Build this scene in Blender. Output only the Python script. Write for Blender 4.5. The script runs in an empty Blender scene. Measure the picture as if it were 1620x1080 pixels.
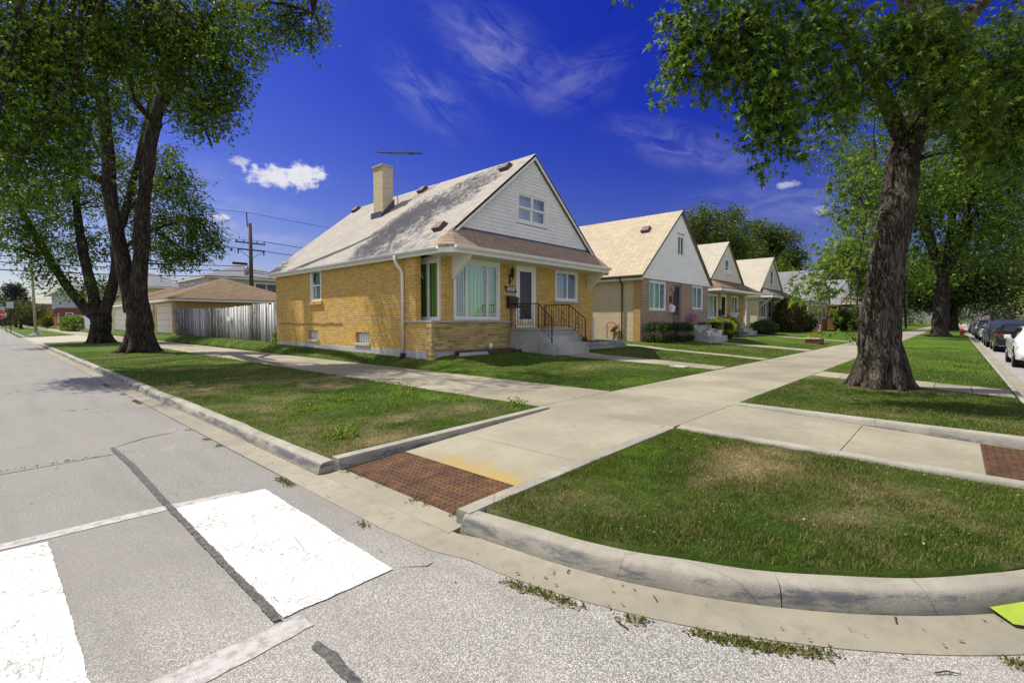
import bpy, bmesh, math, random
import numpy as np
from mathutils import Vector, Matrix
random.seed(7); RNG = np.random.default_rng(11)
S = bpy.context.scene; COL = S.collection
R = math.radians

# ---------------------------------------------------------------- camera
CAM_AZ, CAM_PITCH, CAM_H, FPX = R(42.57), math.atan(32/762.), 1.6, 762.
cd = bpy.data.cameras.new("camera"); cam = bpy.data.objects.new("camera", cd); COL.objects.link(cam)
cd.sensor_width = 36; cd.lens = FPX/1620*36; cd.clip_start = 0.05; cd.clip_end = 3000
cam.location = (0, 0, CAM_H); cam.rotation_euler = (math.pi/2-CAM_PITCH, 0, CAM_AZ-math.pi/2)
S.camera = cam

# ---------------------------------------------------------------- sun, sky, exposure
SUN = Vector((-.44, 1.0, 1.80)).normalized()
SUN_EL = math.asin(SUN.z); SUN_AZ = math.atan2(SUN.x, SUN.y)
sd = bpy.data.lights.new("sun", 'SUN'); sd.energy = 5.0; sd.angle = R(.55); sd.color = (1, .94, .80)
so = bpy.data.objects.new("sun", sd); COL.objects.link(so)
so.rotation_euler = SUN.to_track_quat('Z', 'Y').to_euler()
S.view_settings.view_transform = 'Standard'; S.view_settings.look = 'None'
S.view_settings.exposure = .31; S.view_settings.gamma = 1
try:
    S.cycles.use_denoising = True
    S.cycles.max_bounces = 8; S.cycles.transparent_max_bounces = 12
except Exception: pass

class NT:
    """tiny helper for node trees"""
    def __init__(s, tree): s.t = tree; s.n = tree.nodes; s.l = tree.links
    def node(s, typ, **kw):
        n = s.n.new(typ)
        for k, v in kw.items(): setattr(n, k, v)
        return n
    def put(s, sock, v):
        if v is None: return
        if isinstance(v, bpy.types.NodeSocket): s.l.new(v, sock)
        elif isinstance(v, (tuple, list)):
            sock.default_value = (tuple(v)+(1,)) if (len(v) == 3 and len(sock.default_value) == 4) else v
        else: sock.default_value = v
    def m(s, op, a, b=None, c=None, clamp=False):
        n = s.node('ShaderNodeMath', operation=op, use_clamp=clamp); s.put(n.inputs[0], a); s.put(n.inputs[1], b); s.put(n.inputs[2], c); return n.outputs[0]
    def mix(s, f, a, b, mode='MIX'):
        n = s.node('ShaderNodeMixRGB', blend_type=mode); s.put(n.inputs[0], f); s.put(n.inputs[1], a); s.put(n.inputs[2], b); return n.outputs[0]
    def noise(s, vec, scale, detail=4, rough=.55, dist=0):
        n = s.node('ShaderNodeTexNoise'); s.put(n.inputs['Vector'], vec); s.put(n.inputs['Scale'], scale); s.put(n.inputs['Detail'], detail)
        s.put(n.inputs['Roughness'], rough); s.put(n.inputs['Distortion'], dist); return n.outputs[0]
    def voro(s, vec, scale, feature='F1', rnd=1, out='Distance'):
        n = s.node('ShaderNodeTexVoronoi', feature=feature); s.put(n.inputs['Vector'], vec); s.put(n.inputs['Scale'], scale); s.put(n.inputs['Randomness'], rnd); return n.outputs[out]
    def ramp(s, f, *stops):
        n = s.node('ShaderNodeValToRGB'); s.put(n.inputs[0], f); e = n.color_ramp.elements
        while len(e) < len(stops): e.new(.5)
        for el, (p, c) in zip(e, stops):
            el.position = p; el.color = (c, c, c, 1) if not isinstance(c, (tuple, list)) else tuple(c)+(1,)
        return n.outputs[0]
    def rng(s, f, a, b, c=0, d=1):
        n = s.node('ShaderNodeMapRange'); n.interpolation_type = 'SMOOTHSTEP'
        for i, v in enumerate((f, a, b, c, d)): s.put(n.inputs[i], v)
        return n.outputs[0]
    def comb(s, x, y, z=0):
        n = s.node('ShaderNodeCombineXYZ'); s.put(n.inputs[0], x); s.put(n.inputs[1], y); s.put(n.inputs[2], z); return n.outputs[0]
    def sep(s, v):
        n = s.node('ShaderNodeSeparateXYZ'); s.put(n.inputs[0], v); return n.outputs
    def scale(s, v, sc):
        n = s.node('ShaderNodeVectorMath', operation='MULTIPLY'); s.put(n.inputs[0], v); s.put(n.inputs[1], sc); return n.outputs[0]
    def obj(s): return s.node('ShaderNodeTexCoord').outputs['Object']
    def pos(s): return s.node('ShaderNodeNewGeometry').outputs['Position']
    def attr(s, name): return s.node('ShaderNodeAttribute', attribute_name=name).outputs['Fac']
    def bump(s, h, strength=.3, dist=.01, normal=None):
        n = s.node('ShaderNodeBump'); s.put(n.inputs['Strength'], strength); s.put(n.inputs['Distance'], dist); s.put(n.inputs['Height'], h)
        if normal is not None: s.put(n.inputs['Normal'], normal)
        return n.outputs[0]

# world: Nishita sky graded towards the deep blue of a polarised noon sky, with cirrus and small cumulus
w = bpy.data.worlds.new("World"); S.world = w; w.use_nodes = True
N = NT(w.node_tree); N.n.clear()
sky = N.node('ShaderNodeTexSky'); sky.sky_type = 'NISHITA'; sky.sun_disc = False
sky.sun_elevation = SUN_EL; sky.sun_rotation = SUN_AZ; sky.air_density = 1.0; sky.dust_density = .6; sky.ozone_density = 2.5
hs = N.node('ShaderNodeHueSaturation'); hs.inputs['Hue'].default_value = .525; hs.inputs['Saturation'].default_value = 1.25; hs.inputs['Value'].default_value = 1
N.l.new(sky.outputs[0], hs.inputs['Color'])
D = N.node('ShaderNodeTexCoord').outputs['Generated']
dx, dy, dz = N.sep(D)
az = N.m('MULTIPLY', N.m('ARCTAN2', dy, dx), 180/math.pi); el = N.m('MULTIPLY', N.m('ARCSINE', dz), 180/math.pi)
def blob(a, e, ra, re, rot=0):
    da = N.m('SUBTRACT', az, a); de = N.m('SUBTRACT', el, e)
    c, s_ = math.cos(R(rot)), math.sin(R(rot))
    p = N.m('DIVIDE', N.m('ADD', N.m('MULTIPLY', da, c), N.m('MULTIPLY', de, s_)), ra)
    q = N.m('DIVIDE', N.m('SUBTRACT', N.m('MULTIPLY', de, c), N.m('MULTIPLY', da, s_)), re)
    return N.m('SQRT', N.m('ADD', N.m('POWER', N.m('ABSOLUTE', p), 2), N.m('POWER', N.m('ABSOLUTE', q), 2)))
AE = N.comb(az, el)
def wisp(a, e, ra, re, rot, amt, sc=.16, st=5):
    c, s_ = math.cos(R(rot)), math.sin(R(rot))
    p = N.m('ADD', N.m('MULTIPLY', az, c), N.m('MULTIPLY', el, s_)); q = N.m('SUBTRACT', N.m('MULTIPLY', el, c), N.m('MULTIPLY', az, s_))
    n1 = N.noise(N.comb(p, N.m('MULTIPLY', q, st*.55)), sc, 7, .66, .6)
    msk = N.rng(blob(a, e, ra, re, rot), 1, 0)
    return N.m('MULTIPLY', N.m('MULTIPLY', N.rng(n1, .34, .82), msk), amt)
tot = wisp(44, 28.5, 13, 5.0, 24, .30)
for args in ((34, 26, 10, 3.6, -14, .18), (23.5, 18.5, 12, 3.0, 18, .30), (52, 24, 9, 4, 30, .22), (75, 10, 18, 4, 4, .4), (12, 12, 16, 4.0, 0, .25), (88, 12, 24, 7, 0, .35)):
    tot = N.m('ADD', tot, wisp(*args))
def cumulus(a, e, ra, re, amt=1, sc=.9):
    n1 = N.noise(N.comb(az, N.m('MULTIPLY', el, 1.3)), sc, 6, .6)
    b = N.m('ADD', blob(a, e, ra, re), N.m('MULTIPLY', N.m('SUBTRACT', n1, .5), 2.2))
    return N.m('MULTIPLY', N.rng(b, 1.15, .35), amt)
for args in ((67.6, 14.9, 4.0, 1.1), (65.4, 15.7, 2.0, .9), (71.6, 15.9, 1.2, .5, .6), (70.4, 15.7, .5, .3, .7), (13.0, 13.7, 1.1, .38, .5), (10.2, 10.9, .9, .5, .3), (73.4, 10.4, .9, .4, .7)):
    tot = N.m('ADD', tot, cumulus(*args))
tot = N.m('MINIMUM', tot, 1.0)
# lower sky milky on the left, deep at upper right
lum = N.rng(el, 28, -2, 0, 1)
# ahead: deep blue, paler to the left and towards the horizon; overhead and behind the camera: unseen sky brightened as an added fill light
left = N.rng(az, 20, 95, 0, 1)
grade = N.mix(lum, N.mix(left, (.072, .125, .54), (.25, .31, .62)), N.mix(left, (.33, .30, .40), (.60, .53, .56)))
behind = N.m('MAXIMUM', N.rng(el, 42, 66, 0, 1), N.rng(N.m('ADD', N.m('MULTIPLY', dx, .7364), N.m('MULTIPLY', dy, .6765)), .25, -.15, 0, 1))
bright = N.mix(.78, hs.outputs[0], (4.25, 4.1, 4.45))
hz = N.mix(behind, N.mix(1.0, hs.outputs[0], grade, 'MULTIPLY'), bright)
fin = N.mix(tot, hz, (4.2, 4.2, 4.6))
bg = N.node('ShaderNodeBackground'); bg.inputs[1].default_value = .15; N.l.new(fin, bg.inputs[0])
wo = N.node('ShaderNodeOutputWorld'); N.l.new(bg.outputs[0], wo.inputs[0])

# ---------------------------------------------------------------- helpers: tagging, meshes
def tag(o, label=None, cat=None, group=None, kind=None):
    if label: o['label'] = label
    if cat: o['category'] = cat
    if group: o['group'] = group
    if kind: o['kind'] = kind
    return o
def empty(name, loc, label, cat, group=None, rz=0):
    o = bpy.data.objects.new(name, None); COL.objects.link(o); o.location = loc; o.rotation_euler.z = rz; o.empty_display_size = .3
    return tag(o, label, cat, group)
def link(name, me, mat=None, parent=None):
    o = bpy.data.objects.new(name, me); COL.objects.link(o)
    if mat is not None and len(me.materials) == 0: me.materials.append(mat)
    if parent is not None:
        o.parent = parent
        if parent.type == 'EMPTY' or parent.get('_loc') is None:
            pass
    return o
class MB:
    """collects shapes, builds ONE mesh object"""
    def __init__(s): s.v = []; s.f = []
    def add(s, vs, fs):
        b = len(s.v); s.v += [tuple(p) for p in vs]; s.f += [tuple(i+b for i in q) for q in fs]; return s
    def box(s, x0, x1, y0, y1, z0, z1):
        x0, x1 = sorted((x0, x1)); y0, y1 = sorted((y0, y1)); z0, z1 = sorted((z0, z1))
        return s.add([(x0,y0,z0),(x1,y0,z0),(x1,y1,z0),(x0,y1,z0),(x0,y0,z1),(x1,y0,z1),(x1,y1,z1),(x0,y1,z1)],
                     [(0,3,2,1),(4,5,6,7),(0,1,5,4),(1,2,6,5),(2,3,7,6),(3,0,4,7)])
    def prism(s, pts, d):
        """closed polygon pts extruded by vector d"""
        n = len(pts); q = [tuple(Vector(p)+Vector(d)) for p in pts]
        s.add(list(pts)+q, [tuple(range(n))[::-1], tuple(range(n, 2*n))]+[(i, (i+1) % n, n+(i+1) % n, n+i) for i in range(n)]); return s
    def tube(s, pts, rad, n=8, cap=True):
        pts = [Vector(p) for p in pts]; rad = rad if isinstance(rad, (list, tuple)) else [rad]*len(pts)
        rings = []; up = Vector((0, 0, 1)); ref = None
        for i, p in enumerate(pts):
            t = (pts[min(i+1, len(pts)-1)]-pts[max(i-1, 0)]).normalized()
            if ref is None: ref = t.orthogonal().normalized()
            ref = (ref-t*ref.dot(t)).normalized(); bb = t.cross(ref)
            rings.append([p+(ref*math.cos(a)+bb*math.sin(a))*rad[i] for a in [2*math.pi*k/n for k in range(n)]])
        vs = [q for r in rings for q in r]; fs = []
        for i in range(len(pts)-1):
            for k in range(n):
                fs.append((i*n+k, i*n+(k+1) % n, (i+1)*n+(k+1) % n, (i+1)*n+k))
        if cap: fs.append(tuple(range(n))[::-1]); fs.append(tuple((len(pts)-1)*n+k for k in range(n)))
        return s.add(vs, fs)
    def lathe(s, c, prof, n=16):
        vs = []; fs = []
        for r, z in prof: vs += [(c[0]+r*math.cos(2*math.pi*k/n), c[1]+r*math.sin(2*math.pi*k/n), c[2]+z) for k in range(n)]
        for i in range(len(prof)-1):
            for k in range(n): fs.append((i*n+k, i*n+(k+1) % n, (i+1)*n+(k+1) % n, (i+1)*n+k))
        fs.append(tuple(range(n))[::-1]); fs.append(tuple((len(prof)-1)*n+k for k in range(n)))
        return s.add(vs, fs)
    def build(s, name, mat, parent=None, smooth=False, bevel=0, xf=None, angle=None):
        me = bpy.data.meshes.new(name)
        vs = s.v if xf is None else [xf(*p) for p in s.v]
        off = world_of(parent)
        if off is not None: vs = [(p[0]-off[0], p[1]-off[1], p[2]-off[2]) for p in vs]
        me.from_pydata([tuple(p) for p in vs], [], s.f)
        bm = bmesh.new(); bm.from_mesh(me)
        bmesh.ops.recalc_face_normals(bm, faces=bm.faces)
        if bevel: bmesh.ops.bevel(bm, geom=list(bm.edges), offset=bevel, segments=2, profile=.6, affect='EDGES', clamp_overlap=True)
        bm.to_mesh(me); bm.free()
        if smooth: me.polygons.foreach_set('use_smooth', [True]*len(me.polygons))
        if angle: 
            me.polygons.foreach_set('use_smooth', [True]*len(me.polygons)); me.set_sharp_from_angle(angle=R(angle))
        return link(name, me, mat, parent)
def world_of(parent):
    """all coordinates given to MB.build are world coordinates; things keep their Empty at their base"""
    if parent is None: return None
    v = Vector((0, 0, 0)); p = parent
    while p is not None: v += p.location; p = p.parent
    return v
def raw(name, verts, faces, mat, parent=None, attrs=None, smooth=False, kind=None):
    """numpy mesh: verts (n,3), faces (m,k) all same k"""
    verts = np.asarray(verts, np.float32); faces = np.asarray(faces, np.int32)
    off = world_of(parent)
    if off is not None: verts = verts-np.array(off, np.float32)
    me = bpy.data.meshes.new(name); m, k = faces.shape
    me.vertices.add(len(verts)); me.vertices.foreach_set('co', verts.ravel())
    me.loops.add(m*k); me.loops.foreach_set('vertex_index', faces.ravel())
    me.polygons.add(m); me.polygons.foreach_set('loop_start', np.arange(0, m*k, k, dtype=np.int32))
    me.update(calc_edges=True)
    for an, (dom, arr) in (attrs or {}).items():
        a = me.attributes.new(an, 'FLOAT', dom); a.data.foreach_set('value', np.asarray(arr, np.float32))
    if smooth: me.polygons.foreach_set('use_smooth', np.ones(m, bool))
    o = link(name, me, mat, parent)
    if kind: o['kind'] = kind
    return o

# value noise in numpy (for terrain and patches)
_P = RNG.random((256, 256))
def vnoise(x, y, sc):
    x = np.asarray(x, float)*sc+37.3; y = np.asarray(y, float)*sc+91.7
    xi = np.floor(x).astype(int); yi = np.floor(y).astype(int); fx = x-xi; fy = y-yi
    fx = fx*fx*(3-2*fx); fy = fy*fy*(3-2*fy)
    g = lambda a, b: _P[a % 256, b % 256]
    return (g(xi, yi)*(1-fx)+g(xi+1, yi)*fx)*(1-fy)+(g(xi, yi+1)*(1-fx)+g(xi+1, yi+1)*fx)*fy
def fbm(x, y, sc, o=4):
    r = 0; a = .5
    for i in range(o): r = r+a*vnoise(x, y, sc); sc *= 2.1; a *= .5
    return r/.94

# ---------------------------------------------------------------- materials
MAT = {}
def mat(name, fn):
    m = bpy.data.materials.new(name); m.use_nodes = True; N = NT(m.node_tree); N.n.clear()
    out = N.node('ShaderNodeOutputMaterial'); sh = fn(N, m); N.l.new(sh, out.inputs[0]); MAT[name] = m; return m
def bsdf(N, col, rough=.7, metal=0, spec=.4, normal=None, **kw):
    b = N.node('ShaderNodeBsdfPrincipled'); N.put(b.inputs['Base Color'], col); N.put(b.inputs['Roughness'], rough); N.put(b.inputs['Metallic'], metal)
    N.put(b.inputs['Specular IOR Level'], spec)
    if normal is not None: N.l.new(normal, b.inputs['Normal'])
    for k, v in kw.items(): N.put(b.inputs[k], v)
    return b.outputs[0]
def plain(name, col, rough=.6, metal=0, spec=.4, var=.12, sc=6, bump=.0, **kw):
    def fn(N, m):
        p = N.obj(); n = N.noise(p, sc, 5)
        c = N.mix(N.rng(n, .3, .7), tuple(x*(1-var) for x in col), tuple(min(1, x*(1+var)) for x in col))
        return bsdf(N, c, rough, metal, spec, N.bump(N.noise(p, sc*12, 3), bump, .004) if bump else None, **kw)
    return mat(name, fn)

def m_asphalt(N, m):
    p = N.pos(); v = N.voro(p, 150, out='Color'); vs = N.sep(v)[0]; d = N.voro(p, 150)
    big = N.noise(p, .35, 5); mid = N.noise(p, 2.2, 5); fine = N.noise(p, 260, 2)
    c = N.ramp(vs, (0, (.19, .185, .178)), (.25, (.33, .322, .31)), (.6, (.45, .44, .42)), (1, (.66, .645, .615)))
    c = N.mix(N.rng(d, .36, .64, 0, .8), c, (.11, .105, .098))
    c = N.mix(N.rng(big, .35, .65, 0, .45), c, (.36, .345, .32))
    c = N.mix(N.rng(mid, .45, .8, 0, .3), c, (.19, .18, .17))
    ax, ay, az_ = N.sep(p); c = N.mix(N.rng(N.m('ADD', ay, N.m('MULTIPLY', N.noise(p, 1.1, 3), 1.2)), 2.7, 4.6, 0, .62), c, (.185, .177, .168))
    st = N.noise(N.scale(p, (1, .10, 1)), 2.6, 5, .6); c = N.mix(N.rng(st, .45, .7, 0, .35), c, (.16, .15, .14)); bl = N.noise(p, .9, 6, .75); c = N.mix(N.rng(bl, .60, .72, 0, .45), c, (.13, .12, .115)); c = N.mix(N.rng(bl, .40, .28, 0, .35), c, (.42, .40, .365))
    # hairline cracks
    wv = N.node('ShaderNodeVectorMath', operation='ADD'); N.l.new(p, wv.inputs[0])
    nz = N.node('ShaderNodeTexNoise'); N.l.new(p, nz.inputs['Vector']); nz.inputs['Scale'].default_value = 1.6; nz.inputs['Detail'].default_value = 6
    sc_ = N.scale(nz.outputs['Color'], (.9, .9, 0)); N.l.new(sc_, wv.inputs[1])
    cr = N.voro(wv.outputs[0], .42, 'DISTANCE_TO_EDGE')
    crm = N.m('MULTIPLY', N.rng(cr, .007, .001), N.rng(N.noise(p, .5, 2), .58, .66))
    c = N.mix(N.m('MULTIPLY', crm, .7), c, (.03, .03, .028))
    h = N.m('SUBTRACT', N.m('SUBTRACT', 1, d), N.m('MULTIPLY', crm, 1.5))
    return bsdf(N, c, .85, 0, .3, N.bump(h, .55, .006))
mat('asphalt', m_asphalt)
def m_concrete(base, var=(.8, 1.1), stain=.25, rough_b=.25):
    def fn(N, m):
        p = N.pos(); a = N.noise(p, .7, 6, .6); b = N.noise(p, 9, 6, .65); s = N.noise(p, 180, 2); v = N.voro(p, 260)
        c = N.mix(N.rng(a, .3, .7), tuple(x*var[0] for x in base), tuple(x*var[1] for x in base))
        c = N.mix(N.rng(b, .45, .75, 0, stain), c, tuple(x*.55 for x in base))
        c = N.mix(N.rng(s, .55, .75, 0, .35), c, tuple(x*.5 for x in base))
        c = N.mix(N.m('MULTIPLY', N.rng(v, .18, .05), .25), c, (.12, .11, .1))
        isl = N.node('ShaderNodeNewGeometry').outputs['Random Per Island']; c = N.mix(1.0, c, N.ramp(isl, (0, (.86, .85, .84)), (1, (1.08, 1.08, 1.07))), 'MULTIPLY')
        d1 = N.noise(p, 2.3, 7, .7); c = N.mix(N.rng(d1, .56, .74, 0, .4), c, tuple(x*.6 for x in base))
        return bsdf(N, c, .85, 0, .3, N.bump(N.m('ADD', b, N.m('MULTIPLY', s, .6)), rough_b, .006))
    return fn
mat('sidewalk', m_concrete((.292, .270, .205), (.80, 1.12), .35))
def m_kerb(N, m):
    p = N.pos(); x, y, z = N.sep(p); a = N.noise(p, 1.3, 6, .6); b = N.noise(p, 11, 6, .7); s = N.noise(p, 180, 2); base = (.33, .312, .262)
    c = N.mix(N.rng(a, .3, .7), tuple(q*.75 for q in base), tuple(q*1.15 for q in base)); c = N.mix(N.rng(b, .45, .75, 0, .5), c, tuple(q*.5 for q in base)); c = N.mix(N.rng(s, .55, .75, 0, .4), c, tuple(q*.45 for q in base))
    ck = N.voro(N.scale(p, (1, 1, .6)), 1.1, 'DISTANCE_TO_EDGE'); c = N.mix(N.m('MULTIPLY', N.rng(ck, .0035, .0005), .6), c, (.05, .045, .04))
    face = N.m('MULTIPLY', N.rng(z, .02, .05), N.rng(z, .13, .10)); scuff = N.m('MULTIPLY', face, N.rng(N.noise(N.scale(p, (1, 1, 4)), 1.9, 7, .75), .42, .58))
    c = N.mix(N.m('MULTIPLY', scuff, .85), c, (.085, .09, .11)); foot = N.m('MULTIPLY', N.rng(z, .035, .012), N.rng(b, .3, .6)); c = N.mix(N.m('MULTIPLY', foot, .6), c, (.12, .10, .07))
    return bsdf(N, c, .9, 0, .25, N.bump(N.m('ADD', b, N.m('MULTIPLY', s, .8)), .6, .008))
mat('kerb', m_kerb)
mat('gutter', m_concrete((.30, .28, .222), (.75, 1.1), .5, .4))
mat('driveway', m_concrete((.38, .36, .30), (.8, 1.1), .3, .4))
mat('steps', m_concrete((.44, .45, .42), (.55, 1.15), .7, .5))
mat('foundation', m_concrete((.5, .5, .48), (.75, 1.15), .5, .5))
mat('stonecap', m_concrete((.52, .5, .44), (.7, 1.1), .3, .3))
def m_soil(N, m):
    p = N.pos(); a = N.noise(p, 14, 6)
    return bsdf(N, N.mix(a, (.03, .024, .016), (.12, .09, .06)), .95, 0, .1, N.bump(a, .6, .02))
mat('soil', m_soil)
def m_paint(N, m):
    p = N.pos(); a = N.noise(p, 30, 6, .7); b = N.noise(p, 3, 5); v = N.voro(p, 95)
    worn = N.m('MULTIPLY', N.m('MAXIMUM', N.m('MAXIMUM', N.rng(N.m('ADD', a, N.m('MULTIPLY', b, .5)), .82, .93), N.m('MULTIPLY', N.rng(v, .62, .74), N.rng(b, .40, .62))), N.m('MULTIPLY', N.rng(N.voro(N.scale(p, (1, .5, 1)), 9, 'DISTANCE_TO_EDGE'), .02, .005), N.rng(N.noise(p, 5, 4), .48, .58))), .85)
    vs = N.sep(N.voro(p, 60, out='Color'))[0]; pit = N.m('MULTIPLY', N.rng(vs, .84, .88), N.rng(N.voro(p, 60), .5, .25)); worn = N.m('MAXIMUM', worn, N.m('MULTIPLY', pit, .75))
    c = N.mix(worn, (.60, .60, .59), (.20, .19, .18))
    return bsdf(N, c, .6, 0, .4, N.bump(N.m('SUBTRACT', 1, v), .35, .005))
mat('paint', m_paint)
def m_thermo(N, m):
    p = N.pos(); a = N.noise(p, 14, 6, .7); x, y, z = N.sep(p)
    k = 2*math.pi/.022
    g = N.m('MULTIPLY', N.m('SINE', N.m('MULTIPLY', N.m('ADD', x, y), k)), N.m('SINE', N.m('MULTIPLY', N.m('SUBTRACT', x, y), k)))
    c = N.mix(N.rng(a, .40, .68, 0, .85), (.44, .43, .42), (.21, .20, .19)); c = N.mix(N.rng(g, .0, .6, 0, .25), c, (.3, .3, .3))
    return bsdf(N, c, .8, 0, .3, N.bump(g, .3, .004))
mat('worn_line', m_thermo)
def m_tar(N, m):
    p = N.pos(); a = N.noise(p, 25, 6, .7)
    return bsdf(N, N.mix(N.rng(a, .3, .7), (.03, .029, .031), (.12, .115, .11)), .6, 0, .4, N.bump(N.noise(p, 90, 3), .5, .004))
mat('tar', m_tar)
def m_rust(N, m):
    p = N.pos(); a = N.noise(p, 5, 6, .7); b = N.noise(p, 60, 4)
    c = N.ramp(a, (.25, (.040, .020, .012)), (.5, (.085, .042, .020)), (.75, (.19, .09, .03)))
    c = N.mix(N.rng(b, .5, .8, 0, .5), c, (.05, .025, .018))
    return bsdf(N, c, .75, .2, .4, N.bump(b, .4, .003))
mat('rust', m_rust)
def m_ramp(N, m):   # ramp slab: concrete with an orange-yellow rust stain that washed off the plate
    p = N.pos(); a = N.noise(p, .9, 6, .6); b = N.noise(p, 9, 6, .65); s = N.noise(p, 180, 2); x, y, z = N.sep(p)
    base = (.292, .270, .205)
    c = N.mix(N.rng(a, .3, .7), tuple(q*.85 for q in base), tuple(q*1.1 for q in base))
    c = N.mix(N.rng(b, .45, .75, 0, .25), c, tuple(q*.55 for q in base)); c = N.mix(N.rng(s, .55, .75, 0, .35), c, tuple(q*.5 for q in base))
    st = N.m('MULTIPLY', N.rng(N.m('ADD', x, N.m('MULTIPLY', N.m('SUBTRACT', N.noise(p, 4, 5), .5), 1.1)), 3.85, 3.2), N.m('MULTIPLY', N.rng(y, 4.7, 3.9), N.rng(x, 3.1, 3.2)))
    c = N.mix(N.m('MULTIPLY', st, .75), c, (.36, .24, .05))
    return bsdf(N, c, .85, 0, .3, N.bump(N.m('ADD', b, N.m('MULTIPLY', s, .6)), .25, .006))
mat('ramp', m_ramp)

def grass_cols(N):
    p = N.pos(); dry = N.attr('dry'); a = N.noise(p, .6, 5); b = N.noise(p, 6, 5, .6)
    g = N.mix(N.rng(a, .35, .65), (.066, .130, .010), (.125, .195, .020)); g = N.mix(N.rng(b, .4, .7, 0, .7), g, (.03, .07, .009)); g = N.mix(N.rng(dry, .16, .02, 0, .6), g, (.155, .28, .018))
    return p, dry, g, b
def m_lawn(N, m):
    p, dry, g, b = grass_cols(N)
    f = N.noise(N.scale(p, (1, 1, 1)), 70, 5, .75); g = N.mix(N.rng(f, .35, .7, 0, .8), g, (.022, .042, .008))
    g = N.mix(N.rng(f, .55, .8, 0, .5), g, (.17, .23, .05))
    d = N.mix(N.rng(N.noise(p, 25, 5, .7), .35, .65), (.13, .10, .055), (.36, .29, .15))
    c = N.mix(N.rng(dry, .35, .8), g, d)
    return bsdf(N, c, .95, 0, .15, N.bump(f, .9, .04))
mat('lawn', m_lawn)
def m_blade(N, m):
    p, dry, g, b = grass_cols(N); r = N.attr('rnd')
    g = N.mix(1.0, g, N.ramp(r, (0, (.40, .42, .4)), (.5, (1, 1, 1)), (.86, (1.5, 1.45, 1.6)), (1, (2.1, 1.8, 2.6))), 'MULTIPLY'); g = N.mix(N.rng(r, .885, .90, 0, .85), g, (.42, .36, .17)); d = N.mix(r, (.52, .43, .21), (.24, .19, .08))
    k = N.rng(N.m('ADD', dry, N.m('MULTIPLY', N.m('SUBTRACT', r, .5), .5)), .35, .75)
    c = N.mix(k, g, d)
    a = bsdf(N, c, .6, 0, .25); t = N.node('ShaderNodeBsdfTranslucent'); N.put(t.inputs[0], N.mix(.5, c, (.16, .22, .02)))
    mx = N.node('ShaderNodeMixShader'); mx.inputs[0].default_value = .3; N.l.new(a, mx.inputs[1]); N.l.new(t.outputs[0], mx.inputs[2]); return mx.outputs[0]
mat('grass_blade', m_blade)
def leaf(name, c0, c1, c2, tr=.38, trc=(.22, .34, .03)):
    def fn(N, m):
        r = N.attr('rnd'); p = N.pos(); a = N.noise(p, .55, 3)
        m0 = tuple((x+y)/2 for x, y in zip(c0, c1))
        c = N.ramp(r, (0, tuple(x*.38 for x in c0)), (.35, c0), (.75, c1), (1, tuple(x*1.55 for x in c2))); c = N.mix(N.m('MULTIPLY', N.rng(a, .45, .7), .35), c, c2)
        b = bsdf(N, c, .55, 0, .22); t = N.node('ShaderNodeBsdfTranslucent'); N.put(t.inputs[0], N.mix(.55, c, trc))
        mx = N.node('ShaderNodeMixShader'); mx.inputs[0].default_value = tr; N.l.new(b, mx.inputs[1]); N.l.new(t.outputs[0], mx.inputs[2]); return mx.outputs[0]
    return mat(name, fn)
leaf('leaf_maple', (.030, .070, .009), (.078, .150, .016), (.135, .215, .020), .30, (.30, .44, .02))
leaf('leaf_weed', (.09, .11, .02), (.17, .18, .04), (.22, .18, .07), .25, (.25, .25, .05))
leaf('leaf_bright', (.06, .13, .02), (.11, .20, .03), (.17, .24, .03), .45, (.4, .5, .04))
leaf('leaf_olive', (.045, .078, .014), (.085, .12, .022), (.11, .13, .03), .28)
leaf('leaf_dark', (.020, .045, .010), (.05, .085, .016), (.045, .075, .014), .2, (.12, .18, .02))
leaf('leaf_yellow', (.14, .19, .02), (.26, .28, .03), (.20, .24, .03), .4, (.5, .5, .05))
leaf('leaf_hedge', (.018, .042, .010), (.035, .072, .014), (.03, .06, .012), .15)
leaf('needle_blue', (.022, .045, .036), (.04, .066, .05), (.03, .05, .04), .1, (.06, .1, .06))
leaf('petal_pink', (.45, .08, .42), (.6, .2, .55), (.55, .12, .5), .3, (.6, .2, .5))
leaf('leaf_reddish', (.07, .065, .02), (.11, .075, .03), (.06, .07, .02), .2)
def m_bark(c0, c1):
    def fn(N, m):
        p = N.pos(); q = N.scale(p, (1, 1, .22)); a = N.noise(q, 9, 7, .7, .4); v = N.m('ABSOLUTE', N.m('SUBTRACT', N.noise(N.scale(p, (1, 1, .16)), 11, 3, .6, 1.2), .5)); s = N.noise(p, 50, 5)
        f = N.m('MULTIPLY', N.rng(v, .0, .085), N.rng(a, .3, .7, .4, 1))
        c = N.mix(f, c0, c1); c = N.mix(N.rng(s, .5, .8, 0, .5), c, tuple(x*.55 for x in c1)); c = N.mix(N.rng(N.noise(p, 1.3, 4), .5, .75, 0, .35), c, tuple(x*1.5 for x in c1))
        return bsdf(N, c, .95, 0, .15, N.bump(N.m('ADD', f, N.m('MULTIPLY', s, .3)), 1.0, .05))
    return fn
mat('bark', m_bark((.022, .018, .014), (.165, .138, .112)))
mat('bark_shaded', m_bark((.016, .013, .010), (.115, .095, .076)))  # shade of the backlit trunk put into a darker bark colour
mat('bark_dark', m_bark((.016, .013, .010), (.10, .085, .066)))
def brick_vec(N, zs=1.0):
    x, y, z = N.sep(N.pos()); return N.comb(N.m('ADD', x, y), N.m('MULTIPLY', z, zs))
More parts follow.
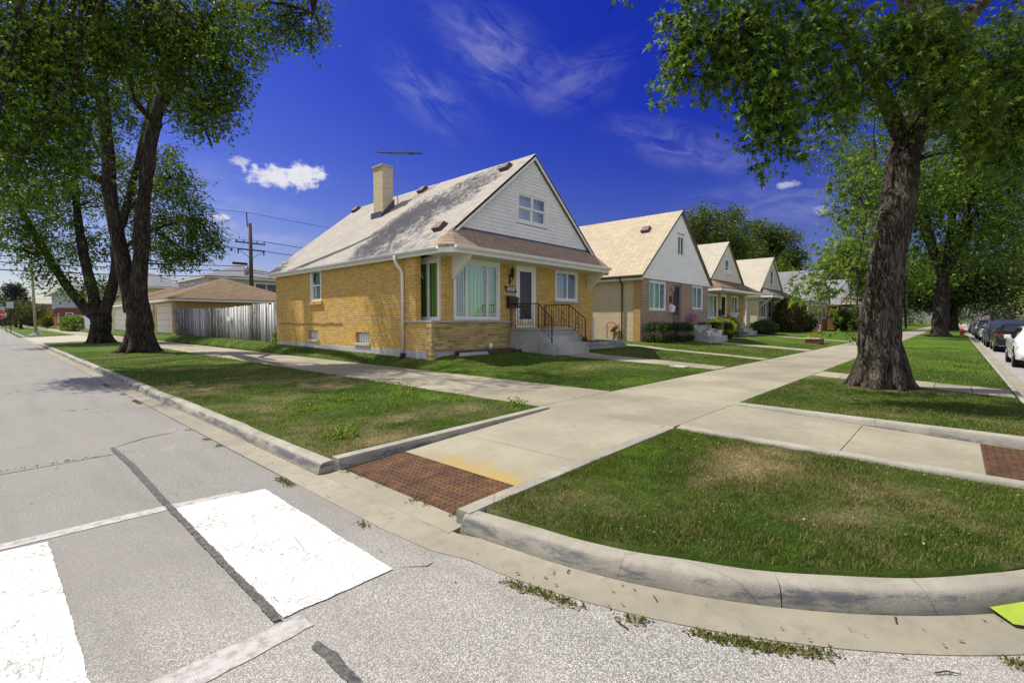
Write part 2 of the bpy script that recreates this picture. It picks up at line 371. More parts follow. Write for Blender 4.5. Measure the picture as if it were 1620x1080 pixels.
def m_brick(c1, c2, mortar, dark=(.2, .1, .04), bw=.215, rh=.0762):
    def fn(N, m):
        b = N.node('ShaderNodeTexBrick'); N.l.new(brick_vec(N), b.inputs['Vector'])
        b.inputs['Scale'].default_value = 1; b.inputs['Brick Width'].default_value = bw; b.inputs['Row Height'].default_value = rh
        b.inputs['Mortar Size'].default_value = .009; b.inputs['Mortar Smooth'].default_value = .2; b.inputs['Bias'].default_value = 0
        N.put(b.inputs['Color1'], c1); N.put(b.inputs['Color2'], c2); N.put(b.inputs['Mortar'], mortar)
        p = N.pos(); n = N.noise(p, 7, 5, .7); s = N.noise(p, 120, 3)
        c = N.mix(N.rng(n, .5, .8, 0, .3), b.outputs[0], dark); c = N.mix(N.rng(s, .5, .75, 0, .3), c, tuple(q*.6 for q in c1))
        h = N.m('SUBTRACT', N.m('MULTIPLY', s, .25), b.outputs['Fac'])
        return bsdf(N, c, .88, 0, .2, N.bump(h, .7, .008))
    return fn
mat('brick_tan', m_brick((.66, .41, .09), (.47, .26, .045), (.68, .56, .30)))
mat('brick_brown', m_brick((.23, .125, .08), (.36, .22, .15), (.55, .49, .42), (.12, .07, .05)))
mat('brick_beige', m_brick((.62, .52, .36), (.52, .41, .26), (.62, .57, .45)))
mat('brick_orange', m_brick((.52, .31, .10), (.42, .23, .07), (.5, .4, .25)))
mat('brick_red', m_brick((.20, .055, .035), (.26, .08, .05), (.25, .15, .11)))
mat('brick_far', m_brick((.25, .15, .10), (.3, .19, .13), (.3, .22, .17)))
def m_stone(N, m):   # rock-faced ashlar veneer in long thin courses
    x, y, z = N.sep(N.pos()); p = N.pos()
    vec = N.comb(N.m('ADD', x, y), N.m('ADD', z, N.m('MULTIPLY', N.noise(N.scale(p, (.7, .7, 2)), 2, 2), .02)))
    b = N.node('ShaderNodeTexBrick'); N.l.new(vec, b.inputs['Vector']); b.offset = .37; b.squash = .6; b.squash_frequency = 3
    b.inputs['Scale'].default_value = 1; b.inputs['Brick Width'].default_value = .44; b.inputs['Row Height'].default_value = .085
    b.inputs['Mortar Size'].default_value = .009; b.inputs['Mortar Smooth'].default_value = .3
    N.put(b.inputs['Color1'], (.66, .50, .20)); N.put(b.inputs['Color2'], (.30, .18, .05)); N.put(b.inputs['Mortar'], (.56, .49, .30))
    n = N.noise(p, 9, 6, .7); c = N.mix(N.rng(n, .45, .7, 0, .6), b.outputs[0], (.50, .44, .27))
    h = N.m('SUBTRACT', N.m('MULTIPLY', N.noise(p, 16, 5), 1.3), b.outputs['Fac'])
    return bsdf(N, c, .9, 0, .2, N.bump(h, .9, .03))
mat('stone', m_stone)
def m_shingle(c1, c2, gap, zs=1.55, rh=.17):
    def fn(N, m):
        b = N.node('ShaderNodeTexBrick'); N.l.new(brick_vec(N, zs), b.inputs['Vector'])
        b.inputs['Scale'].default_value = 1; b.inputs['Brick Width'].default_value = .30; b.inputs['Row Height'].default_value = rh
        b.inputs['Mortar Size'].default_value = .013; b.inputs['Mortar Smooth'].default_value = .4; b.offset = .37
        N.put(b.inputs['Color1'], c1); N.put(b.inputs['Color2'], c2); N.put(b.inputs['Mortar'], gap)
        p = N.pos(); n = N.noise(p, .5, 5, .6); s = N.noise(p, 90, 3)
        c = N.mix(N.rng(n, .4, .7, 0, .3), b.outputs[0], tuple(q*.8 for q in c2)); c = N.mix(N.rng(s, .5, .75, 0, .35), c, tuple(q*.5 for q in c1))
        h = N.m('SUBTRACT', N.m('MULTIPLY', s, .3), b.outputs['Fac'])
        return bsdf(N, c, .92, 0, .15, N.bump(h, .6, .012))
    return fn
mat('roof_tan', m_shingle((.43, .405, .37), (.35, .325, .295), (.19, .165, .16)))
mat('roof_cream', m_shingle((.50, .44, .33), (.41, .35, .25), (.26, .21, .15)))
mat('roof_pale', m_shingle((.46, .43, .36), (.40, .37, .30), (.27, .24, .2)))
mat('roof_grey', m_shingle((.25, .26, .29), (.17, .18, .20), (.1, .1, .11)))
mat('roof_brown', m_shingle((.25, .18, .12), (.165, .115, .075), (.09, .065, .045), 2.6))
mat('roof_skirt', m_shingle((.42, .32, .24), (.34, .25, .18), (.17, .12, .09), 1.6))
mat('roof_dusk', m_shingle((.20, .17, .16), (.15, .125, .12), (.08, .07, .07), 2.6))
plain('white_trim', (.78, .77, .74), .45, 0, .4, .05, 3)
plain('white_vinyl', (.80, .80, .78), .4, 0, .4, .04, 3)
plain('siding_grey', (.78, .78, .77), .5, 0, .35, .05, 2)
plain('siding_white', (.86, .86, .84), .5, 0, .35, .04, 2)
plain('siding_cream', (.70, .66, .54), .5, 0, .35, .05, 2)
plain('siding_beige', (.55, .48, .30), .6, 0, .3, .06, 2)
plain('siding_bluegrey', (.46, .48, .53), .6, 0, .3, .05, 2)
plain('brown_metal', (.085, .045, .032), .5, .1, .4, .15, 5)
plain('purple_trim', (.065, .045, .055), .5, 0, .4, .15, 5)
plain('black_iron', (.015, .014, .018), .45, .4, .5, .2, 8)
plain('black_paint', (.018, .017, .02), .4, 0, .5, .2, 8)
plain('dark_interior', (.02, .02, .022), .9, 0, .1, .1, 3)
plain('door_brown', (.16, .10, .055), .35, 0, .5, .2, 3)
plain('tin', (.35, .36, .4), .4, .7, .5, .15, 8)
plain('lead_flash', (.10, .10, .16), .5, .4, .4, .15, 8)
plain('vent_plum', (.10, .06, .065), .6, .1, .4, .2, 8)
plain('garage_door', (.74, .70, .58), .55, 0, .35, .04, 3)
plain('pole_wood', (.09, .065, .045), .9, 0, .2, .3, 9, .6)
plain('pole_concrete', (.36, .33, .22), .8, 0, .3, .12, 12, .3)
plain('wire', (.02, .02, .022), .6, 0, .3, .1, 3)
plain('sign_red', (.50, .02, .025), .4, 0, .5, .05, 3)
plain('sign_white', (.8, .8, .78), .45, 0, .4, .04, 3)
plain('sign_back', (.5, .48, .58), .5, .3, .4, .05, 3)
plain('hydrant_red', (.42, .05, .03), .5, 0, .5, .15, 9)
plain('flag_red', (.55, .03, .05), .7, 0, .2, .05, 3); plain('flag_blue', (.03, .05, .28), .7, 0, .2, .05, 3); plain('flag_white', (.8, .8, .82), .7, 0, .2, .03, 3)
plain('terracotta', (.35, .13, .07), .8, 0, .3, .15, 9)
plain('pot_white', (.75, .75, .72), .5, 0, .4, .05, 9); plain('pot_grey', (.22, .24, .25), .7, 0, .3, .1, 9)
plain('lime_card', (.27, .36, .04), .5, 0, .4, .06, 12); plain('dark_purple', (.05, .03, .06), .6, 0, .3, .1, 6)
plain('litter_brown', (.16, .10, .06), .9, 0, .2, .4, 30); plain('dry_leaf', (.33, .25, .12), .9, 0, .2, .4, 20)
plain('twig', (.05, .038, .03), .9, 0, .2, .3, 20)
plain('pipe_rust', (.28, .13, .08), .7, .2, .3, .2, 9); plain('gas_yellow', (.5, .33, .08), .6, 0, .4, .1, 9)
plain('yellow_strip', (.75, .6, .05), .5, 0, .4, .05, 4)
plain('tyre', (.018, .018, .02), .85, 0, .3, .1, 9); plain('rim', (.35, .36, .38), .3, .9, .5, .05, 9)
plain('chrome', (.7, .7, .72), .15, 1, .5, .02, 3); plain('under', (.015, .015, .015), .9, 0, .1, .1, 3)
def carpaint(name, col, met=.3):
    mat(name, lambda N, m: bsdf(N, N.mix(N.noise(N.obj(), 300, 2), tuple(c*.92 for c in col), col), .3, met, .5, None, **{'Coat Weight': 1.0, 'Coat Roughness': .04}))
carpaint('car_black', (.012, .012, .014)); carpaint('car_navy', (.015, .022, .05)); carpaint('car_white', (.78, .78, .78), 0)
carpaint('car_silver', (.42, .43, .45), .7); carpaint('car_grey', (.07, .075, .085)); carpaint('car_red', (.35, .02, .02)); carpaint('car_blue', (.03, .06, .16))
def m_glass(col, rough=.03, tr=.55, fk=.32):
    def fn(N, m):
        g = N.node('ShaderNodeBsdfGlossy'); g.inputs['Roughness'].default_value = rough; N.put(g.inputs['Color'], (.95, .97, 1))
        t = N.node('ShaderNodeBsdfTransparent'); N.put(t.inputs['Color'], col)
        fr = N.node('ShaderNodeFresnel'); fr.inputs['IOR'].default_value = 1.55
        wv = N.bump(N.noise(N.pos(), 1.2, 2), .08, .05); N.l.new(wv, g.inputs['Normal'])
        k = N.m('ADD', N.m('MULTIPLY', fr.outputs[0], fk), tr, clamp=True)
        mx = N.node('ShaderNodeMixShader'); N.l.new(k, mx.inputs[0]); N.l.new(t.outputs[0], mx.inputs[1]); N.l.new(g.outputs[0], mx.inputs[2]); return mx.outputs[0]
    return fn
mat('pane', m_glass((.88, .93, .92), .02, .02)); mat('pane_dark', m_glass((.62, .6, .58), .03, .01, .14))
mat('car_glass', lambda N, m: bsdf(N, (.012, .014, .016), .04, 0, .8))
mat('tail_red', lambda N, m: bsdf(N, (.45, .01, .012), .15, 0, .7))
mat('head_clear', lambda N, m: bsdf(N, (.6, .6, .62), .1, .2, .8))
def m_curtain(c0, c1, k=38.):
    def fn(N, m):
        x, y, z = N.sep(N.pos()); s = N.m('ADD', x, y)
        wv = N.m('SINE', N.m('ADD', N.m('MULTIPLY', s, k), N.m('MULTIPLY', N.noise(N.comb(s, 0), 3, 3), 7)))
        return bsdf(N, N.mix(N.rng(wv, -1, 1), c0, c1), .9, 0, .1, N.bump(wv, .6, .03))
    return fn
mat('curtain_green', m_curtain((.06, .46, .07), (.38, .85, .22))); mat('curtain_white', m_curtain((.42, .46, .46), (.7, .74, .74)))
mat('curtain_blue', m_curtain((.10, .16, .26), (.22, .32, .45)))
def m_fence(N, m):
    r = N.attr('rnd'); p = N.pos(); q = N.scale(p, (1, 1, .07)); a = N.noise(q, 28, 6, .7); b = N.noise(p, 2.2, 5)
    c = N.mix(N.rng(a, .35, .7), (.12, .115, .11), (.42, .42, .44)); c = N.mix(N.rng(N.m('ADD', r, N.m('MULTIPLY', b, .5)), .85, 1.25), c, (.60, .60, .62)); c = N.mix(N.rng(N.m('ADD', r, b), .75, .55), c, (.09, .085, .075))
    return bsdf(N, c, .9, 0, .2, N.bump(a, .5, .006))
mat('fence_wood', m_fence)
# ================================================================ THE SETTING
def terr(x, y):
    """ground height (numpy friendly)"""
    x = np.asarray(x, float); y = np.asarray(y, float)
    ys_ = np.clip((y-9.2)/2.4, 0, 1); ys_ = ys_*ys_*(3-2*ys_); yl = .078*np.clip(y-5.05, 0, None); xl = (.5*np.clip(x-8.45, 0, None))*ys_+(1-ys_)*yl*np.clip((x-8.45)/2.2, 0, 1)
    xl = xl+1e-5; yl = yl+1e-5; sm = (xl**-2.5+yl**-2.5+.46**-4/.46**-1.5)**(-1/2.5); lawn = .19+sm*1.0+.010*np.clip(y-11.5, 0, 14)
    pl = .135+.055*np.clip((x-2.46)/3.64, 0, 1); pr = .135+.055*np.clip((y+1)/3.65, 0, 1)
    rr = np.hypot(x-6.0, y-2.6); isl = .135+.05*np.clip(1-rr/3.43, 0, 1)
    z = np.where((x > 8.44) & (y > 5.04), lawn, np.where(y > 4.7, pl, pr))
    return np.where((x < 6.0) & (y < 2.65), isl, z)
def dryness(x, y):
    d = fbm(x, y, .9, 4)*.75+fbm(x, y, 4.5, 3)*.35-.18
    blobs = [(5.05, 1.45, .75, .4, .26), (4.35, .55, 1.0, .3, .22), (5.0, .2, 1.0, .35, .24), (3.3, 1.5, .4, .6, .10), (3.0, 6.4, .5, 1.6, .12), (4.4, 6.9, .9, .8, .12), (5.2, 5.9, .5, .5, .1),
             (3.4, 9.3, .7, 1.4, .13), (4.9, 10.2, .9, .7, .22), (4.4, 12.3, .9, 1.3, .15), (9.4, .5, .5, 1.3, .13), (10.8, 7.6, 1.4, .5, .22), (3.3, 5.2, .7, .3, .12), (12.9, 1.0, 1.0, 1.0, .16)]
    for bx, by, rx, ry, am in blobs:
        d = d+am*1.15*np.exp(-((x-bx)/rx)**2-((y-by)/ry)**2)
    weeds = [(2.9, 5.6, .35, .35), (3.9, 7.8, .8, .4), (5.3, 7.2, .6, .6), (4.8, 9.0, .8, .5), (5.7, 8.6, .3, 1.5)]
    for bx, by, rx, ry in weeds: d = d-.28*np.exp(-((x-bx)/rx)**2-((y-by)/ry)**2)
    lush = np.clip((np.asarray(x)-13)/6, 0, 1)*(np.asarray(y) < 3)+np.where((np.asarray(y) > 5)&(np.asarray(x) > 8.4), .35, 0)
    return np.clip(d-.2*lush, 0, 1)
def sheet(name, xs, ys, m, zf, kind='structure', dry=False):
    X, Y = np.meshgrid(xs, ys); Z = zf(X, Y)
    if dry and name != 'ground':      # turf edges turn down to the paving
        pad = lambda a: np.pad(a, 1, mode='edge'); X, Y, Z = pad(X), pad(Y), pad(Z); Z[0] -= .12; Z[-1] -= .12; Z[:, 0] -= .12; Z[:, -1] -= .12; xs = X[0]; ys = Y[:, 0]
    v = np.stack([X, Y, Z], -1).reshape(-1, 3); nx = len(xs)
    i = np.arange((len(ys)-1)*nx).reshape(len(ys)-1, nx)[:, :-1].ravel()
    f = np.stack([i, i+1, i+1+nx, i+nx], -1)
    return raw(name, v, f, m, None, {'dry': ('POINT', dryness(v[:, 0], v[:, 1]))} if dry else None, True, kind)
def grid(a, b, step, grow=1.0):
    r = [a]; s = step
    while r[-1]+s < b: r.append(r[-1]+s); s *= grow
    r.append(b); return np.array(r)

# base ground to the horizon
sheet('ground', np.array([-900, -8.2, 2.3, 400, 1500.]), np.array([-900., -11.2, -1.2, 300, 1500]), MAT['lawn'], lambda X, Y: X*0-.06, dry=True)
# asphalt: both streets and the corner
b = MB()
arc = [(6+3.87*math.cos(a), 2.5+3.87*math.sin(a)) for a in [R(180+90*k/24) for k in range(25)]]
pts = [(-8, 400), (-8, -60), (400, -60), (400, -1.37)]+arc[::-1]+[(2.05, 3.1), (2.0, 5), (2.02, 400)]
b.add([(x, y, 0) for x, y in pts], [tuple(range(len(pts)))])
tag(b.build('street', MAT['asphalt']), kind='structure')

# kerb and gutter, swept along the left street, round the corner and along the right street
def sweep(name, path, prof, m, wob=0.0):
    P = [Vector((x, y)) for x, y in path]; vs = []; fs = []; k = len(prof)
    for i, p in enumerate(P):
        t = (P[min(i+1, len(P)-1)]-P[max(i-1, 0)]).normalized(); nrm = Vector((-t.y, t.x))   # left of travel
        for (o, z) in prof:
            j = (vnoise(p.x*3, p.y*3, 1)-.5)*wob if z > .05 else 0
            vs.append((p.x+nrm.x*(o+j*.6), p.y+nrm.y*(o+j*.6), z+j))
    for i in range(len(P)-1):
        for q in range(k-1): fs.append((i*k+q, i*k+q+1, (i+1)*k+q+1, (i+1)*k+q))
    fs.append(tuple(range(k))); fs.append(tuple((len(P)-1)*k+q for q in range(k))[::-1])
    b = MB(); b.add(vs, fs); return b.build(name, m, None, angle=50)
KPROF = [(.0, -.05), (.0, .015), (.018, .075), (.03, .105), (.05, .126), (.075, .133), (.160, .138), (.18, .13), (.185, -.05)]
GPROF = [(-.29, -.05), (-.29, .005), (-.15, .008), (-.02, .014), (.0, .016), (.012, -.05)]
cornerp = [(6+3.58*math.cos(R(a)), 2.5+3.58*math.sin(R(a))) for a in np.linspace(181.5, 270, 40)]
# travel so that the block lies on the left hand side
left_run = lambda y0, y1, n: [(2.27, y) for y in np.linspace(y0, y1, n)]
def kerb(name, path): tag(sweep(name, path, KPROF, MAT['kerb'], .012), kind='structure')
def kerb_run(path, L=3.0, gap=.008):
    acc = 0; cur = [path[0]]
    for a, c in zip(path[:-1], path[1:]):
        d = math.dist(a, c); acc += d
        if acc > L: acc = 0; t = 1-gap/d; cur.append((a[0]+(c[0]-a[0])*t, a[1]+(c[1]-a[1])*t)); kerb('kerb', cur); cur = [c]
        else: cur.append(c)
    if len(cur) > 1: kerb('kerb', cur)
kerb_run([(x+.012*math.sin(y*.9), y) for x, y in left_run(45, 4.80, 200)], 3.1)
kerb_run([(2.36, 2.70), (2.38, 2.58)]+cornerp[2:]+[(x, -1.08) for x in np.linspace(6.12, 6.2, 2)], 2.1)
kerb_run([(8.6, -1.08)]+[(x, -1.08) for x in np.linspace(9, 60, 150)], 3.0); kerb('kerb', [(60, -1.08), (300, -1.08)])
kerb('kerb', [(2.27, 300), (2.27, 120), (2.27, 66.5), (2.4, 65.8), (2.9, 65.4), (5.5, 65.4)])
gut = [(2.3, y) for y in np.linspace(66, 3.2, 80)]+[(2.33, 2.7)]+cornerp+[(x, -1.08) for x in np.linspace(6.3, 60, 60)]+[(300, -1.08)]
tag(sweep('gutter', gut, GPROF, MAT['gutter']), kind='structure')
# asphalt ragged lip is covered by weeds further down

def slab_mb(b, x0, x1, y0, y1, z0f, th=.12, g=.006):
    """one paving slab with its own corner heights"""
    x0 += g; x1 -= g; y0 += g; y1 -= g
    c = [(x0, y0), (x1, y0), (x1, y1), (x0, y1)]; zs = [float(z0f(x, y)) for x, y in c]
    b.add([(x, y, z-th) for (x, y), z in zip(c, zs)]+[(x, y, z) for (x, y), z in zip(c, zs)],
          [(0, 3, 2, 1), (4, 5, 6, 7), (0, 1, 5, 4), (1, 2, 6, 5), (2, 3, 7, 6), (3, 0, 4, 7)])
# sidewalks: slabs with joints
SW = .195
b = MB()
flat = lambda x, y: SW+.004*math.sin(x*3.1)+.004*math.sin(y*2.3)
flat0 = lambda x, y: SW
y = 5.05
while y < 45:
    n = min(2.05, 45-y); slab_mb(b, 6.12, 8.44, y, y+n, flat0); y += n
slab_mb(b, 6.12, 8.44, 45, 66, flat0)
y = 66
while y < 130: slab_mb(b, 6.12, 8.44, y, y+3, flat0); y += 3
slab_mb(b, 6.12, 8.44, 130, 300, flat0)
tag(b.build('sidewalk', MAT['sidewalk'], bevel=.004), kind='structure')
b = MB()
slab_mb(b, 6.12, 8.44, 2.72, 5.05, flat0)
x = 8.44; k = 0
while x < 60:
    slab_mb(b, x, x+2.05, 2.72, 5.04, flat0); x += 2.05
slab_mb(b, x, x+60, 2.72, 5.04, flat0); slab_mb(b, x+60, 300, 2.72, 5.04, flat0)
tag(b.build('sidewalk', MAT['sidewalk'], bevel=.004), kind='structure')
# ramps
rz = lambda x, y: .018+(SW-.018)*min(1, max(0, (x-2.29)/3.83))
b = MB()
slab_mb(b, 2.29, 2.52, 2.75, 4.76, rz, g=.001)
slab_mb(b, 3.29, 4.22, 2.84, 4.76, rz, g=.004); slab_mb(b, 4.22, 6.12, 2.84, 4.76, rz, g=.004)
slab_mb(b, 2.5, 3.3, 2.84, 4.76, lambda x, y: rz(x, y)-.012, g=0)
tag(b.build('ramp', MAT['ramp']), kind='structure')
rz2 = lambda x, y: .018+(SW-.018)*min(1, max(0, (y+1.1)/3.8))
b = MB()
slab_mb(b, 6.3, 8.44, .93, 2.72, rz2, g=.005); slab_mb(b, 6.3, 8.44, -.28, .93, rz2, g=.005); slab_mb(b, 6.3, 8.44, -1.12, -.27, lambda x, y: rz2(x, y)-.012, g=0)
tag(b.build('ramp', MAT['sidewalk']), kind='structure')
# ramp side kerbs (wedges)
def wedge(b, p0, p1, w0, zt, zb=-.05, side=(0, 1), n=24):
    """raised edge: zt(t) height along the run, w0 width, rounded"""
    p0 = Vector(p0); p1 = Vector(p1); sdv = Vector(side); vs = []; fs = []; K = 6
    for i in range(n+1):
        t = i/n; c = p0.lerp(p1, t); h = zt(t)
        for o, dz in ((0, None), (.004, -.022), (.02, 0), (w0-.02, 0), (w0-.004, -.022), (w0, None)):
            z = zb if dz is None else h+dz; vs.append((c.x+sdv.x*o, c.y+sdv.y*o, z))
    for i in range(n):
        for q in range(K-1): fs.append((i*K+q, i*K+q+1, (i+1)*K+q+1, (i+1)*K+q))
    fs += [tuple(range(K)), tuple(n*K+q for q in range(K))[::-1]]
    return b.add(vs, fs)
b = wedge(MB(), (2.475, 4.765), (6.1, 4.80), .17, lambda t: .145+(SW+.012-.145)*t, side=(0, 1))
tag(b.build('kerb', MAT['kerb'], angle=50), kind='structure')
b = wedge(MB(), (2.44, 2.835), (6.1, 2.835), .17, lambda t: (.14 if t < .02 else .14)+(SW+.006-.14)*t**.8, side=(0, -1))
tag(b.build('kerb', MAT['kerb'], angle=50), kind='structure')
b = wedge(MB(), (6.29, 2.66), (6.29, -1.1), .2, lambda t: SW+.012-.05*t, side=(-1, 0)); wedge(b, (8.45, 2.72), (8.45, -1.1), .25, lambda t: SW+.02-.05*t, side=(1, 0))
tag(b.build('kerb', MAT['kerb'], angle=50), kind='structure')
# soil under the joints
b = MB(); b.box(2.3, 8.44, 2.6, 5.1, -.1, -.02); b.box(6.05, 300, 2.66, 5.06, -.1, SW-.035); b.box(6.1, 8.46, 5, 300, -.1, SW-.035)
tag(b.build('soil', MAT['soil']), kind='structure')

# tactile plates (cast iron, rusty) with rows of domes
def plate(x0, x1, y0, y1, zf, label, n=(11, 14)):
    b = MB(); z = [zf(x0, y0)+.001, zf(x1, y1)+.001]
    g = .004; c = [(x0+g, y0+g), (x1-g, y0+g), (x1-g, y1-g), (x0+g, y1-g)]
    b.add([(x, y, zf(x, y)-.05) for x, y in c]+[(x, y, zf(x, y)+.002) for x, y in c], [(0, 3, 2, 1), (4, 5, 6, 7), (0, 1, 5, 4), (1, 2, 6, 5), (2, 3, 7, 6), (3, 0, 4, 7)])
    dmb = MB()
    for i in range(n[0]):
        for j in range(n[1]):
            cx = x0+(i+.5)*(x1-x0)/n[0]; cy = y0+(j+.5)*(y1-y0)/n[1]
            dmb.lathe((cx, cy, zf(cx, cy)+.001), [(.0155, 0), (.0135, .005), (.008, .0075)], 7)
    t = empty('tactile_plate', (x0, y0, 0), label, 'tactile plate', 'rusty tactile plates at the kerb ramps')
    b.build('plate', MAT['rust'], t); tag(dmb.build('dome', MAT['rust'], t, smooth=True), kind='stuff')
plate(2.52, 3.29, 2.84, 3.80, rz, 'rusty domed tactile plate on the nearer ramp, the half beside the rounded corner kerb', (12, 15))
plate(2.52, 3.29, 3.80, 4.76, rz, 'rusty domed tactile plate on the nearer ramp, the half beside the patchy left verge', (12, 15))
plate(6.3, 7.37, -1.1, -.28, rz2, 'rusty domed tactile plate on the second ramp, beside the corner grass island', (15, 12))
plate(7.37, 8.44, -1.1, -.28, rz2, 'rusty domed tactile plate on the second ramp, the half nearer the big leaning tree', (15, 12))

# crosswalk paint and patches: ragged sheets a few mm above the asphalt
def ragged(name, poly, m, z=.002, amp=.012, step=.05, seed=0):
    rr = random.Random(seed); out = []
    for i, p in enumerate(poly):
        q = poly[(i+1) % len(poly)]; L = math.dist(p, q); n = max(1, int(L/step)); tx, ty = (q[0]-p[0])/L, (q[1]-p[1])/L
        for k in range(n):
            a = k/n; d = (vnoise(p[0]*9+a*L*14+seed*7, seed*3.3, 1)-.5)*2*amp+rr.uniform(-.3, .3)*amp
            out.append((p[0]+(q[0]-p[0])*a-ty*d, p[1]+(q[1]-p[1])*a+tx*d, z))
    b = MB(); b.add(out, [tuple(range(len(out)))]); me = b.build(name, m)
    bm = bmesh.new(); bm.from_mesh(me.data); bmesh.ops.triangulate(bm, faces=bm.faces, ngon_method='EAR_CLIP')
    for f in bm.faces:
        if f.normal.z < 0: f.normal_flip()
    bm.to_mesh(me.data); bm.free()
    return tag(me, kind='structure')
ragged('crosswalk_bar', [(1.03, 4.86), (1.03, 2.62), (1.72, 2.62), (1.74, 4.80)], MAT['paint'], .007, .006, .02, seed=1)
ragged('crosswalk_bar', [(-.55, 4.86), (-.55, 2.5), (.26, 2.5), (.25, 4.80)], MAT['paint'], .007, .006, .02, seed=2)
ragged('crosswalk_line', [(-3, 5.02), (-3, 4.87), (1.0, 4.87), (1.55, 4.80), (1.55, 4.93), (1.0, 5.0)], MAT['worn_line'], .004, .006, seed=3)
ragged('crosswalk_line', [(-3, 2.60), (-3, 2.37), (.45, 2.38), (1.12, 2.44), (1.1, 2.58)], MAT['worn_line'], .004, .006, seed=4)
ragged('tar_seam', [(.99, 7.75), (1.0, 6.6), (.985, 5.4), (.985, 4.2), (.978, 2.62), (1.022, 2.60), (1.028, 4.2), (1.042, 5.4), (1.065, 6.6), (1.04, 7.8)], MAT['tar'], .012, .006, .014, seed=5)
ragged('tar_seam', [(1.07, 2.3), (1.03, 2.28), (1.03, 1.9), (1.05, 1.5), (1.10, .6), (1.13, .6), (1.09, 1.5), (1.075, 1.95), (1.09, 2.15)], MAT['tar'], .006, .008, .014, seed=6)
b = MB()
for q in [[(.98, 7.75), (1.4, 8.1), (1.9, 8.3), (1.39, 8.14)], [(1.72, 2.66), (1.9, 2.5), (1.98, 2.515), (1.9, 2.488)], [(-1.5, 7.1), (.98, 7.4), (.98, 7.415), (-1.5, 7.12)]]:
    b.add([(x, y, .004) for x, y in q], [(0, 1, 2, 3)])
tag(b.build('pavement_crack', MAT['tar']), kind='structure')

# small concrete cover set in the front lawn
b = MB(); b.box(13.6, 14.0, 5.75, 6.2, .15, .275); tag(b.build('meter_cover', MAT['stonecap'], bevel=.01), 'small pale concrete meter cover set in the corner house front lawn', 'meter cover')
# verges and lawns
def polar_island():
    rs = np.append(np.linspace(0, 3.405, 46), 3.41); an = np.radians(np.linspace(180, 270, 64)); A, RR = np.meshgrid(an, rs)
    X = 6.0+.1*(RR<.01)+RR*np.cos(A)*1.0; Y = 2.5+RR*np.sin(A)+.15*(1+np.sin(A)); Z = terr(np.minimum(X, 5.99), np.minimum(Y, 2.6))+.012+.02*(fbm(X, Y, 3)-.5); Z = np.where(RR > 3.407, Z-.12, Z)
    v = np.stack([X, Y, Z], -1).reshape(-1, 3); nx = len(an); i = np.arange((len(rs)-1)*nx).reshape(len(rs)-1, nx)[:, :-1].ravel()
    raw('verge', v, np.stack([i, i+1, i+1+nx, i+nx], -1), MAT['lawn'], None, {'dry': ('POINT', dryness(v[:, 0], v[:, 1]))}, True, 'structure')
polar_island()
und = lambda X, Y: terr(X, Y)+.010+.022*(fbm(X, Y, 2.4)-.5)
sheet('verge', grid(2.46, 6.1, .09), grid(4.95, 45, .09, 1.012), MAT['lawn'], lambda X, Y: und(np.clip(X, 2.46, 6.1), Y), dry=True)
sheet('verge', grid(2.46, 6.1, .6), grid(66, 300, 1, 1.05), MAT['lawn'], und, dry=True)
sheet('verge', grid(8.70, 300, .09, 1.02), grid(-.93, 2.71, .09), MAT['lawn'], lambda X, Y: und(np.maximum(X, 8.9), np.clip(Y, -.93, 2.6)), dry=True)
sheet('lawn', grid(8.45, 300, .10, 1.02), grid(5.05, 300, .10, 1.02), MAT['lawn'], lambda X, Y: und(np.maximum(X, 8.46), np.maximum(Y, 5.06)), dry=True)
# driveways, alley, paths
b = MB(); slab_mb(b, 2.3, 6.12, 45, 66, lambda x, y: .02+(SW-.02)*min(1, (x-2.3)/3.8), g=0)
tag(b.build('driveway', MAT['driveway']), kind='structure')
b = MB(); slab_mb(b, 8.44, 40, 41.2, 66, lambda x, y: SW+.55 if x > 9 else SW+.01, g=0)
b = MB(); b.add([(8.44, 41.2, .21), (9.3, 41.2, .66), (9.3, 66, .66), (8.44, 66, .21), (40, 49.5, .72), (40, 57.5, .72), (9.3, 57.5, .72), (9.3, 49.5, .72)], [(0, 1, 2, 3), (7, 4, 5, 6)])
tag(b.build('alley', MAT['driveway']), kind='structure')
def path(pts, name='path', m='sidewalk', up=.018):
    b = MB(); n = len(pts)
    for i in range(n-1):
        (ax, ay), (bx, by) = pts[i]; (cx_, cy_), (ex, ey) = pts[i+1]
        K = 6
        for k in range(K):
            t0, t1 = k/K+.002, (k+1)/K-.002
            l = lambda p, q, t: (p[0]+(q[0]-p[0])*t, p[1]+(q[1]-p[1])*t)
            c = [l((ax, ay), (cx_, cy_), t0), l((bx, by), (ex, ey), t0), l((bx, by), (ex, ey), t1), l((ax, ay), (cx_, cy_), t1)]
            zs = [float(terr(x, y+1e-6))+up for x, y in c]
            b.add([(x, y, z-.1) for (x, y), z in zip(c, zs)]+[(x, y, z) for (x, y), z in zip(c, zs)], [(0, 3, 2, 1), (4, 5, 6, 7), (0, 1, 5, 4), (1, 2, 6, 5), (2, 3, 7, 6), (3, 0, 4, 7)])
    tag(b.build(name, MAT[m]), kind='structure')
path([((14.15, 5.06), (15.25, 5.06)), ((12.9, 9.75), (14.5, 9.75))])
path([((18.95, 5.06), (19.6, 5.06)), ((18.9, 9.0), (19.6, 9.0)), ((19.0, 14), (19.8, 14))])
path([((25.9, 5.06), (27.3, 5.06)), ((25.9, 10.2), (27.3, 10.2))])
path([((14.4, 2.68), (15.7, 2.68)), ((13.1, -.9), (14.5, -.9))])
path([((39.2, 5.06), (40.4, 5.06)), ((39.2, 12), (40.4, 12))])
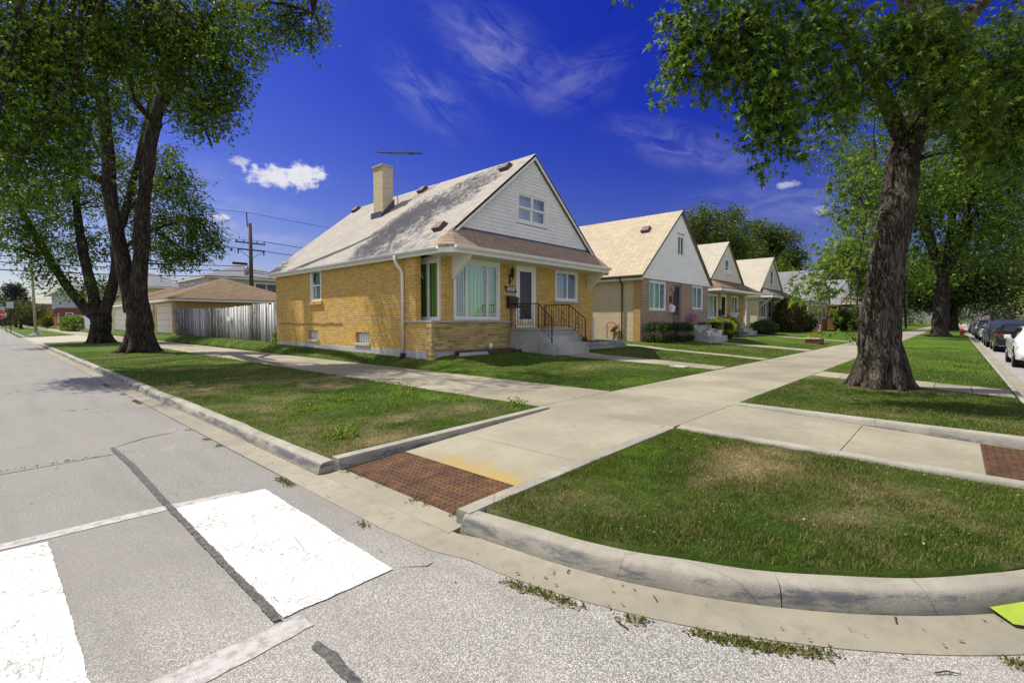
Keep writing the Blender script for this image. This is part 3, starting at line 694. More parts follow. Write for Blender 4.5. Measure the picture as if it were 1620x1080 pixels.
# far street side (across the right-hand street and across the left street)
tag(MB().box(60, 300, -12.5, -11.3, -.05, .13).build('kerb', MAT['kerb']), kind='structure')
sheet('verge', grid(60, 300, 4), grid(-60, -12.5, 4), MAT['lawn'], lambda X, Y: X*0+.16, dry=True)
# ================================================================ HOUSES
class FY:      # a wall looking towards -y
    def __init__(s, Y): s.Y = Y
    def __call__(s, a, b, c): return (a, s.Y-c, b)
class FX:      # a wall looking towards -x
    def __init__(s, X): s.X = X
    def __call__(s, a, b, c): return (s.X-c, a, b)
def fbox(mb, F, a0, a1, b0, b1, c0, c1):
    p = F(a0, b0, c0); q = F(a1, b1, c1); return mb.box(p[0], q[0], p[1], q[1], p[2], q[2])
def wall_holes(mb, F, a0, a1, b0, b1, holes=(), th=.25):
    As = sorted({a0, a1}|{v for h in holes for v in h[:2]}); Bs = sorted({b0, b1}|{v for h in holes for v in h[2:4]})
    for i in range(len(As)-1):
        run = None
        for j in range(len(Bs)-1):
            ca, cb = (As[i]+As[i+1])/2, (Bs[j]+Bs[j+1])/2
            solid = a0 < ca < a1 and b0 < cb < b1 and not any(h[0] < ca < h[1] and h[2] < cb < h[3] for h in holes)
            if solid: run = (run[0], Bs[j+1]) if run else (Bs[j], Bs[j+1])
            if (not solid or j == len(Bs)-2) and run: fbox(mb, F, As[i], As[i+1], run[0], run[1], -th, 0); run = None
    return mb
def window(P, F, a0, a1, b0, b1, lites=(1,), kind='casement', casing=.07, head=None, rec=.06, sill=True, curt=None, frame='white_vinyl', grid_=False, glass='pane', sillm=None, sash=.045, ac=False, name='window', sill_ext=.06):
    """window set in a wall hole: frame mesh with panes, curtain and sill as its sub-parts"""
    head = casing if head is None else head
    b = MB(); f = lambda *k: fbox(b, F, *k)
    f(a0, a0+casing, b0, b1, -.12, .012); f(a1-casing, a1, b0, b1, -.12, .012); f(a0+casing, a1-casing, b1-head, b1, -.12, .012); f(a0+casing, a1-casing, b0, b0+casing*.8, -.12, .010)
    ia0, ia1, ib0, ib1 = a0+casing, a1-casing, b0+casing*.8, b1-head; tot = sum(lites); x = ia0; gl = MB(); gr = MB()
    for li in lites:
        w_ = (ia1-ia0)*li/tot; l0, l1 = x, x+w_; x += w_; s_ = sash
        if kind == 'hung':
            mid = (ib0+ib1)/2; secs = [(ib0, mid+.02, -.085, -.05), (mid-.02, ib1, -.05, -.015)]
        else: secs = [(ib0, ib1, -.07, -.02)]
        for (q0, q1, c0, c1) in secs:
            f(l0, l0+s_, q0, q1, c0, c1); f(l1-s_, l1, q0, q1, c0, c1); f(l0+s_, l1-s_, q0, q0+s_, c0, c1-.002); f(l0+s_, l1-s_, q1-s_, q1, c0, c1-.002)
            fbox(gl, F, l0+s_, l1-s_, q0+s_, q1-s_, (c0+c1)/2-.004, (c0+c1)/2)
            if grid_:
                cc = (c0+c1)/2+.002; d = .09
                for e in (l0+s_+d, l1-s_-d): fbox(gr, F, e-.006, e+.006, q0+s_, q1-s_, cc, cc+.005)
                for e in (q0+s_+d, q1-s_-d): fbox(gr, F, l0+s_, l1-s_, e-.006, e+.006, cc, cc+.008)
    W_ = b.build(name, MAT[frame], P); gl.build('pane', MAT[glass], W_)
    if grid_: gr.build('muntin', MAT[frame], W_)
    if curt:
        cb = MB()
        for (k0, k1) in (curt[1] if isinstance(curt, tuple) else [(0, 1)]):
            fbox(cb, F, ia0+(ia1-ia0)*k0, ia0+(ia1-ia0)*k1, ib0, ib1, -.17, -.16)
        cb.build('curtain', MAT[curt[0] if isinstance(curt, tuple) else curt], W_)
    if sill: 
        sb = MB(); fbox(sb, F, a0-sill_ext, a1+sill_ext, b0-.07, b0-.002, -.1, .07); sb.build('sill', MAT[sillm or 'stonecap'], W_)
    if ac: 
        sb = MB(); fbox(sb, F, ia0+.05, ia1-.05, ib0, ib0+.32, -.02, .16); sb.build('air_conditioner', MAT['white_vinyl'], W_)
    return W_
def lap_gable(F, xc, z0, z1, half0, slope, lap=.115, out=.014, skip=None):
    """horizontal lap siding clipped by the two rakes: real overlapping boards. half0 = half width at z0"""
    b = MB(); z = z0
    while z < z1-.01:
        t = min(z+lap, z1); h0 = max(.004, half0-(z-z0)/slope); h1 = max(.002, half0-(t-z0)/slope)
        segs = [(-h0, h0, -h1, h1)]
        if skip and z+lap*.5 > skip[2] and z+lap*.5 < skip[3]: segs = [(-h0, skip[0]-xc, -h1, skip[0]-xc), (skip[1]-xc, h0, skip[1]-xc, h1)]
        for (l0, r0, l1, r1) in segs:
            if r0-l0 < .02: continue
            b.add([F(xc+l0, z, out), F(xc+r0, z, out), F(xc+r1, t, 0), F(xc+l1, t, 0), F(xc+l0, z, 0), F(xc+r0, z, 0)], [(0, 1, 2, 3), (0, 4, 5, 1)])
        z = t
    h = half0; b.add([F(xc-h, z0, -.20), F(xc+h, z0, -.20), F(xc, z0+h*slope, -.20), F(xc-h, z0, -.24), F(xc+h, z0, -.24), F(xc, z0+h*slope, -.24)], [(3, 5, 4), (0, 3, 4, 1), (1, 4, 5, 2), (2, 5, 3, 0)])
    return b
def rake(F, xc, ze, zr, half, w_, c0, c1):
    """bargeboards along both slopes, width w_ measured down from the slope"""
    b = MB()
    for s in (-1, 1):
        pts = [F(xc+s*half, ze, c0), F(xc, zr, c0), F(xc, zr-w_*1.3, c0), F(xc+s*(half), ze-w_*1.3, c0)]
        d = Vector(F(0, 0, c1))-Vector(F(0, 0, c0)); b.prism(pts, d)
    return b
def gable_roof(xc, half, ze, zr, y0, y1, th=.10):
    b = MB()
    for s in (-1, 1):
        e = (xc+s*half, ze); r = (xc, zr)
        b.prism([(e[0], y0, e[1]), (r[0], y0, r[1]), (r[0], y0, r[1]-th), (e[0], y0, e[1]-th)], (0, y1-y0, 0))
    return b
def roof_vent(P, x, y, z, slope, m='vent_plum', s=1.0):
    """low slanted box vent with a hood lip on a slope rising towards +x"""
    b = MB(); n = Vector((-slope, 0, 1)).normalized(); u = Vector((1, 0, slope)).normalized(); v = Vector((0, 1, 0)); c = Vector((x, y, z))
    def q(a, bb, h): return tuple(c+u*a*s+v*bb*s+n*h*s)
    b.add([q(-.2, -.2, -.02), q(.2, -.2, -.02), q(.2, .2, -.02), q(-.2, .2, -.02), q(-.22, -.2, .13), q(.1, -.16, .16), q(.1, .16, .16), q(-.22, .2, .13)], [(0, 3, 2, 1), (4, 5, 6, 7), (0, 1, 5, 4), (1, 2, 6, 5), (2, 3, 7, 6), (3, 0, 4, 7)])
    return b.build('roof_vent', MAT[m], P)
def cyl(b, p, q, r, n=8): return b.tube([p, q], r, n)
def pent(xc, hw_top, hw_bot, y_top, z_top, y_bot, z_bot, ex=None, th=.05):
    """skirt roof with hipped ends"""
    b = MB(); A = (xc-hw_top, y_top, z_top); B = (xc+hw_top, y_top, z_top); C = (xc-hw_bot, y_bot, z_bot); D_ = (xc+hw_bot, y_bot, z_bot)
    vs = [A, B, C, D_]
    if ex: hx, ye, ze = ex; vs += [(xc-hx, ye, ze), (xc+hx, ye, ze), (xc-hx, y_top, ze), (xc+hx, y_top, ze)]
    else: vs += [(xc-hw_bot, y_top, z_bot), (xc+hw_bot, y_top, z_bot)]
    n = len(vs); vs += [(x, y, z-th) for x, y, z in vs]
    if ex: fs = [(0, 2, 3, 1), (0, 4, 2), (1, 3, 5), (0, 6, 4), (1, 5, 7)]; bd = [6, 4, 2, 3, 5, 7]
    else: fs = [(0, 2, 3, 1), (0, 4, 2), (1, 3, 5)]; bd = [4, 2, 3, 5]
    fs += [(bd[i], bd[i+1], bd[i+1]+n, bd[i]+n) for i in range(len(bd)-1)]
    fs += [tuple(i+n for i in f)[::-1] for f in fs[:5 if ex else 3]]
    return b.add(vs, fs)

# ---------------------------------------------------------------- house 1 (the corner house)
HX, HXR, HY, HYB, XC = 9.0, 17.82, 11.60, 22.95, 13.41
EZ, RZ, EH = 3.78, 7.56, 4.61
SL = (RZ-EZ)/EH
H1 = empty('brick_house', (HX, HY, .3), 'tan brick corner house with brick chimney, grey siding gable and a 6058 number plate', 'house', 'gabled brick houses along the street')
f = FY(HY); g = FX(HX)
b = MB()
wall_holes(b, f, 9.53, HXR, 1.55, 3.74, [(9.9, 12.01, 1.3, 3.60), (12.80, 13.96, 1.3, 3.72), (15.12, 16.66, 2.36, 3.66)], .2)
wall_holes(b, f, 12.3, HXR, .3, 1.55, [(12.80, 13.96, 1.36, 1.6)], .2)
b.box(9.53, 9.9, HY+.2, 12.05, 1.55, 3.74)
wall_holes(b, g, 12.32, HYB, 1.58, 3.72, [(18.50, 19.50, 2.40, 3.70)], .2)
wall_holes(b, g, 11.76, HYB, .68, 1.58, [(15.02, 15.95, .83, 1.21), (18.86, 19.76, .86, 1.22)], .2)
b.box(9.2, 9.5, 12.96, 13.16, 1.58, 3.72)
b.box(HXR-.2, HXR, HY+.2, HYB, .3, 3.74); b.box(HX+.2, HXR-.2, HYB-.2, HYB-.003, .3, 3.72)
wl = b.build('wall', MAT['brick_tan'], H1)
b = MB(); b.add([(9.2, HYB-.1, 3.7), (17.6, HYB-.1, 3.7), (XC, HYB-.1, RZ-.25), (9.2, HYB, 3.7), (17.6, HYB, 3.7), (XC, HYB, RZ-.25)], [(0, 1, 2), (3, 5, 4), (0, 3, 4, 1), (1, 4, 5, 2), (2, 5, 3, 0)])
b.build('gable', MAT['siding_grey'], H1)
b = MB(); b.box(HX-.012, HX+.2, 11.76, HYB+.01, .15, .68); b.box(9.0, 12.3, 11.58, 11.76, .2, .70); b.build('foundation', MAT['foundation'], H1)
b = MB(); b.box(8.985, 12.40, 11.53, 11.755, .70, 1.56); b.box(8.96, 9.10, 11.50, 11.74, .2, 1.55); b.build('stone_veneer', MAT['stone'], H1)
b = MB(); b.box(8.95, 12.44, 11.48, 11.62, 1.56, 1.63); b.box(8.95, 9.53, 11.62, 12.98, 1.56, 1.625); b.build('ledge', MAT['stonecap'], H1, bevel=.008)
# windows
window(H1, f, 9.92, 12.0, 1.64, 3.60, (.62, 1.25, .62), casing=.09, head=.14, grid_=True, curt=('curtain_green', [(.22, .74), (.77, .97)]), sill=True, sill_ext=.02)
window(H1, FX(9.47), 11.75, 12.95, 1.63, 3.62, (1, 1), casing=.08, head=.16, curt=('curtain_green', [(.1, .9)]), sill=True, sill_ext=0)
window(H1, f, 15.13, 16.65, 2.40, 3.66, (1, .8), casing=.10, head=.12, curt=('curtain_white', [(.02, .55)]), sill_ext=.12)
window(H1, g, 18.52, 19.48, 2.40, 3.69, (1,), kind='hung', casing=.09, curt=('curtain_white', [(0, 1)]), sill=False)
b = MB(); b.box(8.93, 9.05, 18.42, 19.58, 2.27, 2.40); b.build('brick_sill', MAT['brick_tan'], H1)
for (y0, y1, z0, z1) in ((15.03, 15.94, .84, 1.20), (18.87, 19.75, .87, 1.21)):
    b = MB(); fbox(b, g, y0, y1, z0, z1, -.14, -.11); 
    wn = b.build('basement_window', MAT['tin'], H1); c = MB(); fbox(c, g, y0+.04, y1-.04, z0+.04, z1-.04, -.11, -.10); c.build('pane', MAT['curtain_white'], wn)
    c = MB(); fbox(c, g, y0-.06, y1+.06, z0-.10, z0-.002, -.12, .05); c.build('sill', MAT['stonecap'], wn)
# gable siding, rakes, gable window
G = FY(11.30); half_g = (RZ-.20-4.50)/SL
lap_gable(G, XC, 4.50, RZ-.22, half_g, SL, .125, .016, skip=(12.52, 14.26, 5.05, 6.17)).build('siding', MAT['siding_grey'], H1)
W0 = window(H1, G, 12.50, 14.28, 5.03, 6.19, (1, 1), kind='hung', casing=.13, sash=.06, sill=False)
rake(G, XC, 4.42, RZ-.03, (RZ-.03-4.42)/SL, .135, .10, .13).build('bargeboard', MAT['white_trim'], H1)
# roof
gable_roof(XC, EH, EZ, RZ, 11.17, 23.35).build('roof', MAT['roof_tan'], H1)
pent(XC, 3.80, 4.22, 11.30, 4.47, 10.67, 3.83, (EH, 10.93, EZ)).build('skirt_roof', MAT['roof_skirt'], H1)
b = MB(); b.box(XC-3.72, XC+3.72, 11.27, 11.295, 4.44, 4.51); b.build('flashing', MAT['lead_flash'], H1)
# eaves: fascia, gutters, soffit
b = MB(); b.box(XC-4.22, XC+4.22, 10.68, 10.71, 3.60, 3.80)
for s in (-1, 1):
    b.prism([(XC+s*4.22, 10.70, 3.60), (XC+s*4.59, 10.95, 3.58), (XC+s*4.59, 10.95, 3.76), (XC+s*4.22, 10.70, 3.79)], (s*-.02, .03, 0))
    b.box(XC+s*4.57, XC+s*4.60, 10.95, 23.35, 3.56, 3.72)
b.build('fascia', MAT['white_trim'], H1)
b = MB(); b.add([(XC-4.2, 10.7, 3.62), (XC+4.2, 10.7, 3.62), (XC+4.57, 10.95, 3.60), (XC+4.57, 11.85, 3.60), (XC-4.57, 11.85, 3.60), (XC-4.57, 10.95, 3.60)], [(0, 1, 2, 3, 4, 5)])
b.box(XC-4.58, XC-4.36, 11.86, 23.3, 3.60, 3.61); b.box(XC+4.36, XC+4.58, 11.86, 23.3, 3.60, 3.61); b.build('soffit', MAT['siding_cream'], H1)
def gutter_prof(b, x0, y0, x1, y1, z, w_=.11, h=.11):
    d = Vector((x1-x0, y1-y0, 0)); L = d.length; d.normalize(); n = Vector((d.y, -d.x, 0))
    pr = [(0, h), (0, 0), (w_*.72, 0), (w_, h*.45), (w_, h), (w_*.88, h), (w_*.88, h*.5), (w_*.65, .02), (.015, .02), (.015, h)]
    pts = [Vector((x0, y0, z))+n*a+Vector((0, 0, c)) for a, c in pr]; return b.prism([tuple(p) for p in pts], d*L)
b = MB(); gutter_prof(b, XC-4.24, 10.68, XC+4.24, 10.68, 3.71); gt = b.build('gutter', MAT['white_trim'], H1)
b = MB(); gutter_prof(b, XC-4.60, 23.3, XC-4.60, 10.95, 3.66); gutter_prof(b, XC+4.60, 10.95, XC+4.60, 23.3, 3.66); b.build('gutter', MAT['white_trim'], H1)
b = MB(); b.tube([(8.74, 13.05, 3.66), (8.74, 13.04, 3.5), (8.78, 13.0, 3.38), (8.86, 12.95, 3.26), (8.93, 12.93, 3.12), (8.94, 12.93, 2.8), (8.94, 12.93, .66)], .05, 10)
dp = b.build('downspout', MAT['white_trim'], H1, smooth=True)
b = MB(); b.lathe((8.93, 12.93, .42), [(.07, 0), (.085, .08), (.085, .16), (.06, .18)], 12); b.build('drain_collar', MAT['black_paint'], dp)
for xx in (9.9, 17.40):
    b = MB(); b.prism([(xx-.05, 11.6, 2.93), (xx-.05, 11.6, 3.62), (xx-.05, 10.74, 3.62), (xx-.05, 10.86, 3.48), (xx-.05, 11.50, 2.93)], (.1, 0, 0)); br = b.build('eave_bracket', MAT['white_trim'], H1)
    c = MB()
    for k in range(5): c.box(xx-.056, xx-.05, 11.52-k*.14, 11.53-k*.14, 3.05+k*.13, 3.6)
    c.build('groove', MAT['siding_cream'], br)
# chimney + flashing
b = MB(); b.box(11.66, 12.18, 18.25, 18.98, 5.6, 8.26); ch = b.build('chimney', MAT['brick_beige'], H1)
b = MB(); b.box(11.61, 12.23, 18.20, 19.03, 8.26, 8.34); b.build('cap', MAT['stonecap'], ch, bevel=.01)
zr = lambda x: EZ+(x-(XC-EH))*SL
b = MB(); b.prism([(11.58, 18.235, zr(11.58)-.02), (12.24, 18.235, zr(12.24)-.02), (12.24, 18.235, zr(12.24)+.35), (11.58, 18.235, zr(11.58)+.16)], (0, .012, 0)); b.box(11.585, 11.597, 18.235, 19.1, zr(11.58)-.05, zr(11.58)+.26); b.build('flashing', MAT['lead_flash'], ch)
for (x, y) in ((12.88, 12.1), (13.1, 17.3), (13.15, 23.0), (9.72, 11.95)): roof_vent(H1, x, y, zr(x), SL)
# antenna
AN = empty('tv_antenna', (12.32, 18.1, 6.6), 'dark metal television antenna on a thin mast behind the brick chimney', 'antenna')
b = MB(); cyl(b, (12.32, 18.1, 6.6), (12.32, 18.1, 8.95), .022); b.build('mast', MAT['tin'], AN)
b = MB(); dr = Vector((.6765, -.7364, -.03)); pr = Vector((.5, .62, .62)).normalized(); c0 = Vector((12.32, 18.1, 8.93)); cyl(b, c0-dr*1.0, c0+dr*1.1, .026)
b.build('boom', MAT['black_iron'], AN); b = MB()
for k, l in ((-.88, .55), (-.55, .58), (-.2, .5), (.22, .42), (.34, .36), (.46, .3)):
    c = c0+dr*k; q = Vector((.35, .45, .55)).normalized(); cyl(b, c-Vector((.5, .3, -.25)).normalized()*-l*.0, c+(q+dr*.35)*l*1.1, .014, 5); cyl(b, c, c+(Vector((-.3, -.5, -.35))+dr*.9)*l, .012, 5)
for k in range(9): c = c0+dr*(.5+.065*k); cyl(b, c-Vector((.3, .35, .0))*.22, c+Vector((.3, .35, .06))*.22, .012, 4)
b.build('element', MAT['black_iron'], AN)
# door
fr = MB(); F_ = f
fbox(fr, F_, 12.82, 12.93, 1.37, 3.70, -.12, .015); fbox(fr, F_, 13.83, 13.94, 1.37, 3.70, -.12, .015); fbox(fr, F_, 12.93, 13.83, 3.52, 3.70, -.12, .013); fbox(fr, F_, 12.82, 13.94, 1.37, 1.43, -.12, .05)
fr.build('door_frame', MAT['white_trim'], H1)
d = MB(); fbox(d, F_, 12.93, 13.05, 1.43, 3.52, -.05, 0); fbox(d, F_, 13.71, 13.83, 1.43, 3.52, -.05, 0); fbox(d, F_, 13.05, 13.71, 3.40, 3.52, -.05, -.001); fbox(d, F_, 13.05, 13.71, 1.43, 1.68, -.05, -.001)
DR = d.build('door', MAT['white_vinyl'], H1)
c = MB(); fbox(c, F_, 13.05, 13.71, 1.68, 3.40, -.03, -.025); c.build('pane', MAT['pane_dark'], DR)
c = MB(); fbox(c, F_, 12.95, 13.80, 1.43, 3.50, -.14, -.11); fbox(c, F_, 13.1, 13.6, 2.6, 3.2, -.11, -.10); c.build('inner_door', MAT['door_brown'], DR)
c = MB(); fbox(c, F_, 12.94, 13.82, 1.47, 1.56, 0, .006); c.build('kick_strip', MAT['yellow_strip'], DR)
c = MB(); c.tube([F_(13.0, 2.32, .0), F_(13.0, 2.32, .05), F_(13.0, 2.18, .05), F_(13.0, 2.18, 0)], .012, 6); fbox(c, F_, 12.97, 13.03, 2.08, 2.16, 0, .03); c.build('handle', MAT['black_iron'], DR)
# lantern, number plate, mailbox
L_ = MB(); L_.tube([F_(12.50, 3.02, .02), F_(12.50, 2.98, .1), F_(12.50, 3.1, .16), F_(12.50, 3.22, .14)], .012, 6); L_.lathe((12.5, HY-.14, 3.12), [(.03, 0), (.06, .05), (.075, .25), (.05, .3), (.012, .38)], 6); fbox(L_, F_, 12.46, 12.54, 2.9, 3.25, .0, .02)
ln = tag(L_.build('wall_lantern', MAT['black_iron'], H1))
pl = MB(); pl.prism([F_(12.22, 2.83, .005), F_(12.75, 2.83, .005), F_(12.87, 2.62, .005), F_(12.31, 2.62, .005)], (0, -.02, 0)); PL = pl.build('number_plate', MAT['black_paint'], H1)
def text(name, s, size, loc, rot, m, parent, ext=.003, space=1.0):
    cu = bpy.data.curves.new(name, 'FONT'); cu.body = s; cu.size = size; cu.extrude = ext; cu.align_x = 'CENTER'; cu.align_y = 'CENTER'; cu.space_character = space; cu.resolution_u = 3; cu.offset = size*.012
    o = bpy.data.objects.new(name, cu); COL.objects.link(o); bpy.context.view_layer.update()
    me = bpy.data.meshes.new_from_object(o.evaluated_get(bpy.context.evaluated_depsgraph_get())); bpy.data.objects.remove(o)
    me.materials.clear(); me.name = name; q = link(name, me, m, parent); off = world_of(parent) if parent else Vector((0, 0, 0))
    q.location = Vector(loc)-off; q.rotation_euler = rot; return q
text('number', '6058', .20, F_(12.54, 2.725, .029), (R(90), 0, 0), MAT['white_vinyl'], PL, space=1.0)
mb_ = MB(); mb_.prism([F_(12.33, 2.07, .005), F_(12.33, 2.47, .005), F_(12.33, 2.40, .17), F_(12.33, 2.07, .15)], (.46, 0, 0)); MBX = mb_.build('mailbox', MAT['black_paint'], H1, bevel=.01)
c = MB(); c.prism([F_(12.31, 2.485, .0), F_(12.31, 2.50, .0), F_(12.31, 2.415, .20), F_(12.31, 2.36, .20), F_(12.31, 2.36, .185), F_(12.31, 2.40, .185)], (.50, 0, 0)); c.build('lid', MAT['black_paint'], MBX)
# cable hanging along the side wall
c = MB(); c.tube([(8.985, y, 1.52+.02*math.sin(y*5)-.03*math.sin((y-17)*.5)) for y in np.linspace(16.9, 22.6, 30)], .012, 5); c.build('cable', MAT['brown_metal'], H1)

# porch and steps
PO = empty('porch_steps', (12.47, 10.2, .5), 'weathered concrete porch block with three steps at the corner house door', 'porch steps')
b = MB(); b.box(12.47, 14.50, 10.22, HY-.003, .3, 1.36); b.box(12.44, 14.53, 10.18, HY-.004, 1.30, 1.362)
b.build('landing', MAT['steps'], PO, bevel=.012)
b = MB(); b.box(12.49, 14.52, 9.9, 10.217, .3, 1.115); b.box(12.49, 14.54, 9.6, 9.897, .3, .87); b.build('step', MAT['steps'], PO, bevel=.012)
RL = empty('porch_railing', (12.5, 10.3, 1.36), 'black wrought iron railings with scrolls on the corner house porch', 'railing', 'porch railings')
def railing(name, P, x, yw, yp, yb, z0, zb, h=.84, m='black_iron'):
    """level run from the wall yw to the post yp, then a sloping run to yb"""
    b = MB(); b.tube([(x, yw, z0+h), (x, yp, z0+h), (x, yb+.05, zb+h+.02), (x, yb, zb+h-.04), (x, yb+.02, zb+h-.12)], .018, 6); b.tube([(x, yw, z0+.09), (x, yp, z0+.09), (x, yb, zb+.12)], .010, 4)
    tr = b.build('handrail', MAT[m], P)
    b = MB()
    for yy, zz in ((yw-.03, z0), (yp, z0), (yb, zb)): b.box(x-.014, x+.014, yy-.014, yy+.014, zz, zz+h+(-.04 if yy == yb else 0))
    b.build('post', MAT[m], P)
    b = MB(); n = int(abs(yw-yp)/.115)
    for k in range(1, n):
        yy = yw+(yp-yw)*k/n; b.box(x-.006, x+.006, yy-.006, yy+.006, z0+.09, z0+h)
    n = int(abs(yb-yp)/.13)
    for k in range(1, n):
        t = k/n; yy = yp+(yb-yp)*t; b.box(x-.006, x+.006, yy-.006, yy+.006, z0+(zb-z0)*t+.1, z0+(zb-z0)*t+h)
    b.build('baluster', MAT[m], P)
    b = MB()
    for cy in ((yw+yp)/2+.2, (yw+yp)/2-.3, (yp+yb)/2):
        zc = z0+.42 if cy > yp else (z0+zb)/2+.45
        for s in (-1, 1):
            b.tube([(x, cy+s*(.02+.09*(1-k/14))*math.sin(k*.55), zc+s*.0+(-.22+.44*k/14)) for k in range(15)], .007, 4)
            b.tube([(x, cy+s*.11*math.cos(a), zc-.2+.11*math.sin(a)) for a in np.linspace(0, 4.2, 12)], .006, 4)
    b.build('scroll', MAT[m], P)
railing('a', RL, 12.52, HY-.02, 10.3, 9.72, 1.36, .87); railing('b', RL, 14.43, HY-.02, 10.42, 9.70, 1.36, .87)
# planter wall beside the steps, edging timbers, spot lamp, small flag, vinyl gate
PW = empty('planter_wall', (14.6, 10.2, .6), 'low stone edged planting bed between the corner house steps and its right corner', 'planter')
b = MB(); 
for k in range(9):
    for j in range(2): b.box(14.62+k*.40+.006-(.18*j), 14.62+k*.40+.394-(.18*j), 10.16, 10.38, .52+j*.14, .655+j*.14)
for k in range(3): b.box(17.98, 18.2, 10.38+k*.4, 10.77+k*.4, .52, .795)
b.build('stone_edging', MAT['steps'], PW, bevel=.015)
b = MB(); b.box(14.6, 17.98, 10.38, 11.59, .5, .77); b.build('soil', MAT['soil'], PW)
ED = empty('edging_boards', (10, 11.2, .55), 'old white and dark edging boards lying along the stone base of the corner house', 'edging boards')
b = MB(); b.box(9.8, 11.3, 11.12, 11.20, .55, .63); b.box(9.7, 10.9, 11.02, 11.10, .53, .58); b.build('white_board', MAT['foundation'], ED, bevel=.01)
b = MB(); b.box(10.9, 12.5, 10.98, 11.09, .55, .64); b.box(10.4, 12.4, 11.22, 11.30, .58, .66); b.build('dark_board', MAT['pole_wood'], ED, bevel=.01)
b = MB(); b.box(9.9, 12.4, 11.30, 11.52, .4, .66); tag(b.build('soil', MAT['soil']), kind='structure')
SP = MB(); SP.tube([(11.3, 11.36, .62), (11.3, 11.36, .74)], .012, 6); SP.tube([(11.26, 11.33, .72), (11.36, 11.38, .82)], [.05, .07], 10); tag(SP.build('spot_lamp', MAT['sign_white']), 'small white garden spot lamp in front of the stone base of the corner house', 'lamp')
FL = empty('small_flag', (16.2, 10.9, .77), 'small flag on a stick in the stone edged bed by the corner house', 'flag', 'small flags')
def flag(P, x, y, z, h=.34, w_=.2, dirx=1):
    b = MB(); cyl(b, (x, y, z), (x, y, z+h), .005, 5); b.build('stick', MAT['pole_concrete'], P)
    b = MB(); hh = w_*.6
    for k in range(7):
        if k % 2 == 0: b.box(x+.005, x+w_, y-.002, y+.002, z+h-hh*(k+1)/7, z+h-hh*k/7)
    b.build('red_stripe', MAT['flag_red'], P); b = MB()
    for k in range(7):
        if k % 2: b.box(x+.005, x+w_, y-.002, y+.002, z+h-hh*(k+1)/7, z+h-hh*k/7)
    b.build('white_stripe', MAT['flag_white'], P); b = MB(); b.box(x+.004, x+w_*.42, y-.004, y+.004, z+h-hh*.55, z+h+.002); b.build('canton', MAT['flag_blue'], P)
flag(FL, 16.2, 10.9, .77, .42, .22)
GA = empty('vinyl_gate', (18.0, 11.9, .6), 'narrow white picket gate beside the right corner of the corner house', 'gate')
b = MB()
for k in range(5): b.box(18.05+k*.09, 18.11+k*.09, 11.9, 11.93, .62, 1.78)
b.build('picket', MAT['white_vinyl'], GA); b = MB(); b.box(18.0, 18.52, 11.93, 11.96, .85, .93); b.box(18.0, 18.52, 11.93, 11.96, 1.5, 1.58); b.build('rail', MAT['white_vinyl'], GA)

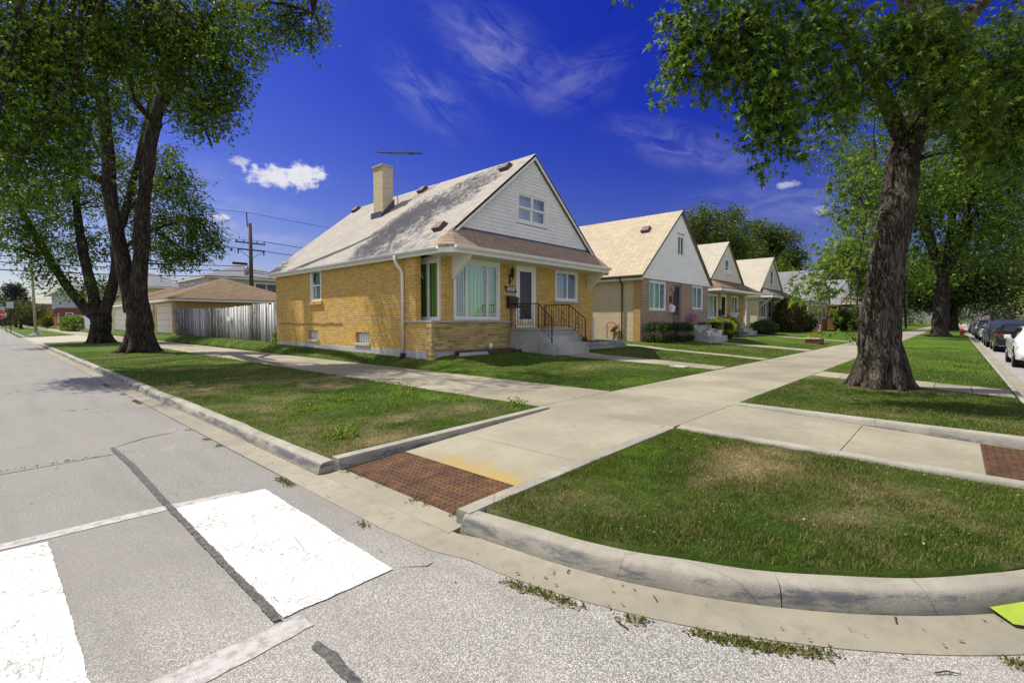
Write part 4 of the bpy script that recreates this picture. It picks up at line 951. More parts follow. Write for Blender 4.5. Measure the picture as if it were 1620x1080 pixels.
# ---------------------------------------------------------------- houses 2..6
def steps(x0, x1, yw, ytop, z0, zt, label, n=3, tread=.3):
    P = empty('porch_steps', (x0, ytop, z0), label, 'porch steps', 'concrete porch steps'); b = MB(); b.box(x0, x1, ytop, yw-.004, z0-.3, zt); b.build('landing', MAT['steps'], P, bevel=.012)
    b = MB(); rise = (zt-z0)/(n+1)
    for k in range(n): b.box(x0+.02, x1-.02, ytop-tread*(k+1)+.003, ytop-tread*k, z0-.3, zt-rise*(k+1))
    b.build('step', MAT['steps'], P, bevel=.01); return P
def house(label, x0, x1, yf, yb, zg, brick, roofm, sid, trim, ze=3.85, zr_=7.75, over=.32, wins=(), door=None, gw=None, flush=True, pentp=None, side_wins=(), base=None, vents=(), sl_side=None):
    P = empty('brick_house', (x0, yf, zg), label, 'house', 'gabled brick houses along the street')
    xc = (x0+x1)/2; half = (x1-x0)/2+over; sl = (zr_-ze)/half; f = FY(yf); g = FX(x0)
    hs_ = [w_[:4] for w_ in wins]
    if door: hs_.append((door[0], door[1], door[2], door[3]))
    b = MB(); wall_holes(b, f, x0, x1, zg-.4, ze, hs_, .2); 
    wall_holes(b, g, yf+.2, yb, zg-.4, ze-.05, [w_[:4] for w_ in side_wins], .2); b.box(x1-.2, x1, yf+.2, yb, zg-.4, ze-.05); b.box(x0+.2, x1-.2, yb-.2, yb-.003, zg-.4, ze-.05)
    b.build('wall', MAT[brick], P)
    if sl_side:   # the front corner pier in the front's own brick
        b = MB(); b.box(x0-.01, x0+.3, yf-.006, yf+.38, zg-.3, ze-.12); b.build('corner_pier', MAT[sl_side], P)
    for i, w_ in enumerate(wins): window(P, f, *w_[:4], **w_[4])
    for w_ in side_wins: window(P, g, *w_[:4], **w_[4])
    yg = yf-.12 if flush else yf-.30+.25
    G_ = FY(yg); zb = ze-.12 if flush else pentp['zt']; hg = (zr_-.2-zb)/sl; hg = min(hg, half-.05) if flush else hg
    lap_gable(G_, xc, zb, zb+hg*sl-.04, hg, sl, .16, .018, skip=(gw[0], gw[1], gw[2], gw[3]) if gw else None).build('siding', MAT[sid], P)
    b = MB(); b.add([(x0+.1, yb-.1, ze-.1), (x1-.1, yb-.1, ze-.1), (xc, yb-.1, zr_-.25), (x0+.1, yb, ze-.1), (x1-.1, yb, ze-.1), (xc, yb, zr_-.25)], [(0, 1, 2), (3, 5, 4), (0, 3, 4, 1), (1, 4, 5, 2), (2, 5, 3, 0)]); b.build('rear_gable', MAT[sid], P)
    if flush:
        b = MB(); b.box(xc-hg, xc+hg, yg, yf+.01, zb-.02, zb); b.build('soffit', MAT[sid], P)
    if gw: window(P, G_, *gw[:4], **gw[4])
    gable_roof(xc, half, ze, zr_, yg-.12, yb+.3, .09).build('roof', MAT[roofm], P)
    rake(G_, xc, ze-.02 if flush else zb-.05, zr_-.02, half if flush else (zr_-zb)/sl, .07, .10, .135).build('bargeboard', MAT[trim], P)
    b = MB()
    for s in (-1, 1): b.box(xc+s*(half-.05), xc+s*(half-.02), yg-.1, yb+.3, ze-.24, ze-.06)
    b.build('fascia', MAT['white_trim'], P)
    b = MB(); gutter_prof(b, xc-half+.0, yb+.25, xc-half+.0, yg-.1, ze-.13); gutter_prof(b, xc+half, yg-.1, xc+half, yb+.25, ze-.13); b.build('gutter', MAT[trim if trim != 'purple_trim' else 'brown_metal'], P)
    b = MB()
    for s in (-1, 1): b.box(xc+s*(half-.06), xc+s*((x1-x0)/2-.02), yg, yb+.25, ze-.25, ze-.235)
    b.build('eave_soffit', MAT['white_trim'], P)
    if pentp:
        q = pentp; c = q.get('xc', xc)
        pent(c, q['ht'], q['hb'], yg, q['zt'], q['yb'], q['zb'], q.get('ex')).build('skirt_roof', MAT[q['m']], P)
        b = MB(); b.box(c-q['hb'], c+q['hb'], q['yb'], q['yb']+.03, q['zb']-.22, q['zb']-.02)
        for s in (-1, 1): b.prism([(c+s*q['hb'], q['yb'], q['zb']-.22), (c+s*q['hb'], q['yb'], q['zb']-.02), (c+s*q['hb'], yf, q['zb']-.02), (c+s*q['hb'], yf, q['zb']-.22)], (-s*.03, 0, 0))
        b.box(c-q['hb']+.03, c+q['hb']-.03, q['yb']+.03, yf, q['zb']-.20, q['zb']-.19); b.build('skirt_fascia', MAT['white_trim'], P)
    if door:
        a0, a1, z0, z1, dm, fm = door; b = MB(); fbox(b, f, a0, a0+.09, z0, z1, -.12, .012); fbox(b, f, a1-.09, a1, z0, z1, -.12, .012); fbox(b, f, a0+.09, a1-.09, z1-.12, z1, -.12, .011); b.build('door_frame', MAT[fm], P)
        b = MB(); fbox(b, f, a0+.09, a0+.2, z0, z1-.12, -.06, -.02); fbox(b, f, a1-.2, a1-.09, z0, z1-.12, -.06, -.02); fbox(b, f, a0+.2, a1-.2, z1-.24, z1-.12, -.06, -.021); fbox(b, f, a0+.2, a1-.2, z0, z0+.55, -.06, -.021); D1 = b.build('door', MAT[dm], P)
        b = MB(); fbox(b, f, a0+.2, a1-.2, z0+.55, z1-.24, -.05, -.04); b.build('pane', MAT['pane_dark'], D1); b = MB(); fbox(b, f, a0+.09, a1-.09, z0, z1-.12, -.16, -.13); b.build('inner_door', MAT['door_brown'], D1)
        b = MB(); fbox(b, f, a1-.17, a1-.13, z0+.95, z0+1.1, -.02, .04); b.build('handle', MAT['chrome'], D1)
    for (vx, vy) in vents: roof_vent(P, vx, vy, ze+(vx-(xc-half))*sl, sl, s=1.2)
    return P, xc, half, sl
cw = dict(casing=.09, head=.1)
H2, xc2, hf2, sl2 = house('brown brick house with white siding gable, second house from the corner', 22.16, 30.86, 11.6, 24, .65, 'brick_beige', 'roof_cream', 'siding_white', 'purple_trim', 3.9, 7.80,
    wins=[(22.95, 24.95, 2.18, 3.72, dict(lites=(1, 1, 1), curt=('curtain_green', [(.02, .7)]), **cw)), (28.45, 30.15, 2.30, 3.76, dict(lites=(1, 1), curt=('curtain_green', [(.0, .5)]), **cw))],
    door=(25.75, 26.9, 1.40, 3.74, 'door_brown', 'tin'), gw=(26.05, 27.05, 5.22, 6.45, dict(lites=(1, 1), curt='curtain_blue', casing=.12, sill=False)), vents=((25.2, 12.9), (25.7, 20.8)))
# brown facing brick on the front and the first foot of the side
b = MB(); wall_holes(b, FY(11.6-.05), 22.15, 30.87, .45, 3.78, [(22.95, 24.95, 2.18, 3.72), (28.45, 30.15, 2.30, 3.76), (25.75, 26.9, 1.40, 3.74)], .046); b.build('front_wall', MAT['brick_brown'], H2)
b = MB(); b.box(22.13, 22.155, 11.60, 12.0, .45, 3.68); b.build('corner_return', MAT['brick_orange'], H2)
b = MB(); b.tube([(21.83, 12.62, 3.8), (21.86, 12.62, 3.65), (22.08, 12.62, 3.5), (22.10, 12.62, .7)], .045, 8); b.build('downspout', MAT['brown_metal'], H2)
b = MB(); fbox(b, FY(11.55), 25.30, 25.62, 2.62, 2.98, .005, .03); b.build('number_plate', MAT['black_paint'], H2)
b = MB(); b.prism([FY(11.55)(25.27, 2.1, .005), FY(11.55)(25.27, 2.52, .005), FY(11.55)(25.27, 2.42, .18), FY(11.55)(25.27, 2.1, .15)], (.44, 0, 0)); b.build('mailbox', MAT['white_vinyl'], H2, bevel=.01)
b = MB(); b.lathe((25.5, 11.42, 3.2), [(.02, 0), (.06, .05), (.07, .28), (.03, .33)], 8); b.build('wall_lantern', MAT['gas_yellow'], H2)
steps(25.5, 28.2, 11.55, 10.3, .62, 1.38, 'concrete porch steps with white flower pots at the brown brick second house')
GM = empty('gas_meter', (22.0, 12.75, .7), 'rusty gas meter with pipes on the pale side wall of the second house', 'gas meter')
b = MB(); b.lathe((21.98, 12.95, 1.15), [(.05, 0), (.13, .05), (.13, .22), (.05, .27)], 12); b.lathe((21.98, 13.12, 1.05), [(.04, 0), (.1, .04), (.1, .16), (.04, .2)], 10); b.build('meter', MAT['pipe_rust'], GM, smooth=True)
b = MB(); b.tube([(22.02, 13.45, .7), (22.02, 13.45, 1.5), (22.02, 13.2, 1.55), (21.98, 12.95, 1.5), (21.98, 12.95, 1.4)], .025, 6); b.tube([(21.98, 12.85, 1.3), (22.0, 12.78, 1.45), (22.0, 12.72, 1.2), (22.0, 12.72, .7)], .025, 6); b.tube([(21.98, 12.98, 1.15), (21.98, 12.98, .7)], .06, 8); b.build('pipe', MAT['pipe_rust'], GM)
for (x, y, z0, s) in ((26.2, 9.75, .98, 0), (27.9, 9.75, .98, 1)):
    T = empty('flower_pot', (x, y, z0-.0), ['white flower pot on the left side of the second house steps', 'white flower pot on the right side of the second house steps'][s], 'flower pot', 'white flower pots on steps')
    T.location.z = .81; b = MB(); b.lathe((x, y, .81), [(.09, 0), (.15, .26), (.17, .26), (.17, .30)], 12); b.build('pot', MAT['pot_white'], T)
    T['_pl'] = 1
RH = empty('porch_railing', (28.0, 10.3, 1.38), 'thin grey metal handrail on the steps of the second house', 'railing', 'porch railings')
b = MB(); b.tube([(28.15, 11.5, 2.3), (28.15, 10.4, 2.25), (28.15, 9.6, 1.65)], .02, 6); b.tube([(25.62, 10.35, 2.2), (25.62, 9.6, 1.6)], .018, 6); b.build('handrail', MAT['tin'], RH); b = MB()
for (x, y, z0, z1) in ((28.15, 10.4, 1.38, 2.25), (28.15, 9.65, .8, 1.67), (25.62, 10.35, 1.38, 2.2), (25.62, 9.65, .8, 1.65)): b.box(x-.012, x+.012, y-.012, y+.012, z0, z1)
b.build('post', MAT['tin'], RH)
b = MB()
for k in range(9):
    for x in (25.62, 28.15): b.box(x-.006, x+.006, 10.5+k*.11, 10.512+k*.11, 1.4, 2.2)
b.build('baluster', MAT['tin'], RH)

H3, *_ = house('yellow brick house with cream gable and white hipped porch roof, third from the corner', 35.0, 43.75, 13.3, 25, .72, 'brick_orange', 'roof_pale', 'siding_cream', 'brown_metal', 3.95, 7.80,
    wins=[(35.15, 37.55, 1.8, 3.62, dict(lites=(.7, 1, .7), curt=('curtain_white', [(.1, .9)]), **cw)), (40.6, 42.2, 2.2, 3.66, dict(lites=(1, 1), curt='curtain_green', **cw))],
    door=(38.2, 39.5, 1.5, 3.72, 'white_vinyl', 'white_trim'), gw=(38.75, 39.85, 5.15, 6.5, dict(kind='hung', casing=.12, sill=False, ac=True, curt='curtain_blue')), flush=False,
    pentp=dict(ht=3.5, hb=4.75, zt=4.72, yb=11.95, zb=3.98, m='roof_brown'))
b = MB(); b.lathe((37.9, 13.2, 2.0), [(.1, 0), (.1, .5)], 4); b.build('mailbox', MAT['black_paint'], H3)
steps(37.8, 40.2, 13.25, 12.1, .7, 1.48, 'concrete porch steps at the third house behind its clipped hedges')
H4, *_ = house('pale house with beige side wall and small purple hipped awning roof, fourth from the corner', 47.5, 56.3, 13.3, 26, .72, 'brick_beige', 'roof_pale', 'siding_cream', 'white_trim', 3.95, 7.80,
    wins=[(48.0, 50.4, 1.9, 3.6, dict(lites=(1, 1, 1), curt='curtain_blue', **cw)), (52.9, 54.6, 2.2, 3.6, dict(lites=(1, 1), curt='curtain_white', **cw))],
    door=(51.0, 52.2, 1.5, 3.7, 'white_vinyl', 'white_trim'), gw=(51.3, 52.5, 5.1, 6.6, dict(kind='hung', casing=.12, sill=False, curt='curtain_blue')), flush=False,
    pentp=dict(ht=3.3, hb=4.5, zt=4.72, yb=11.95, zb=3.98, m='roof_dusk'))
b = MB(); b.tube([(48.0, 13.25, 2.9), (47.6, 12.1, 3.75)], .05, 6); b.build('eave_bracket', MAT['white_trim'], H4); b = MB(); b.tube([(47.3, 14.2, 3.8), (47.42, 14.2, 3.6), (47.42, 14.2, .8)], .06, 8); b.build('downspout', MAT['white_trim'], H4)
H5, *_ = house('grey shingled house with dark side window beyond the pale fourth house', 61.4, 70.2, 11.6, 24, .72, 'brick_orange', 'roof_grey', 'siding_cream', 'black_paint', 3.85, 7.6,
    wins=[(62.5, 64.5, 1.9, 3.5, dict(lites=(1, 1), **cw)), (67.0, 69.0, 1.9, 3.5, dict(lites=(1, 1), **cw))], side_wins=[(11.95, 13.6, 1.6, 3.6, dict(lites=(1,), casing=.16, sill=True))],
    door=(65.2, 66.3, 1.4, 3.6, 'door_brown', 'white_trim'), gw=(65.2, 66.4, 5.1, 6.4, dict(kind='hung', casing=.12, sill=False)), vents=((64.6, 13.2),))
H6, *_ = house('orange brown house with white posted porch half hidden by maple leaves and the big trunk', 75.0, 83.8, 11.0, 24, .72, 'brick_red', 'roof_grey', 'siding_white', 'white_trim', 3.85, 7.3,
    wins=[(76, 78.2, 1.9, 3.5, dict(lites=(1, 1), **cw)), (80.5, 82.5, 1.9, 3.5, dict(lites=(1, 1), **cw))], door=(79.0, 80.0, 1.4, 3.6, 'door_brown', 'white_trim'), flush=False,
    pentp=dict(ht=4.2, hb=4.7, zt=4.8, yb=9.0, zb=4.0, m='roof_brown'))
b = MB()
for x in (75.0, 77.5, 81, 84): b.box(x-.07, x+.07, 9.15, 9.29, .7, 3.8)
b.build('post', MAT['white_trim'], H6)
H7, *_ = house('far pale house seen between trunks beyond the parked cars', 104, 113, 13, 26, .72, 'brick_beige', 'roof_grey', 'siding_white', 'white_trim', 3.85, 7.5, wins=[(105, 107, 1.9, 3.5, dict(lites=(1, 1), **cw)), (109.5, 111.5, 1.9, 3.5, dict(lites=(1, 1), **cw))], door=(107.8, 108.8, 1.4, 3.6, 'white_vinyl', 'white_trim'))
H1.rotation_euler.x = 0
# ================================================================ GARAGES, FENCE, FAR HOUSES ON THE LEFT
def at(u, v, t):
    """world point seen at photo position (u, v) t metres in front: used only to read positions off the photograph"""
    sa, ca, sp, cp = math.sin(CAM_AZ), math.cos(CAM_AZ), math.sin(CAM_PITCH), math.cos(CAM_PITCH)
    F = Vector((ca*cp, sa*cp, -sp)); Rr = Vector((sa, -ca, 0)); U = Rr.cross(F)
    return Vector((0, 0, CAM_H))+(F+Rr*((u-810)/FPX)+U*((540-v)/FPX))*t
def hip_roof(x0, x1, y0, y1, ze, zr_, th=.1):
    b = MB(); xm, ym = (x0+x1)/2, (y0+y1)/2; w_, d = x1-x0, y1-y0
    if w_ > d: r0, r1 = (x0+d/2, ym), (x1-d/2, ym)
    else: r0, r1 = (xm, y0+w_/2), (xm, y1-w_/2)
    c = [(x0, y0), (x1, y0), (x1, y1), (x0, y1)]; v = [(x, y, ze) for x, y in c]+[(r0[0], r0[1], zr_), (r1[0], r1[1], zr_)]+[(x, y, ze-th) for x, y in c]
    f = [(0, 1, 5, 4), (1, 2, 5), (2, 3, 4, 5), (3, 0, 4)] if w_ > d else [(0, 1, 4), (1, 2, 5, 4), (2, 3, 5), (3, 0, 4, 5)]
    return b.add(v, f+[(0, 6, 7, 1), (1, 7, 8, 2), (2, 8, 9, 3), (3, 9, 6, 0), (9, 8, 7, 6)])
def eaves_band(b, x0, x1, y0, y1, z0, z1, t=.03):
    b.box(x0, x1, y0, y0+t, z0, z1); b.box(x0, x1, y1-t, y1, z0, z1); b.box(x0, x0+t, y0+t, y1-t, z0, z1); b.box(x1-t, x1, y0+t, y1-t, z0, z1)
    b.box(x0+t, x1-t, y0+t, y1-t, z0+.01, z0+.02); return b
def garage(label, x0, x1, y0, y1, zg, ze, zr_, doors, brick, roofm, over=.55):
    P = empty('garage', (x0, y0, zg), label, 'garage', 'garages along the alley'); b = MB()
    wall_holes(b, FX(x0), y0, y1, zg-.3, ze, [(a, c, zg-.3, zg+2.25) for a, c in doors], .2); b.box(x0+.2, x1, y0, y0+.2, zg-.3, ze); b.box(x1-.2, x1, y0+.2, y1, zg-.3, ze); b.box(x0+.2, x1-.2, y1-.2, y1, zg-.3, ze)
    b.build('wall', MAT[brick], P); hip_roof(x0-over, x1+over, y0-over, y1+over, ze+.03, zr_).build('roof', MAT[roofm], P)
    eaves_band(MB(), x0-over-.03, x1+over+.03, y0-over-.03, y1+over+.03, ze-.17, ze-.03).build('fascia', MAT['white_trim'], P)
    for a, c in doors:
        d = MB(); n = 4; g = FX(x0)
        for k in range(n):
            for j in range(4):
                w_ = (c-a-.2)/4; h_ = 2.1/n; fbox(d, g, a+.1+j*w_+.02, a+.1+(j+1)*w_-.02, zg+k*h_+.03, zg+(k+1)*h_-.03, -.10, -.075)
            fbox(d, g, a+.1, c-.1, zg+k*2.1/n+.006, zg+(k+1)*2.1/n-.006, -.14, -.10)
        dd = d.build('garage_door', MAT['garage_door'], P); d = MB(); fbox(d, g, a, a+.1, zg-.1, zg+2.25, -.12, .015); fbox(d, g, c-.1, c, zg-.1, zg+2.25, -.12, .015); fbox(d, g, a+.1, c-.1, zg+2.1, zg+2.25, -.12, .013); d.build('frame', MAT['siding_cream'], dd)
    return P
GR1 = garage('brick garage with cream door and brown hip roof behind the weathered fence', 9.2, 18.2, 41.4, 51.5, .68, 3.22, 5.25, [(42.3, 47.6), (48.3, 51.2)], 'brick_orange', 'roof_brown')
b = MB(); 
for yy in (41.85, 47.95): b.lathe((9.08, yy, 2.05), [(.03, 0), (.09, .06), (.09, .45), (.03, .5)], 6)
b.build('wall_lantern', MAT['sign_white'], GR1)
GR2 = garage('second garage with wide white door seen between the two big left trunks', 9.2, 18, 58.2, 69, .68, 3.2, 5.2, [(59.2, 66.6)], 'siding_beige', 'roof_brown')
# the weathered board fence
FE = empty('board_fence', (9.1, 23.3, .6), 'weathered grey and white upright board fence between the corner house and garage', 'fence')
vs, fs, rn = [], [], []; y = 23.05; rr = random.Random(5)
while y < 41.2:
    w_ = rr.uniform(.12, .16); t = (y-23)/18.2; x = 9.10+rr.uniform(-.012, .012); zt = 2.42+.06*math.sin(y*.35)-.0*t+rr.uniform(-.03, .03)+(.0 if rr.random() > .1 else -.1); z0 = .52+.01*(y-23); lean = rr.uniform(-.02, .02)
    if rr.random() > .02:
        i = len(vs)
        vs += [(x, y, z0), (x, y+w_, z0), (x+.022, y+w_, z0), (x+.022, y, z0), (x, y+lean, zt), (x, y+w_+lean, zt+rr.uniform(-.02, .02)), (x+.022, y+w_+lean, zt), (x+.022, y+lean, zt)]
        fs += [tuple(q+i for q in f) for f in [(0, 3, 2, 1), (4, 5, 6, 7), (0, 1, 5, 4), (1, 2, 6, 5), (2, 3, 7, 6), (3, 0, 4, 7)]]; r_ = .5+.35*math.sin(y*.9+1)+rr.uniform(-.35, .35); r_ += .5 if y < 25 else 0; rn += [r_]*6
    y += w_+rr.uniform(.004, .014)
raw('board', vs, fs, MAT['fence_wood'], FE, {'rnd': ('FACE', rn)})
b = MB()
for z in (.95, 1.5, 2.1): b.box(9.16, 9.21, 23.1, 41.2, z, z+.09)
for yy in np.arange(24, 41.3, 2.43): b.box(9.21, 9.30, yy-.05, yy+.05, .5, 2.3)
b.build('rail', MAT['pole_wood'], FE)
b = MB(); fbox(b, FX(9.09), 29.2, 29.6, 1.62, 1.84, .005, .12); b.build('letter_slot', MAT['white_vinyl'], FE)
# two-storey and further houses
def block(label, x0, x1, y0, y1, zg, ze, zr_, lower, upper, zsplit, roofm, winsx=(), winsy=(), over=.5, flat=False, cat='house'):
    P = empty('house', (x0, y0, zg), label, cat, 'houses along the left street'); g, f = FX(x0), FY(y0)
    for nm, za, zb, mm, o in (('lower_wall', zg-.4, zsplit, lower, 0), ('upper_wall', zsplit, ze, upper, .03)):
        if zb-za < .1: continue
        b = MB(); gg, ff = FX(x0-o), FY(y0-o)
        hx = [w_ for w_ in winsx if za < w_[2] < zb]; hy = [w_ for w_ in winsy if za < w_[2] < zb]
        wall_holes(b, gg, y0+.2-o, y1, za, zb, [h[:4] for h in hx], .2); wall_holes(b, ff, x0-o, x1, za, zb, [h[:4] for h in hy], .2); b.box(x1-.2, x1, y0+.2-o, y1, za, zb); b.box(x0+.2-o, x1-.2, y1-.2, y1, za, zb)
        b.build(nm, MAT[mm], P)
        for w_ in hx: window(P, gg, *w_[:4], lites=w_[4] if len(w_) > 4 else (1, 1), casing=.1)
        for w_ in hy: window(P, ff, *w_[:4], lites=w_[4] if len(w_) > 4 else (1, 1), casing=.1)
    if flat: MB().box(x0-.1, x1+.1, y0-.1, y1+.1, ze, ze+.25).build('parapet', MAT['stonecap'], P)
    else:
        hip_roof(x0-over, x1+over, y0-over, y1+over, ze+.04, zr_).build('roof', MAT[roofm], P); eaves_band(MB(), x0-over-.03, x1+over+.03, y0-over-.03, y1+over+.03, ze-.16, ze-.03).build('fascia', MAT['white_trim'], P)
    return P
HC = block('pale grey two-storey house with hip roof rising behind the brown garage roof', 15.9, 25.2, 58, 69.5, .6, 6.35, 8.3, 'brick_beige', 'siding_bluegrey', 3.2, 'roof_grey', [(63, 64.6, 4.6, 5.9), (65.6, 67, 4.6, 5.9)], [(20.4, 23.0, 4.5, 5.95), (17.2, 18.2, 4.9, 5.7, (1,))])
for i, (x, y) in enumerate(((19.2, 62), (18.6, 64.5))): roof_vent(HC, x, y, 7.5, .35, s=1.3)
HA = block('long cream two-storey house with grey hip roof behind the forked left tree', 10.2, 19, 74, 96, .6, 5.9, 8.0, 'siding_beige', 'siding_beige', 3.2, 'roof_grey', [(76, 78, 3.7, 5.2), (80, 82, 3.7, 5.2), (85, 88, 3.7, 5.2), (91, 93, 3.7, 5.2), (79, 81, 1.2, 2.6)], [(12, 14, 3.7, 5.2)])
HB = block('red brick house with pale blue-white upper storey at the far left corner', 9.2, 18.2, 122, 138, .4, 6.9, 9.2, 'brick_red', 'siding_bluegrey', 4.1, 'roof_grey', [(124, 127, 1.4, 3.2), (123.5, 126, 4.8, 6.2, (1, 1, 1))], [(9.9, 11, 1.4, 3.2, (1,))], over=1.0)
HD = block('far flat-roofed brown brick building behind the lamp pole', 7.5, 22, 188, 210, .2, 6.3, 6.3, 'brick_far', 'brick_far', 3.2, 'roof_grey', [(190, 192, 4.2, 5.6), (196, 198, 4.2, 5.6)], [(8.4, 9.6, 3.9, 5.4, (1,)), (14, 16, 3.9, 5.4)], flat=True, cat='building')
HE = block('far low brown brick building at the left edge behind the stop sign', -2, 6, 215, 232, .1, 4.0, 5.2, 'brick_far', 'siding_cream', 3.0, 'roof_brown', [], [(1, 3, 1, 2.5)], cat='building')
F2 = empty('picket_fence', (9.0, 70, .5), 'pale grey upright board fence beyond the alley behind the forked tree', 'fence'); b = MB()
for k in range(150): b.box(9.0, 9.03, 70+k*.15, 70.13+k*.15, .5, 2.35)
b.build('board', MAT['siding_bluegrey'], F2); b = MB(); b.box(9.03, 9.08, 70, 92.5, .9, 1.0); b.box(9.03, 9.08, 70, 92.5, 1.9, 2.0); b.build('rail', MAT['pole_wood'], F2)
CB = MB(); CB.box(9.1, 10.3, 105, 108, .3, 2.5); CB.box(9.0, 10.4, 104.9, 108.1, 2.5, 2.6); tag(CB.build('utility_box', MAT['foundation'], bevel=.03), 'beige boxy wall block behind the green hedge at the far left', 'wall block')

# ================================================================ POLES, WIRES, SIGNS
UP = empty('utility_pole', (17.4, 50.2, .7), 'wooden utility pole with crossarms and transformer behind the garage roof', 'utility pole')
px, py = 17.4, 50.2
b = MB(); b.tube([(px, py, .3), (px, py, 11.0)], [.21, .15], 12); b.build('pole', MAT['pole_wood'], UP, smooth=True)
b = MB(); b.box(px-1.35, px+1.35, py-.06, py+.06, 9.05, 9.17); b.box(px-1.2, px+1.3, py-.06, py+.06, 8.4, 8.52); b.tube([(px-.25, py, 10.6), (px-.3, py, 12.0)], .05, 6); b.build('crossarm', MAT['pole_wood'], UP)
b = MB()
for dx_ in (-1.25, -.6, .6, 1.25): b.lathe((px+dx_, py, 9.17), [(.03, 0), (.05, .05), (.05, .16), (.02, .2)], 8)
for dx_ in (-1.1, 1.2): b.lathe((px+dx_, py, 8.0), [(.03, 0), (.06, .1), (.06, .4), (.03, .5)], 8)
b.build('insulator', MAT['black_iron'], UP)
b = MB(); b.lathe((px-.42, py, 6.0), [(.05, 0), (.2, .05), (.2, .75), (.05, .85)], 12); b.build('transformer', MAT['tin'], UP, smooth=True)
b = MB(); b.tube([(px, py, 7.6), (px+1.2, py, 8.4)], .025, 5); b.tube([(px, py, 7.6), (px-1.0, py, 8.4)], .025, 5); b.build('brace', MAT['pole_wood'], UP)
UP2 = empty('utility_pole', (-22, 50.2, 0), 'far wooden utility pole at the other end of the alley wires', 'utility pole'); b = MB(); b.tube([(-22, 50.2, -.1), (-22, 50.2, 11)], [.21, .15], 10); b.build('pole', MAT['pole_wood'], UP2)
def wires(name, label, pts, r=.018, sag=.5):
    b = MB()
    for (p, q) in pts:
        p = Vector(p); q = Vector(q); b.tube([p.lerp(q, t)-Vector((0, 0, sag*4*t*(1-t))) for t in np.linspace(0, 1, 15)], r, 4)
    tag(b.build(name, MAT['wire']), label, 'wires')
L0 = -22; RX = 66
wires('power_wire', 'thin black power wires strung high on the pole crossarms', [((px+d, py, z), (L0+d, py, z+.1), ) for d, z in ((-.3, 12.0), (-1.25, 9.4), (.6, 9.4), (-1.1, 8.5))]+[((px+d, py, z), (RX, py+d, z)) for d, z in ((-.3, 12.0), (.6, 9.4), (1.25, 9.4), (1.2, 8.5), (-1.1, 8.5))], .02, .6)
wires('telephone_cable', 'thick black telephone cables hanging below the power wires', [((px, py, z), (L0, py, z+.1)) for z in (5.9, 6.45, 6.9)]+[((px, py, z), (RX, py, z)) for z in (5.9, 6.3, 6.5)], .038, .7)
b = MB(); c = at(383, 417, 50); b.tube([c+Vector((-.9, 0, 0)), c+Vector((.5, 0, 0))], .13, 8); tag(b.build('splice_case', MAT['wire']), 'black cable splice case hanging on the wires left of the wooden pole', 'splice case')
wires('power_wire', 'far thin wires crossing the left sky over the red brick house', [((-30, y, z), (60, y, z)) for y, z in ((128, 11.8), (150, 8.6), (150, 9.6), (180, 8.3))], .03, .8)
# lamp pole on its base
LP_ = empty('street_lamp_pole', (3.35, 69.5, .15), 'pale concrete lamp pole standing alone on the far left verge', 'lamp pole'); b = MB(); b.tube([(3.35, 69.5, .1), (3.2, 69.5, 10.2)], [.14, .08], 12); b.build('pole', MAT['pole_concrete'], LP_, smooth=True)
b = MB(); b.lathe((3.35, 69.5, .12), [(.55, 0), (.5, .12), (.25, .18), (.2, .4)], 14); b.build('base', MAT['steps'], LP_)
b = MB(); b.tube([(3.2, 69.5, 10.1), (2.6, 69.5, 10.6), (1.2, 69.5, 10.7)], .05, 6); b.build('arm', MAT['pole_concrete'], LP_)
b = MB(); b.box(.5, 1.3, 69.35, 69.65, 10.58, 10.72); b.build('lamp_head', MAT['tin'], LP_)
def octo(cx, cz, r, y, rot=22.5): return [(cx+r*math.cos(R(rot+45*k)), y, cz+r*math.sin(R(rot+45*k))) for k in range(8)]
sx, sy = at(2, 498, 62).x, at(2, 498, 62).y; sz = at(2, 498, 62).z
ST = empty('stop_sign', (sx, sy, .1), 'red octagonal stop sign on a dark leaning post at the left edge', 'stop sign'); yaw = -R(90)+R(87)
def oct_mesh(r, th):
    b = MB(); b.prism([(r*math.cos(R(22.5+45*k)), 0, r*math.sin(R(22.5+45*k))) for k in range(8)], (0, th, 0)); return b
o = oct_mesh(.52, .01).build('sign_border', MAT['sign_white'], None); o.parent = ST; o.location = (0, 0, sz-.1)
o2 = oct_mesh(.485, .006).build('sign_face', MAT['sign_red'], None); o2.parent = ST; o2.location = (0, -.006, sz-.1)
t_ = text('lettering', 'STOP', .42, (0, 0, 0), (R(90), 0, 0), MAT['sign_white'], None, .003); t_.parent = ST; t_.location = (0, -.009, sz-.1)
b = MB(); b.tube([(0, .03, sz+.8), (.05, .03, sz-.6), (.45, .03, 0)], .04, 6); o = b.build('post', MAT['pole_wood'], None); o.parent = ST
b = MB(); b.box(-.35, .35, 0, .012, sz+.5, sz+.95); o = b.build('plaque', MAT['sign_back'], None); o.parent = ST
ST.rotation_euler.z = R(-5)
p = at(17, 519, 62)
NP = empty('notice_sign', (p.x, p.y, .12), 'blank pale square sign on a black post right of the stop sign', 'sign')
b = MB(); b.tube([(p.x, p.y, .05), (p.x, p.y, 3.9)], .045, 6); b.build('post', MAT['black_iron'], NP); b = MB(); b.box(p.x-.32, p.x+.34, p.y-.06, p.y-.045, 3.25, 4.1); b.build('panel', MAT['sign_back'], NP)
p = at(73, 516, 80); b = MB(); b.tube([(p.x, p.y, .1), (p.x, p.y, 3.6)], .05, 6); b.box(p.x-.12, p.x+.12, p.y-.05, p.y+.05, 3.3, 3.5); tag(b.build('short_post', MAT['black_iron']), 'short dark post on the pavement in front of the red brick house', 'post')
